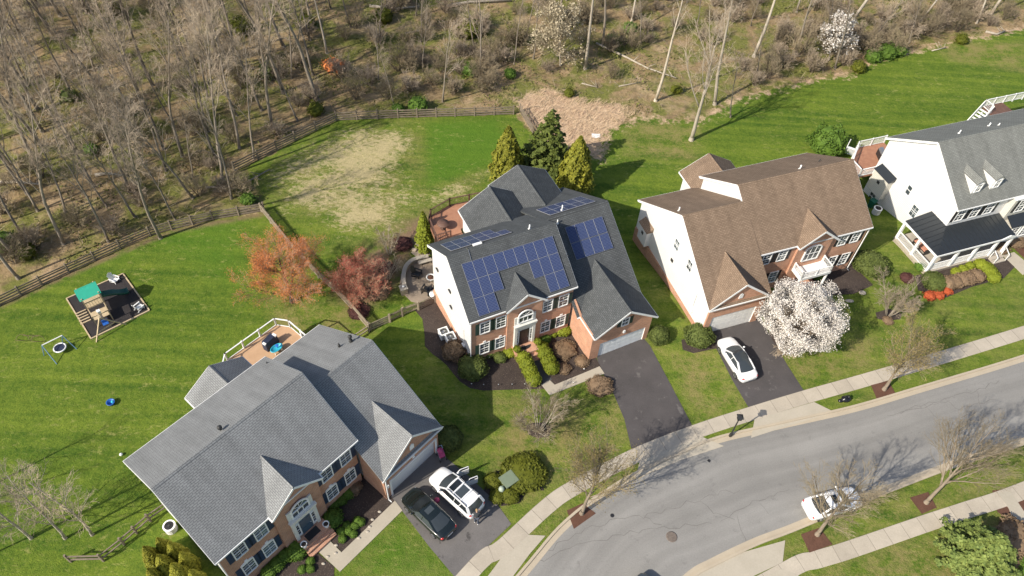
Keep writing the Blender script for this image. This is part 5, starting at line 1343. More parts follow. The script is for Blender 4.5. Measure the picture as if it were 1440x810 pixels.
nz_ = np.sin(cand[:, 0] * .42 + 1.3 * np.sin(cand[:, 1] * .31)) * np.cos(cand[:, 1] * .37 + np.sin(cand[:, 0] * .23) * 1.7) + .5 * np.sin(cand[:, 0] * 1.3 + cand[:, 1] * .9) + rng.normal(0, .25, len(cand))
cand = cand[inside(cand[:, 0], cand[:, 1], WOOD) & (nz_ > .42) & ~inside(cand[:, 0], cand[:, 1], straw_p)]; cand = cand[seg_dist(cand[:, 0], cand[:, 1], wood_edge)[0] > .5][:30000]
P = np.column_stack([cand, ground_z(cand[:, 0], cand[:, 1]) + rng.uniform(.03, .7, len(cand)) ** 1.5]); up_ = np.tile([0., 0., 1.], (len(cand), 1))
M['undergrowth'] = m_leaf('yellow_green_undergrowth', (.20, .205, .05), (.10, .105, .03))
tag(link('low_undergrowth', np_mesh('low_undergrowth', leaves(P, up_, rng, .26, .15, .9), 4, M['undergrowth'])), 'low yellow green undergrowth spreading over the floor of the wood', 'undergrowth', None, 'stuff')
# ---- specimen trees
tree_obj('maple_tree', 'round maple with orange red buds over the picket fence corner', 'tree', bare_tree(11, 6.4, .2, MAPLESPEC, .02, 8, .04, .2, 8.6, .008), G(411, 424), 'bark_dark', 'twig_red', 'bud_red', 34000, .058, seed=3)
tree_obj('maple_tree', 'smaller crimson budded maple inside the fence of the solar house yard', 'tree', bare_tree(12, 4.2, .12, MAPLESPEC, .02, 8, .04, .2, 5.6, .008), G(510, 420), 'bark_dark', 'twig_red', 'bud_rust', 20000, .055, seed=4)
tree_obj('ornamental_tree', 'tan multi stemmed bare tree beside the dark shrub behind the patio', 'tree', multi_stem(15, 6, 3.6, .06, .38, THINSPEC), G(548, 358), 'bark_pale', 'twig_tan')
tree_obj('ornamental_tree', 'pale gnarled bare shrub tree between the patio wall and crimson maple', 'tree', multi_stem(16, 5, 2.3, .05, .6, BUSHSPEC), G(547, 392), 'bark_pale', 'twig')
for k, (px, py, h, lab, tw, bud) in enumerate([(1149, 752, 6.6, 'bare vase shaped street tree leaning over the white parked sedan', 'twig_tan', None), (1302, 707, 7.0, 'bare vase shaped street tree on the near verge at the right', 'twig_tan', None), (1243, 548, 5.8, 'olive budded street tree in the red mulch square on the far verge', 'twig_tan', 'bud_gold'), (818, 722, 6.0, 'yellow olive budded street tree on the verge at the road bend', 'twig_tan', 'bud_gold')]):
    t = bare_tree(40 + k, h * 1.12, .16, VASESPEC, .03, 8, .03, .22, h * 1.5, .0055)
    tree_obj('street_tree', lab, 'tree', t, G(px, py), 'bark_tan', tw, bud, 6500 if bud else 0, .07, seed=50 + k)
tree_obj('crape_myrtle', 'bare tan crape myrtle in the round mulch ring on the front lawn', 'tree', multi_stem(60, 11, 4.4, .06, .75, [(12, .6, .34, .25, 4, .08, .04, 4), (7, .6, .5, .2, 3, .1, .03, 3), (4, .6, .55, .15, 2, .12, .03, 3)]), G(757, 606), 'bark_pale', 'twig_tan')
tree_obj('crape_myrtle', 'grey bare crape myrtle on the lawn between the right two houses', 'tree', multi_stem(61, 9, 4.2, .05, .7, [(12, .6, .34, .25, 4, .08, .04, 4), (7, .6, .5, .2, 3, .1, .03, 3), (4, .6, .55, .15, 2, .12, .03, 3)]), G(1249, 445), 'bark', 'twig')
for k, (px, py, lab) in enumerate([(44, 757, 'leftmost of the three bare pale birches at the lower left corner'), (92, 757, 'middle one of the three bare pale birches at the lower left corner'), (130, 752, 'rightmost of the three bare pale birches, nearest the rail fence')]):
    tree_obj('birch_tree', lab, 'tree', bare_tree(70 + k, 10.0, .11, [(24, .65, .26, .2, 5, .08, .05, 4), (8, .65, .5, .2, 3, .1, .03, 3), (5, .65, .5, .15, 3, .12, .02, 3)], .03, 8, .03, .2, tipr=.007), G(px, py), 'bark_pale', 'twig')
# trees just left of the frame throw their shade over the left lawn
for px, py in ((-60, 800), (-150, 760), (-40, 700)):
    p = G(px, py); wood_tree(p.x, p.y, 5, rw.uniform(0, 6), .9, 'bare tree standing beyond the left edge of the lawn', 'bare trees beyond the lawn')
t = put(226, 335, 1, .9, 'bare tree in a small mulch ring on the lawn side of the left fence', None)
# white blossom tree
t = bare_tree(81, 4.6, .16, MAPLESPEC, .02, 8, .04, .25); o = thing('blossom_tree', 'rounded tree covered in white blossom beside the second driveway', 'tree', G(1106, 487))
t.trunk.build('trunk', M['bark'], o, True); c = t.twig.build('crown', M['twig'], o)
rng = np.random.default_rng(8); nb = 76000; d = sphere_pts(nb, rng); rr = rng.uniform(.45, 1., nb) ** .5
lum = 1 + .13 * np.sin(d[:, 0] * 6 + 1) * np.cos(d[:, 1] * 5) + .1 * np.sin(d[:, 2] * 9 + d[:, 0] * 5)
P = d * (rr * lum)[:, None] * np.array([3.5, 3.5, 3.0]); P[:, 2] += 4.5
keep = (np.sin(P[:, 0] * 2.9 + 1) * np.cos(P[:, 1] * 3.1) + np.sin(P[:, 2] * 3.3 + P[:, 0] * 1.7) + rng.normal(0, .6, nb)) > -.15; P = P[keep]; d = d[keep]
link('blossom', np_mesh('blossom', leaves(P, d, rng, .105, .07, .9), 4, M['blossom']), c)
# woodland blossom trees
t = bare_tree(82, 7.5, .13, MAPLESPEC, .02, 8, .04, .2)
tree_obj('blossom_tree', 'cream flowering pear standing in the wood above the straw clearing', 'tree', t, G(788, 92), 'bark_pale', 'twig_tan', 'blossom_cream', 4200, .2, seed=9)
t = bare_tree(83, 5.5, .12, MAPLESPEC, .1, 8, .06, .2)
tree_obj('blossom_tree', 'white flowering tree in the thicket by the leaning pale trunk', 'tree', t, G(1165, 85), 'bark', 'twig', 'blossom', 2600, .22, seed=10)

# ---- evergreens
def ever(name, mesh, px, py, label, cat='tree', rz=0, sc=1, trunk=None):
    p = G(px, py); o = thing(name, label, cat, p, rz); o.scale = (sc,) * 3
    tm = MB(); tm.tube([(0, 0, -.1), (0, 0, 1.2)], [.16, .1], 8); tm.build('trunk', M['bark_dark'], o); link('crown', mesh, o); return o
ever('arborvitae', column_tree_mesh('crown', 401, 7.6, 1.75, M['arb'], 4200, .34), 712, 256, 'tall yellow green arborvitae left of the dark fir behind the solar house')
ever('fir_tree', conifer_mesh('crown', 402, 9.2, 3.6, M['fir'], 18, 60, .46), 768, 246, 'dark spreading fir between the two yellow green arborvitae')
ever('arborvitae', column_tree_mesh('crown', 403, 7.8, 1.85, M['arb'], 4400, .34), 806, 272, 'tall yellow green arborvitae right of the dark fir behind the solar house')
ever('arborvitae', column_tree_mesh('crown', 404, 5.4, .85, M['lime'], 2400, .24), 598, 352, 'slim bright arborvitae beside the red wooden deck')
ever('bushy_tree', shrub('crown', 405, 2.1, 2.0, 1.9, M['fresh'], 3000, .26, .16, .9), 1158, 214, 'round leafy green tree behind the brown roofed house')
ever('spruce_tree', conifer_mesh('crown', 406, 4.6, 3.0, M['spruce'], 17, 170, .27, .1), 1368, 790, 'soft green spruce on the near lawn at the lower right corner')
am = [column_tree_mesh('arborvitae', 410 + k, 3.1, .68, M['arb_deep'], 3000, .14, .5, .06) for k in range(3)]
for k, (px, py, sc, lab) in enumerate([(238, 778, .9, 'arborvitae nearest the air conditioner in the clump beside the grey roofed house'), (222, 792, 1., 'leftmost arborvitae of the clump beside the grey roofed house'), (257, 788, 1.05, 'arborvitae in the middle of the clump by the grey roofed house'), (243, 806, 1.1, 'arborvitae at the lower left of the clump at the frame edge'), (272, 800, 1., 'rightmost arborvitae of the clump touching the house wall'), (262, 818, 1.1, 'lowest arborvitae of the clump cut by the frame edge'), (283, 822, .9, 'arborvitae at the lower right of the clump by the front corner'), (228, 822, 1., 'arborvitae at the bottom left of the clump below the frame')]):
    p = G(px, py); o = link('arborvitae', am[k % 3]); o.location = p; o.scale = (sc,) * 3; o.rotation_euler = (0, 0, k); tag(o, lab, 'shrub', 'arborvitae clump by the grey roofed house')

# ---- shrubs
SH = {}
def put_shrub(px, py, r, hh, mat, label, name='shrub', cat='shrub', group=None, n=None, leaf=None, sx=1., rz=0, lump=.085):
    key = (mat, round(r > .9), lump)
    if key not in SH:
        SH[key] = shrub(name, 500 + len(SH), 1, 1, .62, M[mat], 2400 if r > .9 else 1000, .125 if r > .9 else .17, lump, .85)
    p = G(px, py); o = link(name, SH[key]); o.location = p; o.rotation_euler = (0, 0, rz or rw.uniform(0, 6)); o.scale = (r * sx, r, hh); return tag(o, label, cat, group)
for a in [(665, 522, 1.32, 2.0, 'boxwood', 'large round shrub at the left front corner of the solar house'), (638, 498, 1.05, 1.6, 'rusty', 'rust and green shrub behind the large round one at the solar house'), (925, 477, 1., 2.0, 'boxwood', 'dark round shrub right of the solar house garage'), (981, 478, 1.35, 2.2, 'boxwood', 'large dark shrub left of the brown roofed house garage'), (1220, 378, 1.75, 2.3, 'boxwood', 'biggest round green shrub between the two right houses'), (1311, 400, 1.25, 1.5, 'boxwood', 'clipped round green shrub below the wrap-around porch'),
          (632, 622, 1.15, 2.0, 'boxwood', 'shrub in the shade right of the left house garage'), (736, 668, 1.75, 1.35, 'box_olive', 'big kidney shaped clipped shrub beside the green utility box', 'x'), (693, 679, .78, .95, 'box_olive', 'clipped ball shrub left of the green utility box'), (699, 700, .66, .85, 'box_olive', 'clipped ball shrub below the left of the utility pedestal'), (717, 699, .78, .9, 'box_olive', 'clipped ball shrub below the green utility box'),
          (686, 498, .62, .8, 'boxwood', 'small round shrub under the left windows of the solar house'), (703, 505, .62, .85, 'boxwood', 'dark ball shrub in the left bed of the solar house'), (717, 497, .68, .95, 'lime', 'lime ball shrub just left of the solar house steps'), (764, 478, .68, .9, 'fresh', 'green ball shrub just right of the solar house steps'), (778, 471, .4, .6, 'lime', 'tiny lime shrub between two balls under the right windows'), (792, 466, .78, 1., 'lime', 'lime ball shrub by the inner garage corner of the solar house'),
          (793, 494, 1.1, .7, 'rusty', 'brown twiggy low shrub in the middle of the right bed'), (818, 510, .62, .6, 'rusty', 'small rust shrub beside the garage wall of the solar house'), (793, 520, .62, .6, 'rusty', 'small rust shrub at the end of the lime hedge'), (843, 545, 1.1, .9, 'rusty', 'tan dormant grass mound at the end of the concrete walk'),
          (1274, 393, .7, .8, 'maroon', 'maroon shrub at the outer corner of the porch'), (497, 688, .68, .8, 'rusty', 'tan round shrub nearest the garage in the left house bed'), (1293, 378, .6, .9, 'fresh', 'shrub at the porch foot behind the clipped ball'), (1176, 373, .55, .7, 'lime', 'small lime shrub under the right windows of the brown roofed house'), (1150, 388, .8, .6, 'fresh', 'low green shrub in front of the portico of the brown roofed house'), (1425, 760, 1.6, 1.6, 'rusty', 'brown shrub at the right of the spruce on the near lawn'), (1445, 800, 1.2, 1.2, 'fresh', 'green shrub at the lower right corner behind the spruce'), (1418, 785, 1.1, 1.1, 'rusty', 'brown shrub touching the lower right of the spruce'),
          (545, 380, .8, .7, 'maroon', 'dark maroon shrub behind the patio wall'), (566, 345, 1., .8, 'maroon', 'dark shrub at the top of the rock bed by the patio'), (1248, 452, .5, .4, 'rusty', 'small dormant shrub in the mulch ring on the right lawn'), (478, 402, .9, .7, 'rusty', 'brown brush under the crimson maple beside the fence'), (530, 412, 1.2, .8, 'rusty', 'wide brown brush below the crimson maple'), (505, 440, 1., .7, 'maroon', 'dark brush at the lower end of the crimson maple bed'), (1403, 350, 1., .9, 'rusty', 'brown shrub at the right end of the porch steps'), (1425, 340, 1.2, .8, 'rusty', 'brown low shrub under the right bay windows')]:
    r_, h_ = a[2], a[3]
    put_shrub(a[0], a[1], r_, h_ * .62, a[4], a[5], 'shrub', sx=1.08 if len(a) > 6 else 1., rz=.5 if len(a) > 6 else 0, lump=.085 if a[4] != 'rusty' else .15)
# the four dark balls under the windows of house 1 and the small ones in the bed
for px, py, r_, lab in [(468, 732, .85, 'large lime green ball shrub right of the grey house steps'), (469, 712, .55, 'dark ball shrub next to the lime ball right of the steps'), (479, 704, .58, 'middle dark ball shrub under the right windows of the grey house'), (489, 695, .6, 'dark ball shrub nearest the tan one under the right windows'), (418, 776, .85, 'lime green ball shrub left of the grey house steps'), (402, 783, .6, 'ball shrub second left of the grey house steps'), (390, 795, .62, 'ball shrub third left of the grey house steps'), (379, 806, .6, 'ball shrub at the bottom left of the grey house bed'), (1424, 318, .5, 'small shrub beside the far right bay')]:
    put_shrub(px, py, r_, r_ * .85, 'fresh', lab)
for px, py in [(480, 748), (491, 748), (482, 759), (488, 740), (499, 741), (503, 733), (508, 736), (497, 752), (437, 790), (437, 801), (425, 802)]:
    put_shrub(px, py, .34, .32, 'fresh', 'tiny round green shrub in the dark bed beside the left house walk', 'shrub', 'shrub', 'tiny shrubs in the dark bed')
# hedges: lumpy clipped rows
def hedge(pts, r, hh, mat, label):
    P = PX(pts); o0 = P[0]; Vs = []; core = MB()
    for k, p in enumerate(P):
        V, c = shrub_mesh(600 + k + int(pts[0][0]), r, r, hh * .6, M[mat], 800, .13, .05); off = p - o0
        Vs.append(V + np.array(off)); b = len(core.v); core.v += [tuple(Vector(v) + off) for v in c.v]; core.f += [[i + b for i in f] for f in c.f]
    o = link('hedge', merge_np('hedge', np.vstack(Vs), core, M[mat])); o.location = o0; tag(o, label, 'hedge')
hedge([(735, 507), (740, 516), (745, 527), (750, 537)], .72, 1., 'lime', 'clipped lime hedge left of the slate path')
hedge([(761, 494), (766, 502), (771, 512), (775, 521)], .72, 1., 'lime', 'clipped lime hedge right of the slate path')
hedge([(1330, 402), (1340, 400), (1350, 397), (1360, 395), (1370, 392)], .85, .9, 'rusty', 'dark brown clipped hedge in front of the porch')
hedge([(1377, 376), (1384, 380), (1390, 386), (1394, 393)], .75, .8, 'lime', 'curved lime hedge at the end of the porch bed')
hedge([(1342, 386), (1352, 382), (1362, 378)], .5, .7, 'lime', 'low lime hedge along the porch base')
for k, (px, py) in enumerate([(1306, 418), (1318, 416), (1329, 410)]):
    p = G(px, py); o = link('red_azalea', SH.setdefault('fl', shrub('red_azalea', 650, .6, .6, .3, M['flower_red'], 420, .14, .2, .9))); o.location = p; o.rotation_euler = (0, 0, k)
    tag(o, ('leftmost', 'middle', 'rightmost')[k] + ' of the three orange red flowering plants below the porch', 'flowers', 'orange red flowers by the porch')

# ------------------------------------------------------------------ fences
def fence(name, pts, label, style='rail', h=1.2, mat='wood_grey', sp=2.4):
    P = PX(pts); root = thing(name, label, 'fence', P[0]); O = P[0]
    pos = []; 
    for a, b in zip(P[:-1], P[1:]):
        n = max(1, round((b - a).length / sp))
        for k in range(n): pos.append(a.lerp(b, k / n))
    pos.append(P[-1]); pos = [Vector((p.x, p.y, gz(p.x, p.y))) - O for p in pos]
    pm = MB(); pm.box(-.07, .07, -.07, .07, -.3, h + .08); pmesh = pm.mesh('post', M[mat])
    for p in pos: link('post', pmesh, root, p)
    m = MB(); rr = random.Random(len(label)); up = Vector((0, 0, 1))
    zs = {'rail': (.3, .7, 1.08), 'rail2': (.45, 1.0), 'board': (.15, .45, .75, 1.05), 'picket': (.3, 1.0)}[style]
    for a, b in zip(pos[:-1], pos[1:]):
        for z in zs:
            m.bar(a + up * (z * h / 1.2 + rr.uniform(-.03, .03)), b + up * (z * h / 1.2 + rr.uniform(-.03, .03)), .045 if style != 'rail2' else .09, .15 if style != 'rail2' else .1)
    m.build('rail', M[mat], root)
    if style == 'picket':
        m = MB()
        for a, b in zip(pos[:-1], pos[1:]):
            d = (b - a); L = d.length; d = d / L; nrm = Vector((-d.y, d.x, 0)) * .05; n = int(L / .15)
            for i in range(n):
                c = a + d * (i + .5) * L / n + nrm; hh = h + rr.uniform(-.02, .03)
                m.prism([c - d * .05 + up * .06, c + d * .05 + up * .06, c + d * .05 + up * (hh - .06), c + up * hh, c - d * .05 + up * (hh - .06)], nrm.normalized() * .022)
        m.build('picket_panel', M[mat], root)
    return root
fence('rail_fence', [(-60, 458), (0, 430), (60, 401), (170, 350), (212, 332), (242, 323), (300, 309), (372, 297)], 'long grey board rail fence between the left lawn and the wood', 'board', 1.25)
fence('rail_fence', [(330, 241), (363, 224), (415, 198), (473, 170), (560, 166), (640, 164), (722, 161)], 'weathered board fence closing the back of the patchy yard along the wood', 'board', 1.3)
fence('rail_fence', [(731, 158), (749, 188)], 'short leaning board fence piece right of the back yard, beside the reeds', 'board', 1.2)
fence('picket_fence', [(368, 298), (408, 348), (448, 391), (470, 410), (495, 437), (519, 465)], 'pale picket fence running under the orange red maple between two yards', 'picket', 1.2, 'wood_picket')
fence('rail_fence', [(521, 465), (548, 453)], 'short rail fence piece from the picket corner to the dark gate', 'board', 1.1, 'wood_picket')
fence('garden_gate', [(549, 453), (566, 445)], 'dark weathered picket gate beside the solar house yard', 'picket', 1.15, 'wood_grey', 1.2)
fence('picket_fence', [(567, 444), (588, 436)], 'short pale picket panel between the gate and the patio', 'picket', 1.15, 'wood_picket', 1.6)
fence('rail_fence', [(589, 436), (612, 425)], 'short grey rail piece joining the picket panel to the solar house', 'board', 1.0, 'wood_grey')
fence('rail_fence', [(100, 790), (146, 789), (175, 766), (193, 750), (212, 733), (236, 716)], 'split rail fence with thin rails beside the grey roofed house, lower left', 'rail2', 1.2)
fence('rail_fence', [(519, 467), (498, 481)], 'rail fence piece from the picket corner towards the grey roofed house', 'rail2', 1.1, 'wood_picket')

# ------------------------------------------------------------------ vehicles
def loft(rings, cap=True):
    m = MB(); m.tube_rings(rings, cap, True); return m
def car(name, label, front_px, rear_px, paint, L=4.75, W=1.84, suv=False, doors_open=False, dark_roof=False, h=None, cat='car'):
    a = at(*front_px, .45); b = at(*rear_px, .45); c = (a + b) / 2; d = (a - b); rz = math.atan2(d.y, d.x)
    o = thing(name, label, cat, (c.x, c.y, gz(c.x, c.y) + .025), rz)
    H = h or (1.68 if suv else 1.44); hl = L / 2; w = W / 2
    hood = .98 if suv else .86; belt = 1.04 if suv else .93; deck = 1.08 if suv else .98
    # x, half width, bottom, side shoulder, top
    st = [(hl, .62, .34, .56, .62), (hl - .07, .76, .24, .62, .70), (hl - .28, .90, .20, .70, hood - .12), (hl - .75, .975, .18, .78, hood - .02), (hl - 1.25, 1., .18, .84, belt - .02), (.2, 1., .17, .88, belt), (-.9, 1., .18, .90, belt + .02),
          (-hl + .85, .99, .19, .92, deck), (-hl + .3, .93, .22, .90, deck - .01), (-hl + .07, .83, .30, .84, deck - .08), (-hl, .72, .38, .78, deck - .22)]
    rings = []
    for x, k, zb, zs, zt in st:
        ww = w * k; cr = .035
        rings.append([(x, -ww * .86, zb), (x, -ww * .97, zb + .14), (x, -ww, (zb + zs) / 2 + .06), (x, -ww * .985, zs), (x, -ww * .86, zt), (x, -ww * .45, zt + cr), (x, 0, zt + cr * 1.25), (x, ww * .45, zt + cr), (x, ww * .86, zt), (x, ww * .985, zs), (x, ww, (zb + zs) / 2 + .06), (x, ww * .97, zb + .14), (x, ww * .86, zb)])
    m = loft(rings); body = m.build('body', M[paint], o, True)
    # cabin
    xf0, xf1 = hl - (1.22 if suv else 1.32), hl - (1.95 if suv else 2.05)
    xr1, xr0 = (-hl + .52, -hl + .16) if suv else (-hl + 1.55, -hl + .72)
    wb, wt = w * .86, w * (.72 if suv else .66); zb = belt + .0
    NX = 6
    def grid(fn, nu, nv):
        g = MB()
        V = [[Vector(fn(i / nu, j / nv)) for j in range(nv + 1)] for i in range(nu + 1)]
        for i in range(nu):
            for j in range(nv): g.poly([V[i][j], V[i + 1][j], V[i + 1][j + 1], V[i][j + 1]])
        return g
    bow = lambda s: 1 - (2 * s - 1) ** 2
    roof = lambda u, v: (xf1 + (xr1 - xf1) * u + .06 * bow(v) * (1 - 2 * u), (2 * v - 1) * wt, H - .06 + .05 * bow(u) + .035 * bow(v))
    g = grid(roof, 8, 8); rf = g.build('roof', M['car_glass'] if dark_roof else M[paint], body, True)
    ws = lambda u, v: (xf0 + (xf1 - xf0) * u + (.16 - .10 * u) * bow(v), (2 * v - 1) * (wb * .98 + (wt - wb) * u) * .93, zb + .03 + (H - .065 - zb) * (u ** .92) + .03 * bow(v) * u)
    grid(ws, 5, 8).build('windshield', M['car_glass'], o, True)
    rw_ = lambda u, v: (xr0 + (xr1 - xr0) * u - (.12 - .06 * u) * bow(v), (2 * v - 1) * (wb * .98 + (wt - wb) * u) * .92, deck + .03 + (H - .065 - deck) * (u ** .92) + .03 * bow(v) * u)
    grid(rw_, 5, 8).build('rear_window', M['car_glass'], o, True)
    for s in (-1, 1):
        sd_ = lambda u, v: ((xf0 - .12) * (1 - v) * (1 - u) + (xr0 + .2) * (1 - v) * u + (xf1 - .04) * v * (1 - u) + (xr1 + .04) * v * u, s * (wb * 1.02 + (wt - wb) * v + .012 * bow(u)), zb - .02 + (H - .1 - zb) * v)
        grid(sd_, 6, 3).build('side_window', M['car_glass'], o, True)
        p = MB()
        A = (xf0 + .02, s * wb * .97, zb + .0); B = (xf1, s * wt * .99, H - .07); C = (xr1, s * wt * .99, H - .07); D = (xr0 - .0, s * wb * .95, deck + .0)
        mid = [(A[0] * (1 - t) + B[0] * t, A[1] * (1 - t) + B[1] * t, A[2] * (1 - t) + B[2] * t) for t in (0, .5, 1)]
        p.bar(A, B, .1, .07); p.bar(B, C, .09, .07); p.bar(C, D, .15 if not suv else .2, .08)
        xm = (xf1 + xr1) / 2 + .1; p.bar((xm + .05, s * wb * 1.015, zb), (xm - .02, s * wt * 1.01, H - .08), .03, .09)
        if suv: p.bar((xr1 + .75, s * wb * 1.0, zb), (xr1 + .55, s * wt * 1.01, H - .08), .03, .12)
        p.build('pillar', M[paint], body)
        mi = MB(); mi.ball((xf0 - .32, s * (w + .10), zb + .10), .11, 10, 6, (.8, 1.1, .8)); mi.bar((xf0 - .3, s * w * .9, zb + .02), (xf0 - .32, s * (w + .08), zb + .08), .05, .05); mi.build('side_mirror', M[paint], o, True)
        hm = MB(); hm.ball((hl - .24, s * w * .68, .64), .17, 10, 6, (1.0, .85, .38)); hm.build('headlight', M['lamp_clear'], o, True)
        tm = MB(); tm.ball((-hl + .17, s * w * .68, deck - .16), .2, 10, 6, (.75, 1., .55)); tm.build('taillight', M['red_lamp'], o, True)
        for x in (hl - .92, -hl + .95):
            r = .36 if suv else .33; wm = MB(); pr = [(r * .6, -.11), (r * .93, -.115), (r, -.07), (r, .07), (r * .93, .115), (r * .6, .11)]
            wm.tube_rings([[(x + q * math.cos(2 * PI * k / 18), s * (w - .10) + y, r + q * math.sin(2 * PI * k / 18)) for k in range(18)] for q, y in pr]); 
            wo = wm.build('wheel', M['rubber'], o)
            rm = MB(); rm.tube_rings([[(x + q * math.cos(2 * PI * k / 15), s * (w - .10 + y), r + q * math.sin(2 * PI * k / 15)) for k in range(15)] for q, y in ((r * .64, .09), (r * .60, .122), (r * .2, .10), (.02, .115))]); rm.build('rim', M['rim'], wo)
    # seams, grille, plate
    k = MB(); k.box(hl - .05, hl + .0, -w * .42, w * .42, .40, .56); k.build('grille', M['black'], o)
    k = MB(); k.box(-hl - .02, -hl + .03, -.26, .26, .60, .72); k.build('licence_plate', M['white'], o)
    if suv:
        for s in (-1, 1):
            r = MB(); r.tube([(xf1 - .1, s * wt * .93, H - .02), (xf1 - .25, s * wt * .93, H + .06), (xr1 + .25, s * wt * .93, H + .06), (xr1 + .1, s * wt * .93, H - .02)], .028, 6); r.build('roof_rail', M['black'], o)
        for x0, x1 in ((xf1 - .12, xf1 - .62), (xf1 - .78, xf1 - 1.45)):
            r = MB(); r.box(x1, x0, -wt * .7, wt * .7, H + .0, H + .028); r.build('sunroof', M['car_glass'], rf)
        for x in (xf1 - .7, xf1 - 1.53): r = MB(); r.box(x - .05, x + .05, -wt * .95, wt * .95, H + .04, H + .075); r.build('roof_bar', M[paint], o)
    if doors_open:
        for x0, ln in ((hl - 1.45, 1.05), (hl - 2.55, .95)):
            dm = MB(); y = -w; an = 1.15
            ca, sa = math.cos(an), math.sin(an); q = lambda t, z, off=0: (x0 - ln * t * ca + off * sa, y - ln * t * sa - off * ca, z)
            dm.prism([q(0, .3), q(1, .3), q(1, belt - .02), q(0, belt - .02)], (sa * .09, -ca * .09, 0))
            dm.bar(q(.05, belt), q(.32, H - .22), .05, .06); dm.bar(q(.32, H - .22), q(.95, H - .22), .05, .06); dm.bar(q(.95, H - .22), q(1., belt), .05, .06)
            do_ = dm.build('open_door', M[paint], o)
            gm = MB(); gm.prism([q(.08, belt, .04), q(.97, belt, .04), q(.93, H - .24, .04), q(.34, H - .24, .04)], (sa * .012, -ca * .012, 0)); gm.build('door_glass', M['car_glass'], do_)
    if not suv and not dark_roof:
        k = MB(); k.box(hl - 2.75, hl - 2.3, -wt * .55, wt * .55, H - .005 + .03, H + .045); k.build('sunroof', M['car_glass'], rf)
    return o
car('suv', 'white suv with black roof rails and both right doors open on the left driveway', (613, 667), (671, 720), 'car_white', 4.75, 1.9, True, True, cat='suv')
car('sedan', 'black green sedan parked beside the white suv on the left driveway', (577, 698), (629, 749), 'car_black', 4.75, 1.82)
car('sedan', 'white sedan with dark glass roof on the driveway of the brown roofed house', (1019, 479), (1053, 533), 'car_white', 4.7, 1.82, dark_roof=True)
car('sedan', 'white sedan parked along the near kerb under the bare street trees', (1205, 699), (1134, 719), 'car_white', 4.75, 1.84)
car('sedan', 'dark grey car of which only the front shows at the bottom edge of the road', (905, 828), (871, 870), 'car_grey', 4.7, 1.84)

# ------------------------------------------------------------------ street furniture and small things
def lathe_obj(name, mat, prof, root=None, n=14, loc=None, smooth=True): return MB().lathe(prof, n).build(name, M[mat], root, smooth, loc)
o = thing('street_lamp', 'black post lamp with a square lantern head in the verge by the driveways', 'street lamp', G(1026.7, 613.3))
lathe_obj('lamp_post', 'black_iron', [(.13, -.1), (.13, .35), (.09, .45), (.065, .6), (.05, 2.7), (.08, 2.75), (.05, 2.8)], o)
m = MB(); m.prism([(-.17, -.17, 2.82), (.17, -.17, 2.82), (.17, .17, 2.82), (-.17, .17, 2.82)], (0, 0, .03))
for sx in (-1, 1):
    for sy in (-1, 1): m.bar((sx * .13, sy * .13, 2.84), (sx * .19, sy * .19, 3.16), .03, .03)
m.build('lantern_frame', M['black_iron'], o)
m = MB(); m.tube_rings([[(s * x, s * y, z) for x, y in ((1, 1), (-1, 1), (-1, -1), (1, -1))] for s, z in ((.11, 2.86), (.17, 3.14))]); m.build('lantern_glass', M['glass'], o)
m = MB(); m.tube_rings([[(s * x, s * y, z) for x, y in ((1, 1), (-1, 1), (-1, -1), (1, -1))] for s, z in ((.25, 3.15), (.24, 3.2), (.08, 3.32), (.03, 3.4))]); m.build('lantern_cap', M['black_iron'], o)
o = thing('utility_box', 'green metal utility cabinet among the clipped ball shrubs', 'utility box', G(715, 680), R(40))
m = MB(); m.box(-.55, .55, -.5, .5, -.1, .72); m.prism([(-.6, -.55, .72), (.6, -.55, .72), (.6, .55, .72), (-.6, .55, .72)], (0, 0, .14)); m.build('cabinet', M['util_green'], o)
m = MB(); m.box(-.5, .5, -.52, -.5, .05, .68); m.box(-.02, .02, -.55, -.5, .3, .5); m.build('door', M['black'], o)
o = thing('utility_pedestal', 'pale green rounded pedestal in front of the utility cabinet', 'pedestal', G(705, 692)); lathe_obj('housing', 'chrome', [(.2, -.1), (.24, .0), (.24, .55), (.2, .72), (.1, .8), (.02, .82)], o)
o.children[0].data.materials[0] = m_paint('pale_green_plastic', (.36, .42, .33), .5)
p = G(944.5, 755); o = thing('manhole_cover', 'rusty round manhole cover in the middle of the road', 'manhole cover', p)
lathe_obj('frame', 'iron', [(.36, .0), (.43, .0), (.43, .03), (.36, .03)], o, 28)
m = MB(); m.lathe([(.35, 0), (.35, .026), (.02, .028)], 28)
for k in range(8): m.box(-.28, .28, -.3 + k * .085, -.27 + k * .085, .026, .034)
m.build('lid', M['iron'], o)
for px, py, lab in ((997, 648, 'small black square valve lid near the far kerb of the road'), (861, 725, 'small dark round lid in the road at the bend')):
    m = MB(); m.lathe([(.16, .0), (.16, .025), (.02, .028)], 4 if px > 900 else 14); o = m.build('valve_lid', M['black_iron'], None, False, G(px, py)); tag(o, lab, 'valve lid')
# black rubbish bag
rng = np.random.default_rng(3); m = MB(); m.ball((0, 0, .22), .36, 14, 9, (1.2, .9, .75)); V = np.array(m.v); V *= (1 + .12 * np.sin(V[:, :1] * 13) * np.cos(V[:, 1:2] * 11 + V[:, 2:] * 9)); m.v = [tuple(v) for v in V]; m.tube([(.1, 0, .42), (.2, .05, .6)], [.07, .12], 7); m.ball((-.45, -.15, .12), .2, 10, 6, (1.2, .9, .7))
tag(m.build('rubbish_bag', M['bag'], None, True, G(1188, 563)), 'lumpy black bag lying on the far verge near the red mulch square', 'bag')
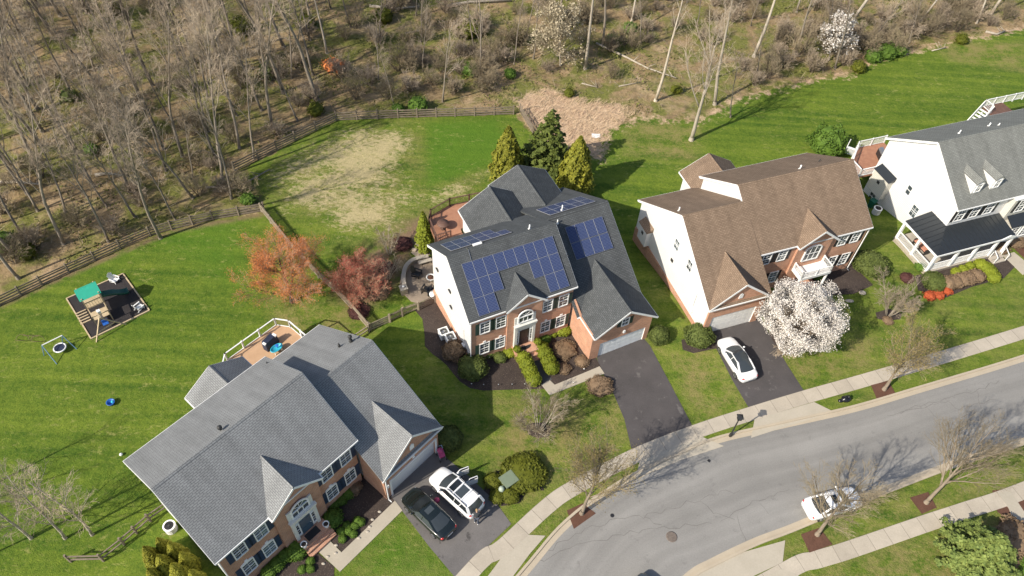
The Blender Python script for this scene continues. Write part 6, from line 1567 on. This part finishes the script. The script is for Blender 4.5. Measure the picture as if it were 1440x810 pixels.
# air conditioners
def ac_unit(px, py, label, rz, rnd=False, s=.42):
    o = thing('air_conditioner', label, 'air conditioner', G(px, py), rz); b = MB(); n = 24 if rnd else 4
    off = PI / 4
    def ring(r, z): return [(r * math.cos(2 * PI * k / n + off) * (1 if rnd else 1.414), r * math.sin(2 * PI * k / n + off) * (1 if rnd else 1.414), z) for k in range(n)]
    b.tube_rings([ring(s, .02), ring(s, .75)]); bo = b.build('cabinet', m_paint('ac_side_grey', (.34, .33, .30), .5), o)
    f = MB()
    for k in range(9): f.tube_rings([ring(s + .008, .1 + k * .07), ring(s + .008, .13 + k * .07)])
    f.build('fins', M['gutter'], bo)
    t = MB(); t.tube_rings([ring(s + .03, .75), ring(s + .03, .8), ring(s * .80, .82), ring(s * .80, .78)], cap=False); t.build('top_rim', M['white'], o)
    g = MB(); g.lathe([(s * .80, .765), (s * .80, .772), (.02, .772)], 20); g.build('fan_well', M['black'], o)
    g = MB()
    for k in range(5):
        r0 = s * .68 * (k + 1) / 5; g.tube([(r0 * math.cos(t_), r0 * math.sin(t_), .81) for t_ in np.linspace(0, 2 * PI, 19)], .006, 3, False)
    for k in range(6): g.bar((0, 0, .81), (s * .72 * math.cos(k * PI / 3), s * .72 * math.sin(k * PI / 3), .81), .012, .012)
    g.lathe([(.09, .79), (.09, .83), (.02, .84)], 12); g.build('fan_grille', M['pipe'] if rnd else M['chrome'], o); return o
ac_unit(624.5, 473, 'white square air conditioner nearer the fence of the pair beside the solar house', H2[2])
ac_unit(633.5, 480, 'white square air conditioner nearer the street of the pair beside the solar house', H2[2])
ac_unit(242, 745, 'round topped air conditioner beside the grey roofed house and rail fence', 0, True, .44)
# patio
A = [(567, 408), (565.5, 394), (569, 379), (579, 369), (592, 365), (602, 363)]; P = catmull(PX(A), 5)
m = MB(); Q = [Vector((p.x, p.y)) for p in P]; O_ = offset_line(Q, -.32); rings = []
for a, b in zip(Q, O_):
    z = gz(a.x, a.y); rings.append([(a.x, a.y, z - .2), (b.x, b.y, z - .2), (b.x, b.y, z + .5), (a.x, a.y, z + .5)])
m.tube_rings(rings); w_ = m.build('patio_wall', M['stone'], None); tag(w_, 'low curved stone wall around the patio of the solar house', 'wall')
m = MB()
O2 = offset_line(Q, .05); O3 = offset_line(Q, -.37)
m.tube_rings([[(a.x, a.y, gz(a.x, a.y) + .5), (b.x, b.y, gz(a.x, a.y) + .5), (b.x, b.y, gz(a.x, a.y) + .57), (a.x, a.y, gz(a.x, a.y) + .57)] for a, b in zip(O2, O3)]); m.build('cap_stone', M['conc'], w_)
o = thing('stone_pillar', 'short stone pillar with flat cap ending the curved patio wall', 'pillar', G(568, 412), .5); m = MB(); m.box(-.3, .3, -.3, .3, -.2, .8); m.build('pier', M['stone'], o); m = MB(); m.box(-.36, .36, -.36, .36, .8, .88); m.build('cap', M['conc'], o); m = MB(); m.ball((0, 0, .98), .12, 10, 8); m.build('finial', M['white'], o)
def adirondack(px, py, mat, label, rz, s=1.):
    o = thing('garden_chair', label, 'chair', G(px, py), rz); o.scale = (s, s, s)
    m = MB(); [m.bar((-.3 + k * .12, -.3, .36 + .0 * k), (-.3 + k * .12, .3, .36), .1, .025, up=(0, 0, 1)) for k in range(6)]; m.build('seat', M[mat], o)
    m = MB()
    for k in range(5): 
        y = -.24 + k * .12; hh = (.72, .86, .92, .86, .72)[k]; m.bar((-.3, y, .34), (-.3 - hh * .38, y * 1.15, .34 + hh * .92), .1, .025, up=(1, 0, 0))
    m.build('backrest', M[mat], o)
    for s_ in (-1, 1):
        m = MB(); m.bar((-.45, s_ * .38, .6), (.38, s_ * .38, .6), .13, .03); m.build('armrest', M[mat], o)
        m = MB(); m.bar((.3, s_ * .34, 0), (.3, s_ * .34, .6), .05, .1); m.build('leg', M[mat], o)
        m = MB(); m.bar((.3, s_ * .31, .36), (-.55, s_ * .31, .02), .04, .12); m.bar((-.4, s_ * .36, .1), (-.4, s_ * .36, .6), .05, .07); m.build('leg', M[mat], o)
    return o
adirondack(587, 388, 'black', 'dark wooden chair in the middle of the round patio', R(-20)); adirondack(600, 410, 'black', 'dark wooden chair on the patio nearest the white table', R(70)); adirondack(606, 412, 'black', 'dark wooden chair tucked against the patio side of the house wall', R(110))
o = thing('fire_pot', 'round white rimmed planter pot on the patio against the house', 'planter', G(606, 394)); lathe_obj('pot', 'white', [(.3, 0), (.42, .45), (.46, .5), (.38, .52), (.34, .4)], o, 18); lathe_obj('soil', 'mulch_red', [(.36, .38), (.36, .42), (.02, .43)], o, 18)
o = thing('round_table', 'small round white table at the corner of the solar house', 'table', G(611, 420)); lathe_obj('tabletop', 'white', [(.02, .70), (.46, .70), (.48, .73), (.46, .75), (.02, .76)], o, 22); lathe_obj('pedestal', 'white', [(.26, 0), (.06, .08), (.05, .70)], o, 12)
o = thing('patio_bench', 'pale stone slab bench at the upper end of the patio', 'bench', G(598, 371), R(25)); m = MB(); m.box(-.7, .7, -.2, .2, .38, .46); m.build('seat', M['conc'], o)
for s in (-1, 1): m = MB(); m.box(s * .5 - .08, s * .5 + .08, -.16, .16, 0, .38); m.build('leg', M['stone'], o)
rr = random.Random(4)
for k in range(5):
    m = MB(); m.ball((0, 0, .1), .3, 9, 6, (1.2, .9, .6)); V = np.array(m.v); V *= 1 + .15 * np.sin(V[:, :1] * 17 + k) ; m.v = [tuple(v) for v in V]
    tag(m.build('boulder', M['pebble'], None, False, G(584 + k * 5, 352 - (k % 3) * 7)), 'pale grey boulder in the rock bed above the patio', 'boulder', 'boulders in the rock bed')
# deck things
def on_house(hf, hz, u, v, z): p = hf(u, v); return Vector((p.x, p.y, hz + z))
o = thing('covered_grill', 'barbecue grill under a dark blue cover on the tan deck', 'grill', Vector((at(380, 481, 1.4).x, at(380, 481, 1.4).y, .9)), H1[2] + R(8)); m = MB(); m.prism([(-.8, -.35, 0), (.8, -.35, 0), (.8, -.3, .85), (.62, -.2, 1.12), (-.62, -.2, 1.12), (-.8, -.3, .85)], (0, .62, 0)); m.build('cover', M['cloth_dark'], o)
m = MB(); m.box(-.8, -.58, -.2, .2, 1.0, 1.13) ; m.box(.55, .8, -.25, .2, .95, 1.13); m.build('side_shelf', M['white'], o); o.scale = (.85, .85, .85)
o = thing('water_table', 'turquoise plastic toy table on the tan deck beside the covered grill', 'toy table', Vector((at(389, 490, 1.3).x, at(389, 490, 1.3).y, .9)), H1[2]); m = MB(); m.lathe([(.02, .38), (.38, .38), (.46, .46), (.46, .52), (.4, .52), (.38, .44), (.02, .43)], 18); m.v = [(x * 1.3, y * .8, z) for x, y, z in m.v]; m.build('basin', M['turq'], o, True)
for sx in (-.35, .35):
    for sy in (-.2, .2): m = MB(); m.tube([(sx, sy, 0), (sx * .9, sy * .9, .4)], .04, 8); m.build('leg', M['white'], o)
m = MB(); m.tube([(.1, 0, .45), (.1, 0, .75)], .05, 8); m.lathe([(.02, .72), (.16, .75), (.02, .78)], 10, (.1, 0, 0)); m.build('fountain', M['blue'], o)
DZ2 = -.35 + 2.35
o = thing('planter_bucket', 'blue bucket on the red wooden deck by its back rail', 'bucket', on_house(f2, 0, 6.9, 15.9, DZ2)); lathe_obj('bucket', 'blue', [(.2, 0), (.26, .5), (.28, .52), (.22, .5), (.2, .2)], o)
o = thing('cushioned_chair', 'white chair with red cushion on the back of the red wooden deck', 'chair', on_house(f2, 0, 8.4, 15.6, DZ2), H2[2]); m = MB(); m.box(-.4, .4, -.4, .4, .3, .36); m.box(-.4, .4, .34, .42, .36, .95); [m.box(sx - .03, sx + .03, sy - .03, sy + .03, 0, .3) for sx in (-.36, .36) for sy in (-.36, .36)]; m.build('frame', M['white'], o); m = MB(); m.box(-.36, .36, -.36, .32, .36, .48); m.build('cushion', M['maroon'], o)
o = thing('patio_table', 'dark round table on the left end of the red wooden deck', 'table', on_house(f2, 0, 3.4, 14.6, DZ2)); lathe_obj('tabletop', 'wood_brown', [(.02, .68), (.6, .68), (.6, .73), (.02, .73)], o, 20); lathe_obj('pedestal', 'wood_brown', [(.3, 0), (.05, .05), (.05, .68)], o)
o = thing('outdoor_grill', 'grey grill on the red deck of the white house', 'grill', on_house(f4, 0, 2.6, 13.0, 1.3), H4[2] + R(70)); m = MB(); m.box(-.6, .6, -.3, .3, .1, .85); m.build('cart', M['black'], o); m = MB(); m.prism([(-.5, -.3, .85), (-.5, .3, .85), (-.5, .25, 1.1), (-.5, -.1, 1.18)], (1., 0, 0)); m.build('lid', m_paint('grill_grey', (.25, .26, .28), .35, 0, .5), o)
o = thing('porch_swing', 'salmon cushioned bench with dark frame on the wrap-around porch', 'bench', on_house(f4, 0, -1.2, 0.4, .45), H4[2] + R(90)); m = MB(); m.box(-.9, .9, -.32, .32, .34, .42); m.build('frame', M['black'], o); m = MB(); m.box(-.86, .86, -.28, .28, .42, .52); m.build('cushion', m_paint('salmon_cloth', (.55, .25, .17), .8), o)
for s in (-1, 1): m = MB(); m.box(s * .86 - .04, s * .86 + .04, -.32, .32, 0, .7); m.build('armrest', M['black'], o)
for px, py, rz_, lab in ((1231, 300, 0, 'round grey air conditioner in the shade beside the white house'), (1224, 291, .6, 'smaller dark wheeled bin in the shade beside the white house')):
    if 'bin' in lab:
        o = thing('wheeled_bin', lab, 'bin', G(px, py), rz_); m = MB(); m.tube_rings([[(s * x, s * y, z) for x, y in ((1, 1), (-1, 1), (-1, -1), (1, -1))] for s, z in ((.24, .02), (.31, .95))]); m.build('body', M['slide_green'], o); m = MB(); m.box(-.34, .34, -.34, .34, .95, 1.02); m.build('lid', M['slide_green'], o)
    else: ac_unit(px, py, lab, rz_, True, .42)
# entry pots and mats
for (u, v, lab) in ((5.35, -.95, 'white urn planter left of the grey house entry steps'), (7.4, -.95, 'white urn planter right of the grey house entry steps')):
    o = thing('urn_planter', lab, 'planter', on_house(f1, 0, u, v, .7)); lathe_obj('urn', 'white', [(.16, 0), (.08, .12), (.2, .3), (.26, .5), (.2, .5), (.18, .4)], o); lathe_obj('soil', 'mulch', [(.19, .4), (.19, .43), (.02, .44)], o)
for u, lab in ((4.3, 'potted shrub left of the solar house front door'), (6.35, 'potted shrub right of the solar house front door')):
    o = thing('potted_shrub', lab, 'potted plant', on_house(f2, -.35, u, -.7, .8)); lathe_obj('pot', 'rusty', [(.15, 0), (.2, .3), (.22, .34), (.17, .3)], o); link('foliage', shrub('foliage', 700, .34, .34, .26, M['lime'], 300, .13, .1), o, (0, 0, .2))
m = MB(); m.box(-.55, .55, -.3, .3, 0, .02); o = m.build('door_mat', M['black'], None, False, on_house(f1, 0, 6.35, -.6, .704)); o.rotation_euler = (0, 0, H1[2]); tag(o, 'black rubber mat on the grey house landing', 'mat')
m = MB(); m.prism([(.55 * math.cos(t), .35 * math.sin(t), 0) for t in np.linspace(0, PI, 13)], (0, 0, .02)); o = m.build('door_mat', M['black'], None, False, on_house(f2, -.35, 5.25, -.45, .804)); o.rotation_euler = (0, 0, H2[2] + PI); tag(o, 'dark half round mat at the solar house door', 'mat')
# path lights along the mulch edge
pl = MB(); pl.tube([(0, 0, -.05), (0, 0, .3)], .02, 6); plm = pl.mesh('stake', M['black_iron']); pl2 = MB().lathe([(.02, .34), (.06, .3), (.06, .28), (.02, .28)], 10); plm2 = pl2.mesh('cap', M['chrome'])
for px, py in ((680, 543), (701, 543), (720, 542.5), (738, 542), (663, 542), (688, 505), (821, 521), (806, 540)):
    o = thing('path_light', 'small silver topped path light in the mulch edge of the solar house beds', 'path light', G(px, py), 0, 'path lights in the solar house beds'); link('stake', plm, o); link('cap', plm2, o)
# bright stones in the left house bed
for px, py in ((472, 778), (473, 767), (505, 757), (520, 741), (524, 731), (534, 720), (517, 748), (461, 783), (455, 793), (441, 779)):
    m = MB(); m.ball((0, 0, .05), .13, 8, 5, (1.2, .8, .6)); tag(m.build('bed_stone', M['conc'], None, False, G(px, py)), 'pale stone lying in the dark mulch bed by the left house walk', 'stone', 'stones in the left house bed')

# ------------------------------------------------------------------ playground
PC = [G(93.8, 420.5), G(173.3, 385.5), (G(210.4, 437)), G(128.4, 477)]
sheet('play_mulch', PC, M['rubber_mulch'], .05)
ctr = sum(PC, Vector()) / 4; o = thing('play_border', 'pale timber border framing the black play area on the left lawn', 'border', ctr)
for a, b in zip(PC, PC[1:] + PC[:1]):
    m = MB(); m.bar(a - ctr + Vector((0, 0, .06)), b - ctr + Vector((0, 0, .06)), .12, .12); m.build('timber', M['timber'], o)
ang = math.atan2((PC[1] - PC[0]).y, (PC[1] - PC[0]).x)
base = G(139, 436); o = thing('play_set', 'wooden climbing frame with teal canopy, dark green slide and swing beam', 'play set', base, ang)
zf = 1.45
for x in (-.75, .75):
    for y in (-.75, .75): m = MB(); m.bar((x, y, -.1), (x, y, 2.9 if y > -.8 else 2.9), .1, .1); m.build('post', M['timber'], o)
m = MB(); [m.box(-.8, .8, -.8 + k * .2, -.62 + k * .2, zf, zf + .04) for k in range(8)]; m.build('platform', M['timber'], o)
m = MB(); m.prism([(-.95, -.85, 2.75), (-.95, .85, 2.75), (-.95, 0, 3.35)], (1.9, 0, 0)); m.build('canopy', M['teal'], o)
m = MB()
for y in (-.75, .75):
    m.bar((-.75, y, zf + .75), (.75, y, zf + .75), .06, .1); [m.bar((-.6 + k * .24, y, zf), (-.6 + k * .24, y, zf + .75), .08, .03) for k in range(6)]
m.build('guard_rail', M['timber'], o)
m = MB(); m.box(-.7, .7, -2.0, -.85, .9, .96); m.bar((-.7, -.85, 0), (-.7, -.85, 1.), .09, .09); [m.bar((x, -2.0, -.1), (x, -2.0, 1.6), .09, .09) for x in (-.7, .7)]; m.bar((-.7, -2, 1.5), (.7, -2., 1.5), .06, .09); m.bar((-.7, -2, 1.5), (-.7, -.8, 1.5), .06, .09); m.bar((.7, -2, 1.5), (.7, -.8, 1.5), .06, .09); m.build('lower_platform', M['timber'], o)
sp = [(.8, .1, zf), (1.2, .1, zf - .1), (1.9, .2, .95), (2.4, .3, .5), (2.8, .34, .3), (3.05, .36, .3)]; rings = []
for x, y, z in sp: rings.append([(x, y + q, z + zz) for q, zz in ((-.32, .28), (-.26, .0), (0, -.06), (.26, 0), (.32, .28), (.28, .28), (.22, .05), (0, -.0), (-.22, .05), (-.28, .28))])
m = MB(); m.tube_rings(rings); m.build('slide', M['slide_green'], o, True)
m = MB(); m.bar((-.1, -1.9, 2.05), (-.2, -3.0, 2.05), .1, .14); m.bar((-.2, -3.0, 2.1), (-1.5, -3.7, -.1), .09, .09); m.bar((-.2, -3.0, 2.1), (1.6, -3.2, -.1), .09, .09); m.bar((-.95, -3.4, .85), (.8, -3.1, .9), .06, .09); m.build('swing_beam', M['timber'], o)
m = MB(); m.box(-.25, .25, -2.7, -2.35, .6, .66); [m.tube([(x, -2.55, .65), (-.15, -2.55, 2.0)], .012, 4) for x in (-.2, .2)]; m.box(-.25, .25, -2.4, -2.35, .66, 1.0); m.build('swing_seat', M['blue'], o)
m = MB(); m.box(-.15, .15, -2.35, -2.05, 1.9, 2.2); m.build('beam_bracket', M['white'], o)
m = MB()
for k in range(5): m.bar((-1.9 + .0 * k, .6 - .36 * k, .12), (-.95 + .0 * k, .6 - .36 * k, .12), .12, .12)
m.build('stepping_bar', M['timber'], o)
adirondack(163, 396, 'white', 'white plastic chair at the upper corner of the black play area', ang + R(-60), .85); adirondack(197.5, 434, 'white', 'white plastic chair lying at the right corner of the black play area', ang + R(20), .85)
a, b, c, d = G(67, 488), G(80, 511), G(107, 491), G(90, 475)
o = thing('saucer_swing', 'blue metal frame with round saucer swing on the left lawn', 'swing', (a + c) / 2); O = (a + c) / 2
top1, top2 = G(68, 498) - O + Vector((0, 0, 1.35)), G(96, 484) - O + Vector((0, 0, 1.35))
m = MB(); m.tube([top1, top2], .05, 8); m.build('top_bar', M['white'], o)
for t, q in ((top1, G(80, 512)), (top2, G(108, 491)), (top1, G(62, 500)), (top2, G(88, 482))):
    m = MB(); m.tube([t, q - O], .04, 7); m.build('leg', m_paint('steel_blue', (.12, .22, .32), .4), o)
q = G(87, 493) - O + Vector((0, 0, .45)); m = MB(); m.tube([(q.x + .5 * math.cos(t), q.y + .5 * math.sin(t), q.z) for t in np.linspace(0, 2 * PI, 21)], .07, 6, False); so_ = m.build('saucer', M['white'], o, True); m = MB(); m.lathe([(.46, 0), (.46, .02), (.02, -.05)], 20, q); m.build('webbing', M['cloth_dark'], so_)
m = MB(); [m.tube([q + Vector((s * .4, 0, 0)), (top1 + top2) / 2], .012, 4) for s in (-1, 1)]; m.build('rope', M['black'], o)
o = thing('toy_goal', 'thin dark wire toy frame lying on the left lawn', 'toy', G(46, 479)); m = MB()
for x in (-.9, .5): m.tube([(x + .6 * math.cos(t), .35 * math.sin(t), .05 + .35 * abs(math.sin(t))) for t in np.linspace(0, 2 * PI, 17)], .018, 5, False)
m.tube([(-.9, .3, .3), (.5, .3, .3)], .018, 5); m.build('wire_frame', M['wood_brown'], o)
o = thing('plastic_tub', 'blue plastic tub lying on the left lawn', 'tub', G(157, 568)); m = MB(); m.lathe([(.25, 0), (.34, .3), (.36, .32), (.3, .3), (.24, .06), (.02, .05)], 14); m.build('tub', M['blue'], o, True); m = MB(); m.ball((.1, .1, .2), .14, 8, 6); m.build('handle', M['turq'], o)
m = MB(); m.ball((0, 0, .12), .14, 12, 8); tag(m.build('play_ball', M['white'], None, True, G(171, 640)), 'small white ball on the lawn behind the grey roofed house', 'ball')
# sign post by the blossom tree
o = thing('sign_post', 'white wooden sign post with hanging arm beside the blossom tree', 'sign post', G(1101, 499), R(25)); m = MB(); m.bar((0, 0, -.1), (0, 0, 1.9), .1, .1); m.bar((-.1, 0, 1.7), (1.0, 0, 1.7), .07, .08); m.bar((0, 0, 1.3), (.4, 0, 1.68), .05, .05); m.build('post', M['white'], o); m = MB(); m.box(.15, .9, -.02, .02, 1.05, 1.55); m.build('sign_panel', M['gutter'], o)
# stroller beside the garage
o = thing('toy_stroller', 'pink push stroller standing at the right corner of the left house garage', 'stroller', G(621, 643), R(-60)); m = MB(); m.prism([(-.25, -.22, .35), (.25, -.22, .35), (.3, -.22, .6), (-.35, -.22, .85)], (0, .44, 0)); m.build('seat', M['pink'], o)
m = MB(); [m.bar((.35, s * .24, .12), (-.5, s * .24, 1.0), .03, .03) for s in (-1, 1)]; m.bar((-.5, -.24, 1.), (-.5, .24, 1.), .03, .03); [m.bar((-.35, s * .24, .12), (.05, s * .24, .55), .03, .03) for s in (-1, 1)]; m.build('frame', M['chrome'], o)
m = MB(); m.ball((-.2, 0, .82), .3, 12, 8, (.9, .85, .6)); m.build('hood', M['pink'], o, True)
for x in (-.35, .35):
    for s in (-1, 1): m = MB(); m.tube([(x, s * .27 - .03, .12), (x, s * .27 + .03, .12)], .12, 12); m.build('wheel', M['rubber'], o)
o = thing('pink_bag', 'bright pink bag standing between the black sedan and white suv', 'bag', G(614, 706), R(30)); m = MB(); m.ball((0, 0, .3), .3, 12, 8, (.9, .7, 1.0)); m.build('pouch', M['pink'], o, True); m = MB(); m.tube([(-.12, 0, .55), (-.1, 0, .72), (.1, 0, .72), (.12, 0, .55)], .025, 6); m.build('handle', M['pink'], o)
# person bending at the open rear of the suv
def skin_mesh(name, verts, edges, radii, mat, sub=2):
    me = bpy.data.meshes.new(name); me.from_pydata(verts, edges, []); ob = bpy.data.objects.new(name, me); COL.objects.link(ob)
    md = ob.modifiers.new('s', 'SKIN'); 
    for v, r in zip(me.skin_vertices[0].data, radii): v.radius = (r, r) if not isinstance(r, tuple) else r
    me.skin_vertices[0].data[0].use_root = True
    if sub: ob.modifiers.new('d', 'SUBSURF').levels = sub
    dg = bpy.context.evaluated_depsgraph_get(); nm = bpy.data.meshes.new_from_object(ob.evaluated_get(dg)); bpy.data.objects.remove(ob)
    nm.name = name; nm.materials.clear(); nm.materials.append(mat); nm.polygons.foreach_set('use_smooth', [True] * len(nm.polygons)); return nm
p = G(670, 734); suvp = at(671, 720, .5); o = thing('person', 'person in dark clothes and white shoes standing behind the white suv', 'person', p, math.atan2((suvp - p).y, (suvp - p).x))
# x forward, y left
V = [(0, 0, .92), (.04, 0, 1.12), (.12, 0, 1.33), (.17, 0, 1.46), (.21, 0, 1.53), (.24, 0, 1.64), (.25, 0, 1.72),
     (.12, .19, 1.38), (.22, .24, 1.12), (.42, .2, 1.02), (.50, .19, 1.0), (.12, -.19, 1.38), (.25, -.25, 1.14), (.44, -.2, 1.08), (.52, -.18, 1.08),
     (-.01, .1, .86), (.06, .12, .47), (-.04, .13, .09), (.12, .14, .04), (-.01, -.1, .86), (-.06, -.11, .47), (-.2, -.12, .1), (-.05, -.13, .04)]
Eg = [(0, 1), (1, 2), (2, 3), (3, 4), (4, 5), (5, 6), (2, 7), (7, 8), (8, 9), (9, 10), (2, 11), (11, 12), (12, 13), (13, 14), (0, 15), (15, 16), (16, 17), (17, 18), (0, 19), (19, 20), (20, 21), (21, 22)]
Rd = [.13, .115, .13, .055, .06, .095, .07, .062, .047, .036, .03, .062, .047, .036, .03, .085, .06, .042, .035, .085, .06, .042, .035]
link('body', skin_mesh('body', V, Eg, Rd, M['skin']), o)
link('shirt', skin_mesh('shirt', [V[i] for i in (0, 1, 2, 7, 8, 11, 12, 3)], [(0, 1), (1, 2), (2, 3), (3, 4), (2, 5), (5, 6), (2, 7)], [.18, .17, .185, .105, .085, .105, .085, .10], M['shirt']), o)
link('trousers', skin_mesh('trousers', [V[i] for i in (0, 15, 16, 17, 19, 20, 21)], [(0, 1), (1, 2), (2, 3), (0, 4), (4, 5), (5, 6)], [.15, .10, .075, .06, .10, .075, .06], M['jeans']), o)
for i, j in ((17, 18), (21, 22)):
    a = Vector(V[i]); b = Vector(V[j]); m = MB(); m.ball((a + b) / 2 + Vector((.02, 0, -.02)), .075, 10, 6, (1.9, .75, .75)); m.build('shoe', M['white'], o, True)
m = MB(); m.ball((.225, 0, 1.685), .118, 14, 10, (1.0, .92, 1.0)); 
m.v = [v for v in m.v]; m.build('hair', M['hair'], o, True)
m = MB(); m.ball((.345, 0, 1.64), .022, 8, 6, (1, .8, 1.2)); m.build('nose', M['skin'], o, True)
for k in range(4):
    for s in (10, 14):
        b = Vector(V[s]); m = MB(); y = (k - 1.5) * .018; L_ = (.07, .085, .08, .065)[k]; m.tube([b + Vector((.0, y, .0)), b + Vector((L_ * .6, y * 1.2, -.01)), b + Vector((L_ * .9, y * 1.2, -.04))], [.011, .010, .008], 6); m.build('finger', M['skin'], o, True)
for s, sg in ((10, -1), (14, 1)): b = Vector(V[s]); m = MB(); m.tube([b + Vector((-.02, sg * .025, 0)), b + Vector((.03, sg * .06, -.01)), b + Vector((.06, sg * .055, -.03))], [.012, .011, .008], 6); m.build('thumb', M['skin'], o, True)
# bits on the ground
m = MB(); m.box(-.5, .5, -.35, .35, 0, .05); m.box(-.2, .4, -.5, .1, .05, .09); tag(m.build('white_scrap', M['white'], None, False, G(838, 191)), 'white sheet of litter lying in the dry reeds', 'litter')
m = MB(); m.ball((0, 0, .15), .3, 9, 6, (1.2, .9, .6)); tag(m.build('boulder', M['conc'], None, False, G(1212, 413)), 'pale boulder in the mulch below the brown roofed house', 'boulder')
m = MB(); m.ball((0, 0, .1), .25, 9, 6, (1.8, .8, .5)); tag(m.build('boulder', M['conc'], None, False, G(1194, 424)), 'long pale stone at the lawn edge below the brown roofed house', 'boulder')

# ------------------------------------------------------------------ light
AZ, EL = R(37.9), R(37.5)
sd = bpy.data.lights.new('sun', 'SUN'); so = bpy.data.objects.new('sun', sd); COL.objects.link(so)
sd.energy = 4.3; sd.angle = R(.53); sd.color = (1, .925, .80)
dirv = Vector((math.cos(AZ) * math.cos(EL), math.sin(AZ) * math.cos(EL), -math.sin(EL)))
so.rotation_euler = dirv.to_track_quat('-Z', 'Y').to_euler()
w = bpy.data.worlds.new('World'); scene.world = w; w.use_nodes = True
nt = w.node_tree; bg = nt.nodes['Background']; sky = nt.nodes.new('ShaderNodeTexSky')
sky.sky_type = 'NISHITA'; sky.sun_disc = False; sky.sun_elevation = EL; sky.sun_rotation = math.atan2(-dirv.x, -dirv.y); sky.air_density = 1.; sky.dust_density = 1.5
nt.links.new(sky.outputs[0], bg.inputs[0]); bg.inputs[1].default_value = .11
scene.view_settings.view_transform = 'Standard'; scene.view_settings.look = 'None'; scene.view_settings.exposure = .56; scene.view_settings.gamma = 1
scene.render.engine = 'CYCLES'; scene.cycles.max_bounces = 5; scene.cycles.use_denoising = True
